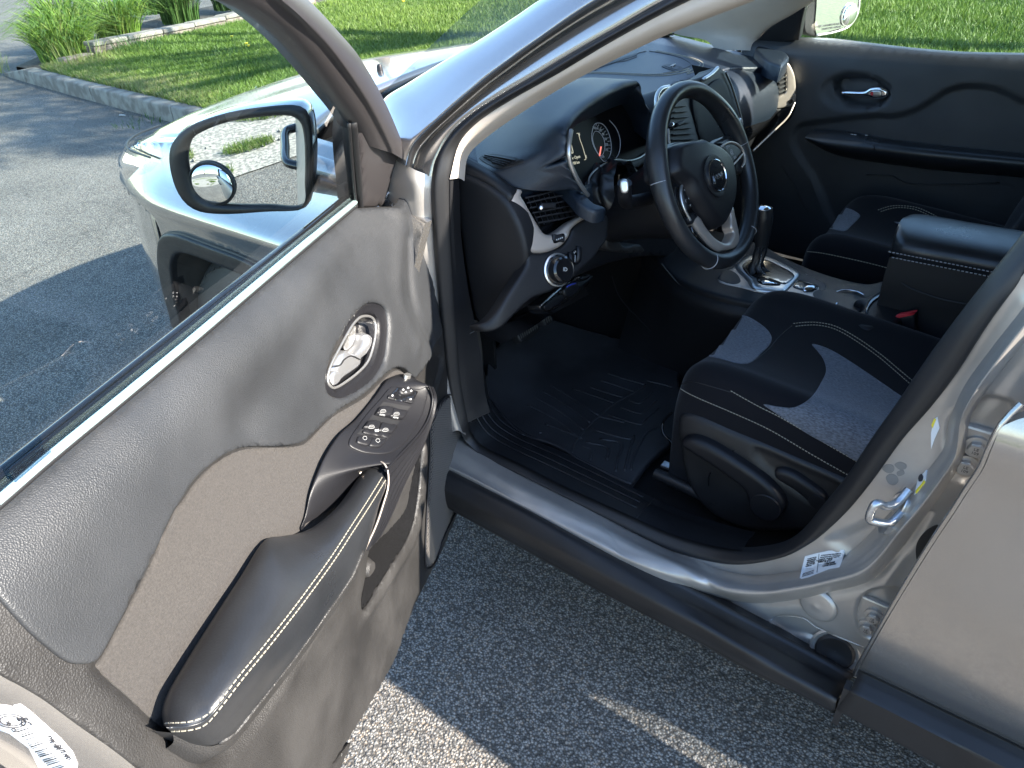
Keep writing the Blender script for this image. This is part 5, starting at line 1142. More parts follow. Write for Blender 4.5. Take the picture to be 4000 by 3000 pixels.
MC = CAM+ndir(ray(961, 634))*1.27
MN = ndir((-.605, .795, -.055)); MU = ndir(np.cross((0, 0, 1), MN)); MV = np.cross(MN, MU)
MS = Surf(MC, MU, MV)
mo = zO([(355, 620), (400, 540), (500, 450), (650, 380), (900, 308), (1200, 265), (1430, 252), (1525, 285), (1560, 350), (1585, 500), (1592, 700), (1585, 900), (1565, 1050), (1540, 1125), (1480, 1160), (1200, 1172), (900, 1192), (700, 1187), (580, 1160), (480, 1090), (400, 960), (355, 800), (345, 700)])
mi = zO([(515, 640), (555, 535), (700, 448), (900, 383), (1150, 346), (1400, 338), (1485, 390), (1518, 500), (1530, 700), (1527, 900), (1508, 1114), (1200, 1116), (800, 1108), (690, 1082), (600, 1022), (545, 900), (513, 760)])
uo = resample(cr(MS.uv(mo), 5, True), 64, True); ui = resample(cr(MS.uv(mi), 5, True), 64, True)
k0 = np.argmin(np.hypot(*(ui-uo[0]).T)); ui = np.roll(ui, -k0, 0)
ctr = uo.mean(0)
def rg(u, dp, sc=1, sh=(0, 0)): q = ctr+(u-ctr)*sc+np.array(sh); return MS.o+q[:, :1]*MS.U+q[:, 1:2]*MS.V+MS.N*dp
G = np.stack([rg(ui, -.012), rg(ui, -.002), rg(ui*.6+uo*.4, .004), rg(uo, .0, .985), rg(uo, -.006, 1.0)], 1)
mir = grid_mesh('door_mirror', G, M['clad'], DOOR, closed_v=True)
G = np.stack([rg(uo, -.006, 1.0), rg(uo, -.02, 1.012), rg(uo, -.045, .99), rg(uo, -.075, .90), rg(uo, -.10, .70), rg(uo, -.112, .35), rg(uo, -.114, .02)], 1)
cap = grid_mesh('mirror_housing', G, M['paint'], DOOR, closed_v=True)
# black lower half of the housing and the foot
sel = MS.uv([(760, 520)]); 
lowm = []
for i in range(64):
    pass
low = uo[:, 1] < ctr[1]+.028
G2 = np.stack([rg(uo, -.008, 1.006), rg(uo, -.02, 1.018), rg(uo, -.045, .996), rg(uo, -.075, .906), rg(uo, -.102, .71)], 1)
idx = [i for i in range(64) if low[i]]; br = next((k for k in range(1, len(idx)) if idx[k] != idx[k-1]+1), 0); idx = idx[br:]+idx[:br]
grid_mesh('mirror_lower_shell', G2[idx], M['clad'], DOOR)
MS.sheet('mirror_plate', mi, M['mirror'], DOOR, dh=-.006, res=.05, rnd=0, depth=.003)
tube('mirror_foot', [rg(uo.mean(0)[None], -.06, 1, (.055, -.045))[0], SL.at(1330, 730, -.05), SL.at(1400, 745, -.02), SL.at(1440, 760, 0)], .034, M['clad'], DOOR, 14, r2=.020, scale=[1, .9, .85, .9])
bc = MS.at(831-101, 720); c = MS.at(*zO([(728, 925)])[0], -.004)
prof = [(.0345*math.sin(a), .0055*math.cos(a)+.004) for a in np.linspace(math.pi/2, .01, 10)]
rb = .0345
lathe('blind_spot_mirror', c, MS.N, [(rb, 0)]+[(rb*.97*math.sin(a), .001+.0085*(math.cos(a)-.0)*1) for a in np.linspace(math.pi/2, .001, 14)], M['mirror'], DOOR, 40, sharp=80)
lathe('blind_spot_rim', c, MS.N, [(rb*1.06, -.001), (rb*1.06, .003), (rb*1.0, .004), (rb*.98, .001)], M['rubber'], DOOR, 40)
# ------------------------------------------------------------ cabin

cab = []
fl_ = loft('cabin_floor', [[(x, .84, .36), (x, .76, .335), (x, .70, .30), (x, .2, .30), (x, -.2, .30), (x, -.8, .32)] for x in (-.28, -.6, -1.0, -1.6, -2.6)], M['carpet'], CAR, nu=20, su=False)
loft('firewall', [[(-.60, y, .29), (-.40, y, .34), (-.22, y, .5), (-.22, y, .8)] for y in (.85, .4, 0, -.4, -.85)], M['carpet'], CAR, nu=12)
loft('rear_seat', [[(-2.05, y, .45), (-2.1, y, .62), (-2.5, y, .6), (-2.6, y, .7), (-2.75, y, 1.1), (-2.85, y, 1.1)] for y in (.68, 0, -.68)], M['seatblk'], CAR, nu=16)
# ---- dash top
DT = Surf((-.75, 0, 1.003), (0, -1, 0), (.987, 0, .158))
DT.ridge([(2021, 752), (2091, 735), (2139, 712), (2181, 724), (2228, 767), (2270, 812), (2321, 838)], .020, -.006)
DT.fs.append(lambda Q: -.30*np.maximum(0, Q[:, 0]-.56)**2-.9*np.maximum(0, .05-Q[:, 1])**2)
def dtz(x): return 1.003+.16*(x+.75)
def dtuv(x, y): return ('uv', -y, (x+.75)*.985+.012)
dto = [(2021, 740, 'c'), (2091, 721), (2139, 700), (2181, 710), (2228, 753), (2270, 799), (2321, 824), (2368, 815), (2352, 802), (2318, 790), (2285, 750), (2258, 700), (2240, 640), (2246, 560), (2300, 480), (2420, 425), (2520, 440), (2552, 500), (2566, 385, 'c'), (2584, 347), (2640, 328), (2726, 300), (2790, 268), (2824, 272, 'c'), (2860, 262), (2950, 262), (2995, 255), dtuv(-.66, -.80), dtuv(-.46, -.84), dtuv(-.26, -.83), dtuv(-.14, -.70), dtuv(-.10, -.4), dtuv(-.11, 0), dtuv(-.18, .4), dtuv(-.28, .66), dtuv(-.42, .74), (1790, 575), (1806, 604), (1850, 628), (1933, 678)]
dtop = DT.sheet('dash_top', dto, M['dash'], CAR, res=.012, rnd=.006, depth=.02, n=4)
TD = Tgt(dtop)
# side skin under the top's left edge, end cap
l1 = [(1797, 598), (1850, 626), (1933, 676), (2021, 742)]; l2 = [(1782, 676), (1835, 692), (1925, 738), (1985, 800)]
loft('dash_side_skin', [[P(*a, y=.722), P((a[0]+b[0])/2, (a[1]+b[1])/2, y=.748), P(*b, y=.752)] for a, b in zip(l1, l2)], M['dash2'], CAR, nu=8, thick=.004)
SP = Surf((0, .752, 0), (-1, 0, 0), (0, 0, 1)); SP.fs.append(lambda Q: 0*Q[:, 0])
SP.blob((1930, 1000), .09, .010, .14)
capo = zJ([(172, 372), (215, 366), (330, 418), (450, 488), (555, 575), (635, 695), (695, 830), (730, 960), (738, 1015), (735, 1090), (698, 1170), (600, 1320), (500, 1478), (425, 1555), (355, 1572), (318, 1535), (278, 1350), (222, 1000), (182, 700), (166, 480)])
SP.sheet('dash_end_cap', capo, M['dash2'], CAR, dh=.004, res=.012, rnd=.010, depth=.03)
# ---- driver side fascia
A_, B2, C2 = P(1972, 760, y=.75), P(2059, 982, y=.75), P(2327, 830, x=-.80)
fu = ndir(C2-A_); fn = ndir(np.cross(fu, A_-B2)); fn = fn if fn @ (CAM-A_) > 0 else -fn; fv = np.cross(fn, fu)
DF = Surf(A_, fu, fv)
def d1(Q): return -1.2*np.maximum(0, .02-Q[:, 0])**2*40*.2-.9*np.maximum(0, -.14-Q[:, 1])**2
DF.fs.append(d1)
fas = zJ([(742, 1018), (800, 1018), (870, 1014), (960, 992), (1040, 948), (1092, 872), (1112, 820), (1180, 762), (1330, 682), (1392, 702), (1408, 745), (1395, 900), (1335, 985), (1290, 1050), (1200, 1132), (1100, 1212), (950, 1318), (880, 1345), (800, 1375), (700, 1455), (560, 1600), (480, 1642), (385, 1645), (345, 1600), (430, 1562), (505, 1482), (605, 1324), (702, 1175), (742, 1092)])
fas_o = DF.sheet('driver_fascia', fas, M['dash2'], CAR, res=.010, rnd=.006, depth=.03)
brz = zJ([(565, 540), (582, 518), (640, 502), (690, 488), (716, 516), (704, 545), (730, 590), (780, 680), (840, 780), (882, 842), (932, 862), (1000, 838), (1100, 762), (1200, 702), (1245, 672), (1302, 684), (1262, 712), (1180, 762), (1112, 820), (1092, 872), (1040, 946), (960, 990), (870, 1012), (800, 1012), (747, 1000), (735, 940), (700, 840), (650, 720), (600, 620)])
brz_o = DF.sheet('vent_surround', brz, M['bronze'], CAR, dh=.004, res=.007, rnd=.008, depth=.02)
TF = Tgt(fas_o, brz_o)
DF.sheet('vent_housing', zJ([(690, 490), (800, 440), (900, 425), (980, 435), (1060, 480), (1200, 640), (1260, 690), (1150, 770), (900, 880), (840, 830), (700, 550)]), M['gloss'], CAR, dh=-.055, res=.03, rnd=0, depth=0)
vh = DF.uv(zJ([(690, 490), (800, 440), (900, 425), (980, 435), (1060, 480), (1200, 640), (1260, 690), (1150, 770), (900, 880), (840, 830), (700, 550)])); vq = resample(cr(vh, 4, True), 60, True)
grid_mesh('vent_duct', np.stack([DF.w(vq, -.002), DF.w(vq, -.055)], 1), M['black'], CAR, closed_v=True)
mb = MB()
for l in ([(712, 572), (860, 540), (1010, 498)], [(728, 612), (900, 572), (1070, 540)], [(750, 652), (900, 625), (1105, 582)], [(772, 692), (950, 660), (1140, 622)], [(792, 730), (960, 700), (1180, 662)], [(818, 772), (1000, 742), (1195, 695)]):
    q = [DF.at(*p, -.012) for p in zJ(l)]
    for a, b in zip(q[:-1], q[1:]): mb.bar(a, b, .018, .0028, fv+fn*.3) if 0 else mb.bar(a, b, .0028, .016, fn)
    sl_ = mb.build('vent_slat', M['black'], CAR); mb = MB()
for k in range(9):
    t = k/8; a = DF.at(*zJ([(735+t*330, 560-t*70)])[0], -.03); b = DF.at(*zJ([(830+t*330, 800-t*110)])[0], -.03); mb.bar(a, b, .0022, .012, fn)
mb.build('vent_fin', M['black'], CAR, kind='stuff')
h = DF.at(*zJ([(905, 632)])[0], .004); box('vent_tab', h, (.038, .012, .016), M['black'], CAR, (fu*.96+fv*.2, np.cross(fn, fu*.96+fv*.2), fn), bev=.003)
h = DF.at(*zJ([(864, 645)])[0], .010); lathe('vent_tab_tip', h, fn, [(.0055, -.006), (.0055, .001), (.003, .003), (.0005, .003)], M['chrome'], CAR, 16)
decal('thumbwheel_well', zJ([(955, 880), (1025, 855), (1045, 862), (1040, 905), (970, 935), (955, 925)]), TF, M['gloss'], CAR, lift=.0012, res=10)
h, n = TF.hit(*zJ([(995, 893)])[0]); box('vent_thumbwheel', h, (.030, .014, .010), M['black'], CAR, (fu, fv, fn), bev=.003)
for k in range(4): c, n_ = TF.hit(*zJ([(972+k*15, 908-k*6)])[0]); lathe('thumbwheel_dot', c+fn*.0052, fn, [(.0016, 0), (.0016, .0006), (.0002, .0006)], M['white'], CAR, 10)
for k in range(3): seam('vent_symbol', zJ([(932, 912+k*9), (940, 908+k*9), (950, 912+k*9)]), TF, .0006, M['white'], CAR, .0006, n=3)
seam('vent_symbol', zJ([(1050, 855), (1062, 852), (1064, 876), (1052, 878)]), TF, .0006, M['white'], CAR, .0006, closed=True, n=2); seam('vent_symbol', zJ([(1050, 858), (1064, 874)]), TF, .0006, M['white'], CAR, .0006, n=2)
# headlamp switch
decal('switch_bezel', zJ([(985, 1030), (1030, 1012), (1075, 1020), (1150, 965), (1172, 960), (1180, 975), (1172, 1085), (1120, 1120), (1085, 1150), (1060, 1220), (1010, 1255), (960, 1262), (932, 1240), (922, 1180), (930, 1110), (950, 1060)]), TF, M['gloss'], CAR, lift=.0025, res=10, rnd=4)
h, n = TF.hit(*zJ([(985, 1150)])[0]); ka = ndir(fn+np.array([0, 0, -.05]))
knob = lathe('headlamp_knob', h+ka*.002, ka, [(.031, -.002), (.031, .004), (.0285, .006), (.0265, .024), (.0225, .0275), (.0205, .027), (.001, .027)], M['gloss'], CAR, 40)
lathe('knob_ring', h+ka*.002, ka, [(.0335, -.001), (.0345, .003), (.0325, .004)], M['satin'], knob, 40)
text3('knob_symbol', 'ID', h+ka*.0295, fu, ka, .011, M['white'], knob)
for s_, c, sz in (('O', (978, 1070), .008), ('PE', (1000, 1048), .007), ('ID', (1020, 1043), .008), ('<>', (943, 1172), .008)):
    text_on('switch_marking', s_, zJ([c])[0], (12, -5), TF, sz, M['white'], CAR, lift=.004)
for c in ((1085, 1075), (1148, 1025)):
    h, n = TF.hit(*zJ([c])[0]); G = [[h+fn*(.007*math.sin(a)+.001)+fv*.016*math.cos(a)+fu*x for x in (-.006, .006)] for a in np.linspace(0, math.pi, 12)]
    grid_mesh('dimmer_wheel', np.array(G), M['black'], CAR, thick=.002)
    box('dimmer_mark', h+fn*.0085+fv*.002, (.009, .0012, .001), M['white'], CAR, (fu, fv, fn))
seam('dimmer_scale', zJ([(1112, 1045), (1110, 1090)]), TF, .0009, M['white'], CAR, .0035, n=4); seam('dimmer_scale', zJ([(1126, 1030), (1124, 1080)]), TF, .0009, M['white'], CAR, .0035, n=4)
for c in ((1118, 1020), (1130, 1010), (1110, 1092), (1124, 1088)): text_on('dimmer_symbol', '*', zJ([c])[0], (8, -3), TF, .009, M['white'], CAR, lift=.004)
for o in zJ([(740, 1013), (870, 1014), (962, 992)]),: seam('fascia_gap', o, TF, .0010, M['rubber'], CAR, .0003)
# releases and port hanging below
LP_ = Surf(P(2200, 1140, x=-.70), (.1, -.99, 0), (.25, 0, .97))
lo_ = LP_.sheet('release_panel', [(2110, 1190), (2134, 1165), (2201, 1112), (2279, 1074), (2312, 1074), (2322, 1088), (2298, 1122), (2230, 1172), (2148, 1220), (2124, 1215)], M['gloss'], CAR, res=.008, rnd=.006, depth=.03)
LP_.sheet('fuse_cover', [(2128, 1190), (2190, 1150), (2206, 1156), (2200, 1172), (2150, 1206), (2132, 1205)], M['black'], CAR, dh=.004, res=.01, rnd=.003, depth=.008)
LP_.sheet('brake_release', [(2206, 1130), (2240, 1108), (2262, 1112), (2264, 1130), (2236, 1158), (2212, 1156)], M['black'], CAR, dh=.010, res=.008, rnd=.005, depth=.016)
M['bluep'] = mat('blue_print', (.05, .08, .5), .4); LP_.line('brake_mark', [(2214, 1120), (2232, 1112), (2250, 1108)], .0014, M['bluep'], CAR, dh=.012)
LP_.sheet('release_lever', [(2262, 1082), (2300, 1070), (2316, 1076), (2300, 1094), (2272, 1102)], M['gloss'], CAR, dh=.008, res=.008, rnd=.005, depth=.012)
LP_.line('panel_rim', [(2113, 1188), (2136, 1166), (2165, 1141)], .0012, M['satin'], CAR, dh=.004)
# underside of the dash
loft('under_dash', [[P(*p, y=.60 if i < 2 else .3) for i, p in enumerate(l)] for l in ([(1880, 1300), (2000, 1260), (2110, 1190), (2280, 1110)], [(1960, 1345), (2060, 1290), (2160, 1225), (2300, 1150)])], M['black'], CAR, nu=10)
# ---- instrument binnacle
lip = [(2205, 600), (2211, 545), (2213, 515), (2226, 485), (2256, 447), (2306, 405), (2368, 363), (2443, 330), (2486, 321), (2501, 332), (2505, 362), (2520, 398), (2545, 449), (2558, 500), (2566, 560)]
lx = [-.79, -.785, -.78, -.775, -.765, -.755, -.745, -.74, -.74, -.742, -.747, -.752, -.757, -.762, -.77]
lipw = [P(*p, x=x) for p, x in zip(lip, lx)]
inn = [(2222, 600), (2226, 545), (2232, 512), (2260, 482), (2320, 455), (2380, 426), (2443, 404), (2480, 398), (2500, 402), (2515, 413), (2526, 432), (2534, 450), (2542, 474), (2545, 510), (2546, 560)]
innw = [P(*p, x=-.70) for p in inn]
n_ = len(lip); S = []
for (px, py), x, (bx_, by_) in (((2318, 806), -.802, (-.795, .575)), ((2282, 765), -.802, (-.79, .62)), ((2250, 715), -.80, (-.765, .665)), ((2226, 668), -.797, (-.73, .70)), ((2212, 632), -.793, (-.68, .716))):
    a = P(px, py, x=x); base = np.array([bx_, by_, dtz(bx_)+.001]); i_ = P(px+9, py+1, x=-.785); m_ = a*.5+base*.5+np.array([0, 0, .004])
    S.append([base, m_, a*.85+base*.15+np.array([0, 0, .003]), a*.96+base*.04+np.array([0, 0, .002]), a, a+(i_-a)*.06, a*.5+i_*.5, i_])
for i in range(n_):
    a = lipw[i]; t = i/(n_-1); yb = .718-.638*t; bx_ = -.62+.2*min(1, t*3); base = np.array([bx_, yb, dtz(bx_)+.001-.004*sst(t*3)]); mid = a*.55+base*.45; k_ = sst(t*2.2); mid[2] = mid[2]*(1-k_)+k_*(max(mid[2], a[2]*.8+base[2]*.2)+.010*math.sin(math.pi*min(1, t*1.2)))+.006; 
    S.append([base, mid, a+np.array([.03, 0, .004]), a+np.array([.006, 0, .003]), a, a+(innw[i]-a)*.06+np.array([0, 0, -.004]), a*.5+innw[i]*.5, innw[i]])
hoodo = loft('instrument_hood', S, M['dash'], CAR, nu=40, sub=6)
TD = Tgt(dtop, hoodo)
# small top vent, stitching, storage lid, defrost grilles
decal('demist_vent_rim', zJ([(356, 245), (380, 222), (450, 208), (520, 212), (700, 250), (724, 270), (715, 285), (560, 330), (540, 335), (480, 322), (380, 270)]), TD, M['dash2'], CAR, lift=.0018, res=10, rnd=6)
dv = decal('demist_vent', zJ([(388, 248), (425, 224), (470, 222), (540, 235), (665, 258), (682, 270), (620, 300), (548, 322), (500, 312), (440, 282)]), TD, M['rubber'], CAR, lift=.0026, res=10)
mb = MB()
for l in ([(400, 246), (620, 290)], [(430, 262), (598, 304)], [(412, 232), (655, 274)], [(465, 285), (570, 314)]):
    p = online(zJ(l), TD, .0045, 6)
    for a, b in zip(p[:-1], p[1:]): mb.bar(a, b, .0035, .0025)
    mb.build('demist_slat', M['black'], CAR); mb = MB()
stitches('dash_stitching', [zT([(655, 205), (800, 205), (1000, 214), (1200, 226), (1400, 226), (1560, 205), (1659, 175)])+zK([(520, 165), (600, 135), (640, 105), (630, 80), (560, 50), (430, 20), (300, -4)]), zT([(690, 196), (820, 195), (1000, 202), (1200, 213), (1380, 212), (1540, 190), (1640, 160)])+zK([(510, 150), (590, 118), (618, 98), (605, 78), (540, 52), (420, 24), (290, 4)])], TD, M['thread'], CAR, step=.0075, L=.0055, r=.0009)
seam('lid_gap', zT([(770, 178), (830, 140), (940, 108), (1040, 92), (1130, 62), (1155, 50), (1150, 30), (1180, 15), (1240, 2)]), TD, .0016, M['rubber'], CAR, .0002)
seam('lid_gap', zT([(1270, 0), (1400, 22), (1560, 62), (1640, 105), (1655, 130), (1620, 150), (1540, 180), (1400, 205)]), TD, .0013, M['rubber'], CAR, .0002)
seam('top_seam', zC([(0, 235), (90, 228), (170, 240)])+zC([(300, 262)]), TD, .0008, M['rubber'], CAR, .0002)
dl = decal('lid_latch_recess', zT([(1385, 138), (1430, 122), (1480, 120), (1590, 158), (1570, 185), (1520, 190), (1400, 152)]), TD, M['dash2'], CAR, lift=.0018, res=10, rnd=4)
decal('lid_latch_hole', zT([(1415, 142), (1440, 130), (1480, 132), (1545, 152), (1530, 172), (1500, 172)]), TD, M['rubber'], CAR, lift=.0026, res=8)
decal('lid_latch', zT([(1462, 150), (1500, 136), (1515, 140), (1480, 158)]), TD, M['gloss'], CAR, lift=.006, res=8, rnd=3)
seam('latch_glint', zT([(1462, 154), (1490, 143), (1512, 138)]), TD, .0008, M['satin'], CAR, .0065, n=3)
mb = MB()
for k in range(34):
    t = k/33; x = 740+t*400; y0 = 178-t*150-6*math.sin(t*9); y1 = 200-t*155
    p = online(zT([(x+10, 95-.19*(x-740)+(160-.4*(x-740))*.35), (x, 178-.33*(x-740))]), TD, .0012, 2)
    if len(p) > 1: mb.bar(p[0], p[-1], .0022, .0016)
mb.build('defrost_grille', M['rubber'], CAR, kind='stuff')
decal('speaker_strip', zC([(0, 190), (80, 182), (200, 205), (330, 232), (400, 245), (330, 250), (200, 245), (80, 225), (0, 212)]), TD, M['rubber'], CAR, lift=.0012, res=8)
CN = ndir((-.93, 0, .34)); CV = ndir((.34, 0, .93)); CL = Surf(P(2380, 560, x=-.70), (0, -1, 0), CV)
clo = zT([(528, 735), (560, 690), (625, 655), (760, 598), (900, 528), (1050, 478), (1160, 463), (1222, 498), (1262, 570), (1292, 650), (1300, 760), (1292, 880), (1252, 932), (1180, 982), (1080, 1012), (980, 1002), (880, 1032), (780, 1092), (722, 1162), (704, 1255), (640, 1202), (570, 1082), (530, 950), (515, 830)])
cl_o = CL.sheet('instrument_panel', clo, M['screen'], CAR, dh=-.004, res=.02, rnd=0, depth=.01)
TC = Tgt(cl_o)
seam('gauge_ring', zT([(900, 640), (960, 710), (995, 800), (1000, 880), (985, 950), (955, 1000)]), TC, .0009, M['pic'], cl_o, .0006)
seam('speedometer_ring', zT([(770, 672), (830, 672), (880, 730), (912, 830), (915, 930), (885, 1000), (850, 1022), (800, 960), (755, 880), (736, 800), (745, 720)]), TC, .0009, M['pic'], cl_o, .0006, closed=True)
seam('speedometer_ring', zT([(765, 745), (800, 748), (842, 800), (858, 870), (850, 930), (825, 968), (790, 940), (758, 870), (745, 800)]), TC, .0007, M['pic'], cl_o, .0006, closed=True)
mb = MB()
for a, b in (((778, 676), (775, 690)), ((800, 682), (790, 700)), ((826, 700), (812, 718)), ((848, 715), (834, 730)), ((868, 738), (850, 752)), ((885, 765), (866, 775)), ((896, 800), (876, 806)), ((906, 832), (884, 836)), ((910, 870), (888, 870)), ((912, 900), (890, 898)), ((910, 930), (886, 926))):
    p = online(zT([a, b]), TC, .0008, 2)
    if len(p) > 1: mb.bar(p[0], p[-1], .0016, .0008)
mb.build('dial_ticks', M['white'], cl_o, kind='stuff')
for s_, c in (('140', (757, 712)), ('160', (782, 715)), ('180', (814, 735)), ('80', (842, 770)), ('200', (860, 815)), ('220', (871, 866)), ('240', (872, 914))): text_on('dial_numeral', s_, zT([c])[0], (12, -.5), TC, .0088, M['white'], cl_o, lift=.0009)
text_on('dial_unit', 'km/h', zT([(832, 978)])[0], (16, -3), TC, .0085, M['white'], cl_o, lift=.0009)
seam('needle', zT([(818, 886), (812, 925), (804, 970)]), TC, .0016, M['redlit'], cl_o, .002)
for s_, c, sz in (('Door Open', (572, 988), .010), ('48708 km', (580, 1037), .009)): text_on('display_text', s_, zT([c])[0], (20, -5), TC, sz, M['disp'], cl_o, lift=.0006)
for s_, c in (('F', (624, 772)), ('E', (686, 978))): text_on('display_text', s_, zT([c])[0], (8, -1), TC, .009, M['disp'], cl_o, lift=.0006)
seam('fuel_bracket', zT([(598, 762), (612, 762), (628, 820), (650, 880), (668, 940), (682, 1000), (668, 1006)]), TC, .0008, M['disp'], cl_o, .0006)
seam('car_symbol', zT([(538, 870), (545, 865), (556, 905), (562, 938), (552, 946), (545, 925)]), TC, .0011, M['disp'], cl_o, .0006, closed=True)
tube('cluster_bezel', [P(px+8, py, x=x)+np.array([-.003, 0, 0]) for px, py, x in ((2218, 508, -.779), (2213, 540, -.785), (2209, 590, -.792), (2214, 632, -.795), (2228, 670, -.799), (2252, 716, -.802), (2284, 762, -.804))], .0046, M['satin'], CAR, 8)
CL.line('cluster_bezel', zT([(1165, 466), (1225, 500), (1262, 570), (1290, 655), (1302, 720)]), .0040, M['bronze'], CAR, dh=.002)
CL.line('cluster_bezel', zT([(706, 1245), (718, 1165), (782, 1092), (880, 1032), (975, 1004), (1080, 1014), (1185, 984), (1262, 925)]), .0022, M['satin'], CAR, dh=.004)
CL.sheet('cluster_lower_trim', zT([(690, 1262), (700, 1230), (722, 1162), (782, 1092), (880, 1032), (980, 1004), (1080, 1014), (1180, 985), (1275, 915), (1275, 990), (1200, 1060), (1080, 1120), (980, 1130), (900, 1110), (840, 1130), (780, 1200), (750, 1300), (790, 1400), (740, 1400), (700, 1330)]), M['dash2'], CAR, dh=-.006, res=.012, rnd=.005, depth=.02)
# ---- steering column, gaiter, stalk
WC = P(2762, 690, y=.388); ti, tw = math.radians(26), math.radians(1.5)
WN = ndir((-math.cos(ti)*math.cos(tw), math.sin(tw), math.sin(ti))); WU = ndir(np.cross((0, 0, 1.), WN)); WV = np.cross(WN, WU)
def wcyl(r1, r2, d, z0=0): return [WC-WN*d+WU*(r1*math.cos(a))+WV*(r2*math.sin(a)+z0) for a in np.linspace(0, 2*math.pi, 25)[:-1]]
loft('column_shroud', [wcyl(.088, .10, .045, -.012), wcyl(.092, .105, .075, -.014), wcyl(.090, .085, .13, -.018), wcyl(.085, .07, .19, -.018), wcyl(.08, .06, .26, -.02)], M['black'], CAR, nu=40, closed_u=True, caps=True)
G = [wcyl(.062, .07, .19, .02), wcyl(.085, .06, .21, .035), wcyl(.07, .06, .225, .04), wcyl(.10, .06, .24, .05), wcyl(.11, .07, .27, .06)]
G = [[np.array(p)+np.array([0, 0, .008*math.sin(k*2.1+i*1.7)]) for k, p in enumerate(l)] for i, l in enumerate(G)]
loft('column_gaiter', G, M['leather'], CAR, nu=60, closed_u=True)
decal_s = P(2438, 740, x=-.86); tip = P(2440, 715, x=-.90)
tube('stalk', [WC-WN*.10+WU*.0-WV*.0+np.array([0, .05, 0]), P(2452, 790, x=-.88), P(2440, 760, x=-.895), tip], .014, M['black'], CAR, 12)
sa = ndir(CAM-tip); sa = ndir(sa+np.array([-.2, .3, 0])); su_ = ndir(np.cross((0, 0, 1), sa)); sv_ = np.cross(sa, su_)
ST_ = Surf(tip+sa*.012, su_, sv_); ST_.sheet('stalk_tip', zT([(1005, 1205), (1035, 1190), (1070, 1200), (1082, 1245), (1078, 1300), (1050, 1320), (1015, 1312), (1000, 1260)]), M['satin'], CAR, res=.004, rnd=.004, depth=.02)
KP = Surf(P(2450, 900, x=-.74), (0, -1, 0), (.1, 0, .99))
KP.sheet('knee_panel', [(2290, 1010), (2345, 975), (2378, 900), (2395, 845), (2440, 830), (2560, 880), (2660, 940), (2640, 1000), (2560, 1000), (2470, 1010), (2380, 1030), (2280, 1070), (2240, 1085)], M['black'], CAR, dh=-.02, res=.02, rnd=.008, depth=.08)
KP.sheet('column_underside', zJ([(1400, 850), (1470, 850), (1490, 900), (1530, 960), (1659, 945), (1700, 1000), (1560, 1010), (1400, 980)]), M['hard'], CAR, dh=.02, res=.01, rnd=.004, depth=.05)
loft('lower_dash', [[(-.72, y, .80), (-.66, y, .70), (-.5, y, .66), (-.25, y, .7)] for y in (.70, .5, .2, .1)], M['black'], CAR, nu=12)
# ---- steering wheel
WS = Surf(WC, WU, WV)
sw_ = mk('steering_wheel', [WC], [], M['leather'], CAR)
R0 = .182; pth = [WC+WU*(R0*math.cos(a))+WV*(R0*math.sin(a)*(.985 if math.sin(a) < 0 else 1)) for a in np.linspace(0, 2*math.pi, 97)[:-1]]
G = []
for i, a in enumerate(np.linspace(0, 2*math.pi, 97)[:-1]):
    rd = WU*math.cos(a)+WV*math.sin(a); c = pth[i]; thumb = .0035*(math.exp(-((a-.45)/.3)**2)+math.exp(-((a-2.69)/.3)**2))
    fl2 = .004*math.exp(-((a-4.71)/.6)**2)
    G.append([c+rd*((.0172+thumb*.3)*math.cos(q))+WN*((.0195+thumb)*math.sin(q)) for q in np.linspace(0, 2*math.pi, 17)[:-1]])
rim = grid_mesh('wheel_rim', np.array(G), M['leather'], sw_, True, True)
for a in (2.93, .13, 4.15, 5.27):
    rd = WU*math.cos(a)+WV*math.sin(a); c = WC+rd*R0
    tube('rim_seam', [c+rd*.0175*math.cos(q)+WN*.0200*math.sin(q) for q in np.linspace(0, 2*math.pi, 17)[:-1]], .0009, M['thread2'], sw_, 5, closed=True)
# hub pad: domed
hub = zK([(400, 700), (450, 665), (540, 645), (620, 640), (650, 628), (665, 640), (700, 650), (780, 690), (830, 740), (860, 800), (878, 880), (885, 960), (880, 1050), (860, 1130), (830, 1200), (790, 1250), (740, 1275), (700, 1260), (650, 1200), (600, 1120), (550, 1050), (500, 960), (440, 915), (400, 880), (388, 800)])
WS.blob((2740, 690), .12, .022)
WS.region(hub, .016, .012)
hb = WS.sheet('airbag_cover', hub, M['black'], sw_, dh=.004, res=.007, rnd=.009, depth=.05)
TH = Tgt(hb); bc_, bn = TH.hit(2798, 686)
lathe('badge_recess', bc_+bn*.0005, bn, [(.043, -.002), (.043, .0004), (.040, .001), (.034, .0002), (.001, .0002)], M['black'], sw_, 40)
lathe('badge_disc', bc_+bn*.0015, bn, [(.0305, -.001), (.0305, .0015), (.001, .0020)], M['gloss'], sw_, 40)
lathe('badge_ring', bc_+bn*.001, bn, [(.0320, 0), (.0325, .003), (.0312, .0036), (.0300, .002)], M['chrome'], sw_, 48)
text3('badge_lettering', 'Jeep', bc_+bn*.0042, WU, bn, .0225, M['chrome'], sw_, ext=.0008)
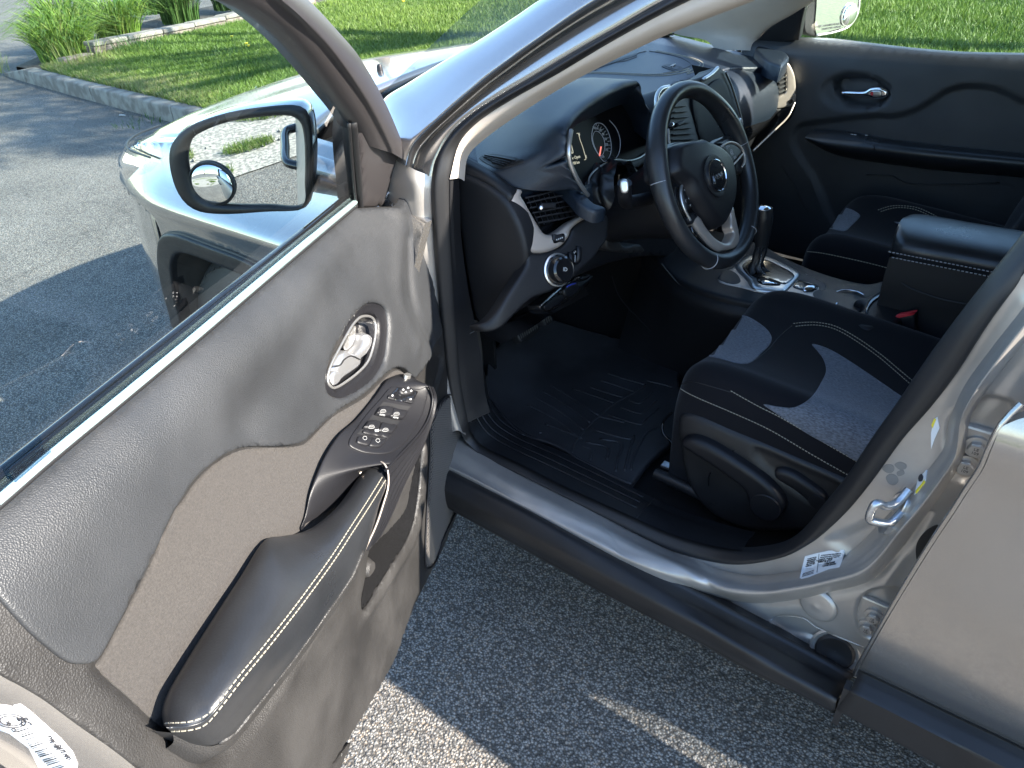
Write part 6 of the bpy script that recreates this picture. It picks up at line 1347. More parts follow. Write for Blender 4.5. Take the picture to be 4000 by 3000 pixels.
# spokes
lsp = zK([(388, 905), (440, 915), (480, 930), (540, 985), (580, 1050), (595, 1120), (560, 1150), (530, 1180), (560, 1240), (520, 1230), (470, 1150), (420, 1050), (400, 980)])
WS2 = Surf(WC, WU, WV); WS2.fs.append(lambda Q: 0*Q[:, 0]+.004)
WS2.sheet('left_spoke', zK([(395, 900), (440, 915), (490, 935), (545, 985), (585, 1060), (600, 1130), (640, 1190), (600, 1260), (560, 1250), (500, 1180), (440, 1080), (390, 990)]), M['gloss'], sw_, res=.008, rnd=.006, depth=.03)
ls = WS2.sheet('left_switches', zK([(497, 955), (520, 960), (560, 1010), (590, 1075), (575, 1110), (540, 1140), (525, 1150), (510, 1090), (490, 1010)]), M['black'], sw_, dh=.007, res=.006, rnd=.005, depth=.01)
WS2.line('spoke_trim', zK([(490, 950), (478, 1000), (480, 1060), (500, 1130), (525, 1180), (545, 1220)]), .0032, M['satin'], sw_, dh=.006)
WS2.sheet('phone_buttons', zK([(530, 1195), (575, 1160), (600, 1180), (605, 1215), (560, 1245), (540, 1230)]), M['black'], sw_, dh=.007, res=.006, rnd=.004, depth=.01)
T1 = Tgt(ls)
for s_, c in (('^', (503, 1005)), ('#', (535, 1055)), ('v', (546, 1108)), ('(', (513, 1075)), (')', (549, 1035))): text_on('switch_marking', s_, zK([c])[0], (8, 2), T1, .008, M['white'], sw_, lift=.0005)
WS2.sheet('right_spoke', zK([(720, 660), (790, 620), (830, 600), (880, 640), (930, 690), (945, 780), (940, 860), (900, 880), (870, 850), (860, 800), (830, 740), (780, 690)]), M['leather'], sw_, dh=-.004, res=.008, rnd=.008, depth=.03)
rs = WS2.sheet('right_switches', zK([(768, 695), (820, 660), (870, 668), (912, 705), (918, 735), (890, 775), (848, 822), (830, 770), (800, 725)]), M['black'], sw_, dh=.009, res=.006, rnd=.005, depth=.02)
WS2.line('spoke_trim', zK([(768, 690), (815, 658), (868, 662), (915, 700), (935, 750), (935, 800), (918, 835)]), .0028, M['bronze'], sw_, dh=.009)
WS2.line('spoke_trim', zK([(848, 825), (885, 785), (920, 742)]), .0022, M['bronze'], sw_, dh=.012)
T1 = Tgt(rs)
for s_, c in (('SET+', (815, 690)), ('CANC', (876, 692)), ('SET-', (868, 765)), ('RES', (812, 758)), ('@', (842, 727))): text_on('switch_marking', s_, zK([c])[0], (10, -5), T1, .0075 if s_ != '@' else .014, M['white'], sw_, lift=.0005)
low = zK([(600, 1180), (625, 1195), (650, 1240), (700, 1310), (760, 1362), (820, 1378), (850, 1340), (862, 1300), (848, 1265), (845, 1200), (840, 1140), (858, 1110), (880, 1200), (900, 1290), (905, 1360), (880, 1410), (830, 1425), (790, 1430), (760, 1440), (700, 1400), (640, 1330), (590, 1260), (570, 1225)])
WS2.sheet('lower_spoke', low, M['bronze'], sw_, dh=.008, res=.006, rnd=.006, depth=.018)
WS2.sheet('lower_spoke_gap', zK([(560, 1255), (600, 1300), (660, 1370), (730, 1430), (765, 1445), (760, 1470), (700, 1450), (620, 1380), (570, 1310)]), M['gloss'], sw_, dh=.002, res=.008, rnd=.004, depth=.02)

# ---- centre stack and screen
SN = ndir((-.93, .10, .34)); SU = ndir(np.cross((0, 0, 1), SN)); SV = np.cross(SN, SU); SC_ = Surf(P(2720, 420, x=-.735), SU, SV)
sco = zK([(300, 400), (304, 325), (335, 272), (410, 248), (600, 190), (650, 172), (712, 135), (742, 112), (785, 130), (815, 180), (850, 260), (885, 350), (925, 500), (945, 600), (930, 760), (560, 820), (400, 760), (330, 600)])
SC_.sheet('centre_stack', sco, M['dash2'], CAR, res=.012, rnd=.006, depth=.05)
SC_.sheet('centre_vent', zK([(395, 560), (410, 460), (440, 370), (490, 335), (540, 420), (575, 520), (605, 640), (560, 700), (430, 700), (400, 640)]), M['rubber'], CAR, dh=.002, res=.02, rnd=0, depth=.002)
for k in range(8):
    a = SC_.at(*zK([(425-k*3, 400+k*40)])[0], .006); b = SC_.at(*zK([(515+k*9, 392+k*40)])[0], .006); q = MB(); q.bar(a, b, .0025, .010, SN); q.build('centre_vent_slat', M['black'], CAR)
h = SC_.at(*zK([(420, 530)])[0], .014); lathe('vent_tab_tip', h, SN, [(.006, -.01), (.006, .001), (.003, .003), (.0005, .003)], M['chrome'], CAR, 14)
h = SC_.at(*zK([(470, 522)])[0], .010); box('vent_tab', h, (.035, .010, .012), M['black'], CAR, (SU, SV, SN), bev=.003)
SC_.sheet('touchscreen', zK([(560, 330), (640, 280), (740, 200), (790, 210), (850, 340), (900, 480), (905, 640), (800, 660), (640, 670)]), M['screen'], CAR, dh=.006, res=.02, rnd=.002, depth=.006)
SC_.line('stack_trim', zK([(302, 420), (305, 330), (335, 276), (395, 258)]), .006, M['satin'], CAR, dh=.006)
SC_.line('stack_trim', zK([(640, 205), (700, 165), (745, 120)]), .0055, M['satin'], CAR, dh=.006)
SC_.line('stack_trim', zK([(385, 560), (392, 650), (410, 740)]), .004, M['bronze'], CAR, dh=.006)
SC_.line('screen_edge', zK([(800, 150), (840, 240), (870, 330), (900, 430), (918, 500)]), .003, M['gloss'], CAR, dh=.006)
h = SC_.at(*zK([(910, 512)])[0], .014); lathe('tuning_knob', h, SN, [(.012, -.02), (.012, .0), (.009, .003), (.001, .003)], M['chrome'], CAR, 18)
loft('stack_side', [[P(2828, 278, y=-.27), P(2907, 500, y=-.30), P(2942, 620, y=-.30)], [P(2828, 278, y=-.27)+np.array([.1, 0, .01]), P(2907, 500, y=-.30)+np.array([.1, 0, 0]), P(2942, 620, y=-.30)+np.array([.1, 0, 0])]], M['dash2'], CAR, nu=10)
# ---- passenger side of the dash
secs = []
for y, x1, z1 in ((-.22, -.64, 1.045), (-.32, -.66, 1.052), (-.45, -.675, 1.055), (-.58, -.69, 1.05), (-.66, -.70, 1.035), (-.71, -.70, 1.01)):
    zt = dtz(x1)-.004-max(0, -y-.6)*.12
    secs.append([(x1+.10, y, dtz(x1+.10)-.012), (x1+.05, y, zt+.004), (x1+.012, y, zt-.010), (x1-.02, y, zt-.040), (x1-.035, y, .93), (x1-.04, y, .87), (x1-.03, y, .835)])
loft('passenger_dash_pad', secs, M['dash'], CAR, nu=26, thick=.004)
secs = [[(x, y, z), (x-.004, y, z-.03), (x+.02, y, z-.075)] for y, x, z in ((-.2, -.715, .845), (-.35, -.715, .85), (-.5, -.718, .855), (-.62, -.725, .865), (-.71, -.735, .885))]
loft('passenger_dash_band', secs, M['gloss'], CAR, nu=10)
loft('glovebox', [[(-.69, y, .80), (-.66, y, .70), (-.60, y, .60)] for y in (-.15, -.4, -.72)], M['dash2'], CAR, nu=10)
tube('dash_trim_line', [P(2942, 589, y=-.45), P(3030, 505, y=-.58), P(3081, 452, y=-.70), P(3105, 400, y=-.74)], .0028, M['bronze'], CAR, 8)
PV = Surf(P(3085, 330, y=-.735), ndir((-.75, -.66, 0)), (0, 0, 1)); 
if PV.N @ (CAM-PV.o) < 0: PV = Surf(PV.o, -PV.U, (0, 0, 1))
PV.sheet('passenger_vent_surround', zC([(738, 378), (770, 400), (800, 470), (808, 560), (806, 620), (790, 650), (740, 665), (680, 672), (678, 640), (695, 600), (740, 570), (745, 480)]), M['beige'] if 0 else M['bronze'], CAR, res=.01, rnd=.006, depth=.02)
PV.sheet('passenger_vent', zC([(738, 400), (742, 480), (736, 565), (695, 605), (692, 540), (705, 450)]), M['rubber'], CAR, dh=-.006, res=.01, rnd=0, depth=.01)
for k in range(6):
    q = MB(); q.bar(PV.at(*zC([(712-k*3, 430+k*28)])[0], .0), PV.at(*zC([(740-k*1, 415+k*28)])[0], .0), .003, .010, PV.N); q.build('passenger_vent_slat', M['satin'], CAR)
PV.sheet('vent_button', zC([(762, 622), (782, 612), (786, 630), (766, 642)]), M['gloss'], CAR, dh=.004, res=.01, rnd=.001, depth=.004)
PV.sheet('dash_end_lower', zC([(806, 632), (795, 700), (750, 760), (690, 800), (560, 920), (545, 935), (620, 840), (690, 740), (665, 680), (740, 668), (790, 652)]), M['black'], CAR, dh=-.003, res=.01, rnd=.006, depth=.04)
DP = Surf(P(3010, 215, y=-.70), (0, -1, 0), (.985, 0, .12)); DP.sheet('dash_corner_pad', zC([(560, 285), (640, 282), (700, 300), (745, 325), (765, 350), (755, 370), (715, 410), (695, 400), (640, 380), (590, 340)]), M['dash'], CAR, res=.01, rnd=.008, depth=.04)

# ---- tunnel console
CT = Surf((-.9, .1, .625), (-1, 0, 0), (0, -1, 0))
co = [(2520, 960), (2545, 1000), (2600, 1050), (2663, 1098), (2790, 1146), (2942, 1182), (3060, 1196), (3180, 1180), (3260, 1240), (3340, 1275), (3420, 1290), (3560, 1200), (3560, 1120), (3480, 1090), (3380, 1105), (3200, 1060), (3060, 1000), (2990, 960), (2800, 900), (2600, 900)]
cto = CT.sheet('console_top', co, M['dash2'], CAR, res=.02, rnd=.010, depth=.05)
TT = Tgt(cto)
cs = [(2520, 960), (2545, 1000), (2600, 1050), (2663, 1098), (2790, 1146), (2942, 1182), (3060, 1196)]
S = []
for p in cs:
    a = CT.at(*p, -.006); b = a.copy(); b[2] = .56; b[1] += .02; c = a.copy(); c[2] = .30; c[1] = .17; S.append([a, a*.5+b*.5+np.array([0, .014, 0]), b, (b+c)/2, c])
a = S[-1][0].copy(); S.append([np.array([x[0]-.25, .16, x[2]]) for x in S[-1]]); S.append([np.array([x[0]-.35, 0, 0]) for x in S[-1]])
loft('console_side', S, M['dash2'], CAR, nu=20)
tube('console_seam', [P(*p, y=.175) for p in ((2585, 1030), (2610, 1062), (2663, 1116), (2790, 1162), (2942, 1203))], .0012, M['rubber'], CAR, 6)
def cd(name, o, lift, m, rnd=4, par=CAR, smooth=True): return decal(name, zM(o), TT, m, par, lift=lift, res=11, rnd=rnd, skirt=.003, smooth=smooth)
cd('shifter_plate', [(500, 702), (555, 648), (640, 618), (700, 560), (800, 500), (960, 500), (1200, 610), (1400, 690), (1530, 762), (1545, 810), (1500, 880), (1440, 908), (1330, 914), (1150, 890), (870, 836), (725, 797), (520, 747)], .003, M['bronze'], 5)
cd('console_gloss_panel', [(1250, 640), (1400, 695), (1525, 765), (1540, 805), (1500, 850), (1470, 830), (1465, 800), (1380, 760), (1290, 740), (1250, 730)], .0045, M['black'], 4)
cd('coin_tray', [(500, 706), (556, 650), (615, 636), (690, 680), (720, 740), (700, 765), (640, 772), (520, 736)], .004, M['rubber'], 2)
bz_ = cd('shifter_bezel', [(668, 600), (760, 520), (810, 503), (880, 510), (960, 512), (1100, 570), (1260, 655), (1288, 690), (1260, 735), (1150, 850), (1110, 865), (1050, 858), (870, 832), (815, 806), (795, 765), (760, 720), (690, 650)], .010, M['satin'], 14)
TBz = Tgt(bz_)
bt = decal('gaiter_base', zM([(735, 592), (775, 550), (830, 530), (960, 528), (1090, 585), (1215, 655), (1235, 690), (1200, 730), (1150, 762), (1100, 755), (950, 720), (830, 700), (780, 665)]), TBz, M['gloss'], CAR, lift=.002, res=11, rnd=4)
cd('gear_window', [(865, 735), (885, 722), (940, 724), (1080, 768), (1103, 788), (1085, 810), (930, 802), (880, 775)], .012, M['screen'], 2)
TW_ = Tgt(bz_)
for k, s_ in enumerate('PRND'): text_on('gear_letter', s_, zM([(895+k*36, 738+k*11)])[0], (12, 4), TW_, .009, M['white'], CAR, lift=.004)
cd('selector_marker', [(905, 775), (960, 750), (1010, 765), (1060, 790), (1080, 800), (930, 800)], .013, M['mirror'], 2)
cd('mode_switch_panel', [(1220, 800), (1262, 745), (1300, 746), (1400, 775), (1462, 800), (1440, 830), (1340, 836)], .006, M['gloss'], 3)
cd('mode_dial', [(1308, 832), (1335, 800), (1375, 786), (1420, 790), (1445, 805), (1425, 838), (1370, 846), (1325, 845)], .012, M['chrome'], 12)
# gaiter and lever
gb = [online(zM([(760, 590), (830, 540), (960, 535), (1090, 592), (1205, 662), (1220, 695), (1160, 748), (1090, 745), (940, 710), (820, 690)]), TBz, .002, 4, True)]
top = P(2965, 1050, y=.03); tp2 = P(2965, 985, y=.02)
lv = [P(2955, 1040, y=.035), P(2968, 990, y=.03), P(2975, 960, y=.03), P(2985, 850, y=.03), P(2985, 815, y=.03)]
base_ = gb[0]; 
def ringat(c, r, N_=len(base_)): return [c+np.array([r*math.cos(a), r*math.sin(a), 0]) for a in -np.linspace(0, 2*math.pi, N_+1)[:-1]+math.atan2(*(base_[0]-base_.mean(0))[[1, 0]])]
bsec = [base_, base_*.55+np.array(ringat(lv[0], .02))*.45+np.array([0, 0, -.012]), np.array(ringat(lv[0], .018)), np.array(ringat(lv[1], .0145)), np.array(ringat(lv[2], .0155))]
for i, s_ in enumerate(bsec[1:4]):
    for k in range(len(s_)): s_[k] = s_[k]+np.array([.003*math.sin(k*.9+i*2), .003*math.cos(k*1.3+i), .002*math.sin(k*1.1)])
loft('shifter_gaiter', bsec, M['leather'], CAR, nu=44, closed_u=True)
stitches('gaiter_stitching', [[bsec[i][len(base_)*5//8] + np.array([-.001, .001, .001]) for i in range(4)]], None, M['thread2'], CAR, step=.006, L=.0035, r=.0006)
lathe('lever_collar', lv[2]+np.array([0, 0, -.002]), lv[3]-lv[2], [(.0150, 0), (.0165, .003), (.0150, .007)], M['chrome'], CAR, 24)
tube('shift_lever', [lv[2], lv[2]*.6+lv[3]*.4, lv[3], lv[4]], .0175, M['leather'], CAR, 18, scale=[.95, 1.15, 1.3, 1.2])
lathe('lever_cap', lv[4]-np.array([0, 0, .004]), (0, 0, 1), [(.0185, -.002), (.0175, .006), (.012, .010), (.001, .011)], M['chrome'], CAR, 24)
# cup holders and rear ramp
for px, py, r in ((3235, 1160, .036), (3308, 1192, .040)):
    c, n = TT.hit(px, py)
    if c is None: c = P(px, py, z=.625)
    lathe('cup_holder', c+np.array([0, 0, .003]), (0, 0, 1), [(r*1.0, -.06), (r*1.0, -.001), (r*1.02, .001)], M['rubber'], CAR, 36)
    lathe('cup_dish', c+np.array([0, 0, .0025]), (0, 0, 1), [(r*.98, 0), (.001, .0003)], M['rubber'], CAR, 36)
for o in (zM([(1640, 850), (1690, 834), (1750, 832), (1830, 846), (1900, 880)]), zM([(1530, 992), (1580, 994), (1620, 982), (1645, 955)]), zM([(1762, 1018), (1775, 1040), (1810, 1060)])): seam('cup_ring', o, TT, .0022, M['chrome'], CAR, .004)
RP = Surf(P(3430, 1190, y=.06), (-1, 0, 0), (0, -.9, .42)) if 0 else CT
CT.sheet('console_ramp', [(3306, 1244), (3364, 1208), (3368, 1182), (3340, 1168), (3393, 1152), (3446, 1131), (3510, 1098), (3590, 1150), (3560, 1215), (3480, 1268), (3400, 1284), (3345, 1270)], M['dash2'], CAR, dh=.022, res=.012, rnd=.012, depth=.04)
CT.sheet('ramp_switches', zM([(1920, 1020), (1930, 960), (1960, 900), (2020, 850), (2080, 825), (2060, 880), (2000, 930), (1950, 1000), (1940, 1045)]), M['gloss'], CAR, dh=.026, res=.012, rnd=.004, depth=.01)
# armrest box
lid = [(3484, 985), (3488, 955), (3505, 926), (3549, 911)]
S = []
for x, k in ((-1.296, .45), (-1.305, .8), (-1.33, 1), (-1.45, 1), (-1.62, 1), (-1.66, .9)):
    zt = .823+.0*x; S.append([(x, .100*k+.0, .772), (x, .104*k, .795), (x, .09*k, zt-.010), (x, .04*k, zt*1+.0), (x, -.04*k, zt), (x, -.09*k, zt-.010), (x, -.10*k, .785), (x, -.10*k, .76)])
lidm = loft('armrest_lid', S, M['leather'], CAR, nu=36)
TLd = Tgt(lidm)
stitches('lid_stitching', [[(-1.30, .102, .783), (-1.4, .1075, .785), (-1.66, .1075, .785)], [(-1.31, .104, .772), (-1.4, .108, .774), (-1.66, .108, .774)]], None, M['thread2'], CAR, step=.008, L=.005, r=.0008)
loft('armrest_box', [[(x, .095, .768), (x, .10, .70), (x, .10, .62), (x+.02, .12, .50)] for x in (-1.305, -1.33, -1.45, -1.66)], M['dash2'], CAR, nu=12)
loft('armrest_box_front', [[(-1.305, y, .77), (-1.32, y, .72), (-1.34, y, .66), (-1.33, y, .60)] for y in (.098, 0, -.098)], M['dash2'], CAR, nu=8)
tube('box_seam', [P(*p, y=.104) for p in ((3520, 1104), (3560, 1128), (3676, 1168), (3800, 1192))], .0015, M['rubber'], CAR, 6)
tube('tunnel_side_seam', [P(*p, y=.15) for p in ((2580, 1330), (2500, 1250), (2420, 1160), (2390, 1080))], .001, M['rubber'], CAR, 5)
bk = Surf(P(3520, 1290, y=.135), (-1, 0, .1), (-.1, 0, 1)); 
bk.sheet('buckle', [(3480, 1238, 'c'), (3553, 1222, 'c'), (3580, 1330), (3588, 1375, 'c'), (3520, 1388, 'c'), (3495, 1320)], M['black'], CAR, res=.01, rnd=.004, depth=.025, smooth=True)
bk.sheet('buckle_button', [p+('c',) for p in zG([(1392, 402), (1425, 388), (1516, 382), (1502, 402), (1402, 412)])], M['red'], CAR, dh=.004, res=.01, rnd=.001, depth=.012, smooth=False)

# ---- seats
def seat(name, yc, w, zb, sgn):
    s_ = mk(name, [(-1.3, yc, .5)], [], M['seatblk'], CAR)
    prof = [(.98, .36), (1.0, .46), (1.01, .555), (.99, .60), (.93, .637), (.80, .652), (.60, .636), (.30, .618), (0, .612), (-.30, .618), (-.60, .636), (-.80, .652), (-.93, .637), (-1.0, .60), (-1.0, .5), (-.98, .36)]
    st = [(-1.035, -.20, .95), (-1.026, -.11, .965), (-1.034, -.045, .98), (-1.065, -.008, .99), (-1.12, .004, 1), (-1.25, -.004, 1), (-1.40, -.018, 1), (-1.55, -.035, 1), (-1.68, -.04, 1)]
    S = []
    for x, dz, k in st:
        row = []
        for a, z in prof:
            rx = x-(.035 if dz > -.1 else .02)*(abs(a)**6)*(1 if x > -1.2 else 0)
            row.append((rx, yc+a*w*k, max(.36, z+zb+dz) if z > .4 else .36))
        S.append(row)
    c = loft('cushion', S, M['seatblk'], s_, nu=80, sub=8)
    return s_, c
ds, dc = seat('driver_seat', .385, .250, .012, 1)
TSd = Tgt(dc)
decal('grey_cloth_panel', zG([(92, 700), (150, 620), (240, 530), (320, 450), (380, 412), (440, 402), (500, 412), (570, 450), (630, 500), (654, 545), (640, 590), (590, 640), (545, 685), (500, 705), (440, 702), (350, 678), (250, 660), (160, 660), (120, 680)]), TSd, M['greycloth'], ds, lift=.0022, res=14, rnd=5, flatn=False)
decal('grey_cloth_panel', zG([(905, 585), (1000, 612), (1120, 680), (1300, 800), (1500, 935), (1560, 960), (1400, 1200), (1250, 1310), (1180, 1305), (1050, 1230), (900, 1150), (750, 1055), (650, 990), (605, 955), (700, 970), (780, 976), (850, 950), (910, 900), (960, 820), (990, 750), (975, 680), (940, 630)]), TSd, M['greycloth'], ds, lift=.0022, res=14, rnd=5, flatn=False)
stitches('seat_stitching', [zG([(785, 458), (860, 450), (950, 452), (1050, 475), (1180, 545), (1330, 650), (1450, 750), (1540, 825)]), zG([(800, 475), (880, 467), (960, 470), (1050, 494), (1160, 555), (1310, 660), (1430, 762), (1520, 840)]), zG([(55, 790), (75, 840), (115, 872), (200, 915), (400, 1000), (640, 1110), (900, 1262), (1130, 1392)]), zG([(400, 870), (560, 960), (700, 1030), (900, 1145), (1100, 1260), (1190, 1312)])], TSd, M['thread'], ds, step=.0062, L=.0042, r=.0006)
seam('seat_seam', zG([(545, 690), (640, 610), (700, 540), (780, 470)]), TSd, .0011, M['rubber'], ds)
seam('seat_seam', zG([(100, 830), (160, 815), (300, 850), (400, 880)]), TSd, .0011, M['rubber'], ds)
# plastic side shield with the two levers
SH = Surf((0, .652, 0), (-1, 0, 0), (0, 0, 1)); SH.fs.append(lambda Q: -2.2*np.maximum(0, 1.12-Q[:, 0])**2-.9*np.maximum(0, Q[:, 1]-.50)**2*3)
sho = zG([(72, 1070), (95, 1022), (150, 1015), (260, 1045), (400, 1108), (600, 1198), (800, 1288), (1000, 1378), (1150, 1450), (1300, 1560), (1300, 1720), (1150, 1740), (900, 1735), (700, 1745), (500, 1735), (330, 1670), (210, 1570), (130, 1430), (90, 1250)])
SH.region(zG([(560, 1230), (800, 1330), (1100, 1480), (1050, 1600), (900, 1560), (700, 1420), (560, 1300)]), -.008, .012)
sh = SH.sheet('seat_shield', sho, M['clad'], ds, res=.008, rnd=.012, depth=.05)
lvo = zG([(88, 1215), (95, 1185), (140, 1172), (200, 1182), (300, 1228), (450, 1322), (600, 1425), (690, 1515), (730, 1600), (700, 1660), (620, 1685), (560, 1665), (510, 1600), (480, 1500), (400, 1430), (280, 1345), (170, 1275)])
SH.sheet('height_lever', lvo, M['black'], ds, dh=.024, res=.006, rnd=.012, depth=.024)
SH.sheet('recline_lever', zG([(665, 1400), (668, 1372), (700, 1362), (780, 1385), (880, 1450), (960, 1510), (985, 1550), (960, 1590), (910, 1600), (880, 1570), (800, 1500), (720, 1450), (680, 1425)]), M['black'], ds, dh=.016, res=.006, rnd=.009, depth=.02)
for c, r, dh in (((615, 1590), .032, .024), ((935, 1556), .0165, .016)):
    h = SH.at(*zG([c])[0], dh); lathe('lever_cap', h, (0, 1, 0), [(r, -.004), (r, .0012), (r*.96, .0026), (.001, .003)], M['black'], ds, 36)
SH.line('lever_mark', zG([(425, 1238), (400, 1250), (375, 1272)]), .0012, M['gloss'], ds, dh=.001); SH.line('lever_mark', zG([(285, 1370), (268, 1400), (265, 1460)]), .0012, M['gloss'], ds, dh=.001)
loft('seat_back', [[(-1.60-.0*k, .64-.0, z), (-1.57-dx, .60, z), (-1.60-dx, .385, z), (-1.57-dx, .17, z), (-1.62-dx, .13, z), (-1.75-dx, .15, z), (-1.75-dx, .62, z), (-1.62-dx, .64, z)][1:] for k, (z, dx) in enumerate(((.58, 0), (.7, .02), (.9, .09), (1.15, .17), (1.25, .22)))], M['seatblk'], ds, nu=40, closed_u=True, caps=True)
tube('seat_rail', [P(2560, 1850, z=.36), P(2640, 1885, z=.36), P(2800, 1960, z=.36)], .014, M['clad'], ds, 10, smooth=False)
tube('seat_rail_inner', [(-1.0, .2, .335), (-1.5, .2, .335)], .014, M['steel'], ds, 8, smooth=False)
box('rail_bracket', P(2610, 1820, z=.365), (.03, .02, .008), M['steel'], ds, bev=.002)
box('rail_bolt', P(2640, 1832, z=.37), (.014, .014, .008), M['chrome'], ds, bev=.003)
ps, pc = seat('passenger_seat', -.425, .235, .012, -1)
TSp = Tgt(pc)
decal('grey_cloth_panel', zC([(835, 1420), (880, 1370), (940, 1320), (1000, 1290), (1060, 1277), (1130, 1288), (1180, 1312), (1200, 1335), (1150, 1390), (1110, 1426), (1050, 1420), (960, 1405), (880, 1408)]), TSp, M['greycloth'], ps, lift=.0022, res=12, rnd=4, flatn=False)
decal('grey_cloth_panel', zC([(1410, 1370, 'c'), (1520, 1380), (1580, 1400), (1642, 1436, 'c'), (1550, 1450), (1482, 1452), (1468, 1420), (1450, 1390)]), TSp, M['greycloth'], ps, lift=.0022, res=12, rnd=4, flatn=False)
stitches('seat_stitching', [zC([(1308, 1298), (1380, 1275), (1440, 1270), (1560, 1285), (1700, 1352), (1880, 1450)]), zC([(1325, 1308), (1390, 1288), (1450, 1282), (1550, 1297), (1690, 1365), (1860, 1455)]), zC([(800, 1549), (950, 1560), (1150, 1600), (1280, 1630), (1385, 1658)])], TSp, M['thread'], ps, step=.0075, L=.005, r=.0008)
loft('seat_back', [[(-1.50-dx, -.20, z), (-1.47-dx, -.25, z), (-1.50-dx, -.425, z), (-1.47-dx, -.60, z), (-1.50-dx, -.65, z), (-1.66-dx, -.63, z), (-1.66-dx, -.22, z)] for z, dx in ((.58, 0), (.7, .02), (.9, .08), (1.15, .16), (1.25, .2))], M['seatblk'], ps, nu=40, closed_u=True, caps=True)

# ---- passenger door, inside
FD = Surf((0, -.83, 0), (-1, 0, 0), (0, 0, 1))
FD.fs.append(lambda Q: .055*(1-np.exp(-np.maximum(0, 1.073-Q[:, 1])/.022))+.02*sst((1.05-Q[:, 1])/.3))
fr_ = zC([(870, 765), (1100, 735), (1300, 715), (1400, 718), (1500, 695), (1580, 660), (1650, 615), (1720, 570), (1800, 540), (1900, 530), (2000, 540), (2100, 575), (2212, 630)])+[(4300, 480), (4300, 900), (3300, 900), (3180, 700), (3095, 560), (3110, 500)]
FD.region(fr_, -.010, .006)
fb_o = zC([(962, 565), (985, 512), (1055, 468), (1130, 453), (1210, 462), (1310, 495), (1370, 535), (1380, 590), (1335, 645), (1240, 668), (1130, 672), (1040, 655), (982, 612)])
fb_i = zC([(1045, 520), (1080, 490), (1180, 478), (1260, 488), (1330, 520), (1372, 562), (1372, 600), (1330, 645), (1250, 655), (1150, 645), (1085, 600)])
FD.region(fb_o, -.006, .006); FD.region(fb_i, -.030, .006)
fdo = [('uv', .56, 1.06), ('uv', .62, 1.068), (3060, 152), (3119, 154), (3233, 158), (3360, 173), (3549, 195), (3739, 211), (4000, 217), ('uv', 1.58, 1.065, 'c'), ('uv', 1.60, .9), ('uv', 1.58, .5), ('uv', 1.50, .36), ('uv', .62, .36), ('uv', .55, .42)]
fdm = FD.sheet('passenger_door_trim', fdo, M['leatherette'], CAR, res=.011, rnd=.006, depth=.04, n=4)
FD0 = Surf((0, -.775, 0), (-1, 0, 0), (0, 0, 1))
FD0.sheet('door_handle', zC([(1078, 578), (1090, 562), (1225, 562), (1265, 541), (1325, 537), (1362, 553), (1374, 572), (1370, 595), (1345, 608), (1285, 614), (1242, 601), (1215, 598), (1095, 592)]), M['chrome'], fdm, dh=.0, res=.005, rnd=.008, depth=.012)
FD0.sheet('lock_slide', zC([(1268, 565), (1300, 558), (1330, 562), (1332, 595), (1300, 602), (1270, 592)]), M['satin'], fdm, dh=.004, res=.006, rnd=.004, depth=.006)
FD0.sheet('lock_flag', zC([(1264, 572), (1278, 566), (1280, 590), (1266, 586)]), M['red'], fdm, dh=.0046, res=.006, rnd=0, depth=.004)
aa = [(3144, 536), (3200, 545), (3300, 556), (3416, 566), (3540, 580), (3676, 594), (3973, 622), (4150, 640)]
bb = [(3175, 508), (3240, 508), (3340, 520), (3440, 540), (3560, 556), (3700, 572), (3990, 600), (4170, 618)]
cc = [(3150, 545), (3230, 590), (3320, 615), (3430, 632), (3560, 650), (3690, 665), (3985, 690), (4150, 705)]
loft('door_armrest', [[P(*b, y=-.775), P(*b, y=-.745), P(*a, y=-.705), P((a[0]+c[0])/2, (a[1]+c[1])/2, y=-.702), P(*c, y=-.735), P(*c, y=-.78)] for a, b, c in zip(aa, bb, cc)], M['leather'], fdm, nu=20)
tube('armrest_seam', [P(3405, 556, y=-.72), P(3415, 575, y=-.700), P(3425, 610, y=-.712)], .0016, M['rubber'], fdm, 6)
for c in ((1150, 830), (1170, 832), (1222, 848), (1240, 835)):
    h = P(*zC([c])[0], y=-.735); box('switch_mark', h, (.008, .002, .003), M['white'], fdm)
FD.line('pocket_lip', zC([(1240, 1080), (1400, 1085), (1440, 1110), (1500, 1132), (1700, 1138), (2060, 1128)]), .0025, M['hard'], fdm, dh=.004)
FD.line('trim_seam', zC([(712, 1020), (750, 1080), (790, 1140), (830, 1230), (870, 1290), (930, 1315)]), .0014, M['hard'], fdm, dh=.006)
def JR(px, py, off):
    y = -.86
    for _ in range(14):
        p = P(px, py, y=y+off); y = .6*y-.4*jy(p[2])
    return P(px, py, y=y+off)
lft = [(2838, 150), (2727, 131), (2650, 117), (2600, 120), (2660, 90)]
pa = [(2962, 200), (2954, 163), (2975, 135), (3000, 112), (3030, 93), (3106, 50), (3182, 0), (3300, -70), (3500, -170)]
pb = [(2830, 196), (2790, 160), (2690, 140), (2640, 120), (2715, 62), (2796, 38), (2916, 0), (3040, -50), (3250, -140)]
S = []
for a, b in zip(pa, pb):
    A, B_ = JR(*a, .05), JR(*b, .10); S.append([A-np.array([0, .02, 0]), A, A*.7+B_*.3+np.array([-.01, .015, 0.004]), A*.35+B_*.65+np.array([-.008, .014, .004]), B_, B_+np.array([.03, 0, 0])])
loft('passenger_pillar_trim', S, M['beige'], CAR, nu=22)
FS_ = Surf((0, -.84, 1.05), (-1, 0, 0), ndir((0, .42, 1)))
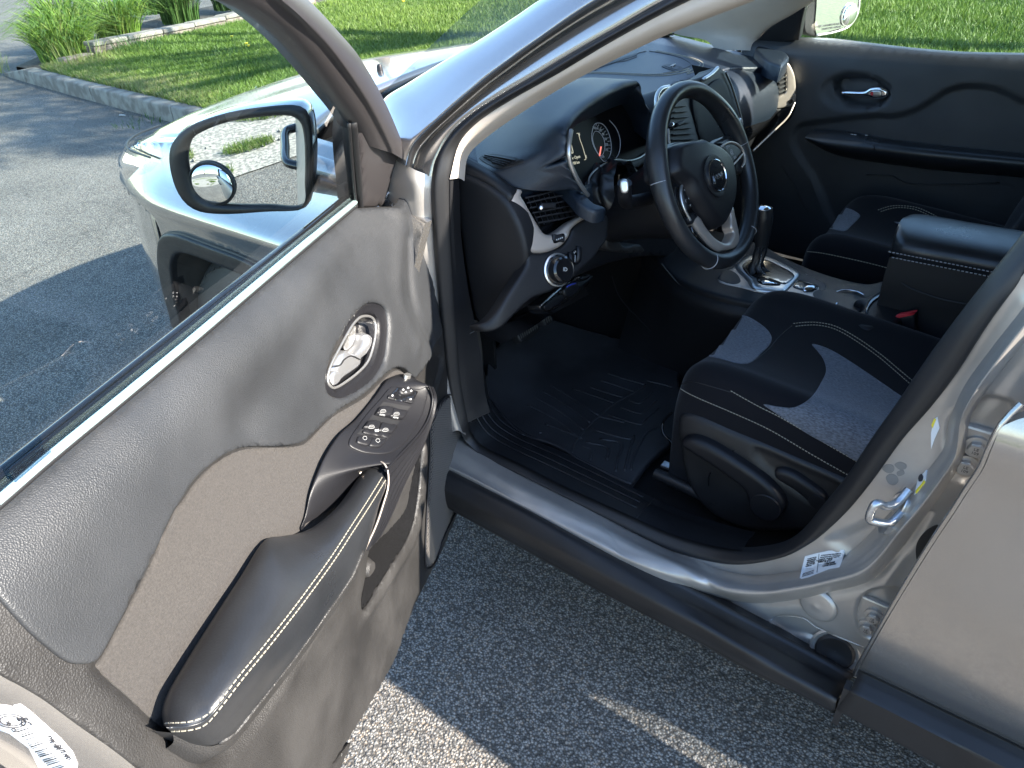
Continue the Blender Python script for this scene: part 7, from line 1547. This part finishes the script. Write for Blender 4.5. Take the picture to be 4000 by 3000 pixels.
FS_.sheet('passenger_sail', [(2954, 166, 'c'), (3005, 175), (3119, 158, 'c'), (3138, 57), (3165, -20), (3230, -80), (3110, 45), (3030, 92), (2985, 128)], M['black'], CAR, dh=.03, res=.02, rnd=.004, depth=.03)
FS_.sheet('passenger_window', [(3119, 175, 'c'), (3360, 190), (3739, 228), (4000, 236), ('uv', 1.60, .0, 'c'), ('uv', 1.58, .40), ('uv', 1.2, .44), ('uv', 1.0, .36), (3165, -30, 'c')], M['glass'], CAR, dh=-.005, res=.05, rnd=0, depth=0)
loft('passenger_frame', [[J3(x, z, .02, -1), J3(x+.02, z-.05, .0, -1)] for x, z in ((-.62, 1.16), (-.85, 1.30), (-1.05, 1.42), (-1.3, 1.49), (-1.56, 1.49))], M['black'], CAR, nu=6, su=False, thick=.03)
# far mirror
Mc = CAM+ndir(ray(3265, 20))*2.95; v_ = ndir(Mc-CAM); r_ = ndir((-.93, -.34, -.15)); mn = ndir(r_-v_); mu = ndir(np.cross((0, 0, 1), mn)); FMs = Surf(Mc, mu, np.cross(mn, mu))
fm_ = FMs.sheet('passenger_mirror', [(3150, -150), (3146, 0), (3143, 118), (3160, 138), (3189, 145), (3265, 130), (3322, 106), (3353, 62), (3363, 0), (3350, -150)], M['clad'], CAR, res=.02, rnd=.008, depth=.09)
FMs.line('mirror_lower_rim', [(3189, 139), (3265, 124), (3318, 101), (3348, 58), (3357, 0), (3354, -100)], .004, M['satin'], fm_, dh=.004)
FMs.sheet('passenger_mirror_plate', [(3192, -140), (3191, 0), (3190, 133), (3250, 119), (3314, 97), (3342, 52), (3352, 0), (3342, -140)], M['mirror'], fm_, dh=.004, res=.04, rnd=0, depth=.002, smooth=True)
FMs.sheet('mirror_foot', [(3125, 112, 'c'), (3150, 108, 'c'), (3150, 138, 'c'), (3128, 132, 'c')], M['clad'], fm_, dh=-.01, res=.02, rnd=.003, depth=.03)
c = FMs.at(3317, 58, .006); lathe('blind_spot_mirror', c, mn, [(.034, 0)]+[(.033*math.sin(a), .001+.012*math.cos(a)) for a in np.linspace(math.pi/2, .001, 12)], M['mirror'], fm_, 32, sharp=80)
lathe('blind_spot_rim', c, mn, [(.036, -.001), (.036, .003), (.033, .003)], M['satin'], fm_, 32)
text3('mirror_lettering', 'OBJECTS IN MIRROR ARE CLOSER\nTHAN THEY APPEAR', FMs.at(3250, 103, .0055), mu, mn, .0095, M['ink'], fm_)

# ---- kick panel, scuff plate, floor mat
ki = si_[7:15]; kr = [(1794, 700), (1800, 900), (1815, 1038), (1838, 1180), (1862, 1300), (1885, 1430), (1896, 1540), (1915, 1610)]
loft('kick_panel', [[JB(a[0], a[1], -.03), JB(a[0]+(b[0]-a[0])*.3, a[1]+(b[1]-a[1])*.3, -.045), JB(b[0], b[1], -.085)] for a, b in zip(ki, kr)], M['dash2'], CAR, nu=10)
tube('kick_seam', [JB(1770, 1335, -.03), JB(1800, 1322, -.05), JB(1868, 1285, -.08)], .0014, M['rubber'], CAR, 6)
bi = []
S = []
bdr = [(757, 0)]
ai_ = [(1786, 1329), (1797, 1470), (1815, 1580), (1829, 1650), (1845, 1692), (1886, 1741), (2034, 1812), (2175, 1885), (2430, 2000), (2620, 2085), (2790, 2133), (2900, 2152)]
bi_ = [(1862, 1320), (1892, 1450), (1915, 1560), (1950, 1610), (1995, 1660), (2070, 1712), (2190, 1762), (2300, 1815), (2470, 1905), (2640, 1985), (2800, 2040), (2950, 2080)]
zz = [.50, .45, .42, .40, .385, .38, .375, .375, .375, .375, .375, .375]
for a, b, z in zip(ai_, bi_, zz):
    A = JB(a[0], a[1], -.03); B_ = P(*b, z=z-.02); row = []
    for t in np.linspace(0, 1, 40): row.append(A*(1-t)+B_*t+np.array([0, 0, .008*math.sin(math.pi*min(1, t*1.3))]))
    S.append(row)
scf = loft('scuff_plate', S, M['dash2'], CAR, nu=40, su=False)
TQ = Tgt(scf)
for l in ([(1851, 1590), (1868, 1640), (1908, 1694), (1996, 1748), (2120, 1806), (2300, 1892), (2487, 1984)], [(1868, 1575), (1886, 1628), (1928, 1680), (2012, 1732), (2140, 1790), (2316, 1874), (2500, 1962)], [(1886, 1565), (1905, 1614), (1946, 1664), (2032, 1716), (2160, 1772), (2335, 1854), (2512, 1942)], [(1905, 1556), (1924, 1600), (1962, 1648), (2050, 1702), (2180, 1756), (2350, 1836), (2470, 1895)]): seam('scuff_rib', l, TQ, .0024, M['dash2'], CAR, .0002)
seam('scuff_joint', [(2488, 2022), (2530, 1975), (2580, 1920)], TQ, .0013, M['rubber'], CAR, .0002)
FM = Surf((0, 0, .335), (-1, 0, 0), (0, -1, 0)); FM.fs.append(lambda Q: .9*np.maximum(0, -Q[:, 0]-.0+(-.0)+0+.62*0-.0+0)*0+1.6*np.maximum(0, .62-Q[:, 0])**2)
FMT = thing('floor_mat', 'black ribbed rubber floor mat lying in the driver footwell', 'floor mat', (-.8, .45, .33))
mo_ = [(1900, 1470), (1905, 1530), (1935, 1580), (1988, 1650), (2060, 1703), (2150, 1732), (2210, 1760), (2260, 1796), (2351, 1840), (2430, 1878), (2468, 1892, 'c'), (2490, 1862), (2522, 1819), (2577, 1765), (2620, 1727), (2650, 1640), (2660, 1560), (2652, 1480), (2642, 1415), (2534, 1356), (2376, 1310), (2250, 1275), (2155, 1248), (2060, 1270), (1960, 1330), (1910, 1400)]
mt = FM.sheet('rubber_tray', mo_, M['mat'], FMT, dh=.004, res=.012, rnd=.006, depth=.01)
FM.line('raised_rim', mo_[:11], .005, M['mat'], FMT, dh=.006)
TM = Tgt(mt)
ribs = [zE(l) for l in ([(1345, 838), (1420, 880), (1520, 945), (1640, 1022)], [(1300, 875), (1380, 920), (1480, 985), (1590, 1072)], [(1248, 912), (1330, 955), (1440, 1025), (1550, 1115)], [(1200, 958), (1290, 1000), (1400, 1062), (1505, 1150)], [(1310, 1075), (1400, 1110), (1540, 1165)], [(1700, 765), (1790, 795), (1925, 832)], [(1655, 808), (1750, 838), (1868, 880)], [(1590, 850), (1680, 880), (1790, 912)], [(1480, 855), (1590, 895), (1740, 948)], [(1640, 1030), (1730, 1050), (1800, 1068)], [(1930, 835), (1870, 875), (1740, 948), (1640, 1030), (1560, 1110), (1500, 1190), (1475, 1260)], [(1940, 810), (2060, 838), (2095, 850)], [(1830, 930), (1890, 950), (1920, 930), (1975, 880)], [(1780, 975), (1900, 1012), (1930, 990), (2000, 930)], [(1700, 1020), (1900, 1080), (1930, 1050), (2010, 980)], [(1600, 1110), (1830, 1170), (1860, 1150), (1830, 1250), (1800, 1370)], [(1650, 1170), (1785, 1200), (1760, 1290), (1745, 1370)], [(1560, 1190), (1700, 1225), (1690, 1300)], [(1540, 1210), (1600, 1240), (1590, 1300)], [(2000, 1100), (1940, 1130), (1890, 1210), (1850, 1300), (1840, 1365)], [(1275, 1130), (1290, 1130)])]
for l in ribs: seam('mat_rib', l, TM, .0036, M['mat'], FMT, -.0002, n=6)
brk = Surf(P(2055, 1240, x=-.47), (.05, -1, 0), (.45, 0, .9))
bp_ = brk.sheet('brake_pedal', zE([(1108, 442), (1150, 412), (1255, 378), (1272, 430), (1282, 490), (1268, 512), (1190, 567), (1162, 560), (1125, 490)]), M['rubber'], CAR, res=.01, rnd=.006, depth=.02)
for k in range(9):
    t = k/8; brk.line('pedal_rib', zE([(1135+t*112, 432-t*42), (1165+t*100, 545-t*58)]), .0014, M['tread'], bp_, dh=.002)
acc = Surf(P(2135, 1220, x=-.50), (.05, -1, 0), (.45, 0, .9)); ap_ = acc.sheet('accelerator_pedal', zE([(1268, 372), (1290, 352), (1330, 375), (1358, 412), (1362, 442), (1322, 468), (1300, 440)]), M['rubber'], CAR, res=.01, rnd=.004, depth=.02)
for k in range(4): acc.line('pedal_rib', zE([(1300+k*14, 395+k*6), (1312+k*13, 455-k*6)]), .0014, M['tread'], ap_, dh=.002)
tube('seat_cable', [P(*p, z=z) for p, z in (((2625, 1610), .42), ((2590, 1650), .38), ((2590, 1690), .36), ((2618, 1725), .35), ((2636, 1765), .35), ((2646, 1815), .35), ((2668, 1860), .35), ((2700, 1900), .35))], .0032, M['gloss'], CAR, 8)
# interior pillar trim by the driver's door
bi0 = [(1757, 700), (1795, 560), (1870, 475), (1996, 392), (2186, 285), (2376, 171), (2566, 66), (2700, 0), (2900, -90)]
bi1 = [(1794, 696), (1808, 600), (1872, 532), (2015, 430), (2205, 313), (2380, 222), (2560, 135), (2700, 78), (2930, -10)]
band('pillar_trim', [bi0, [((a[0]+b[0])/2, (a[1]+b[1])/2) for a, b in zip(bi0, bi1)], bi1, [(b[0]+20, b[1]+12) for b in bi1]], M['beige'], [-.030, -.038, -.062, -.10], nu=16)
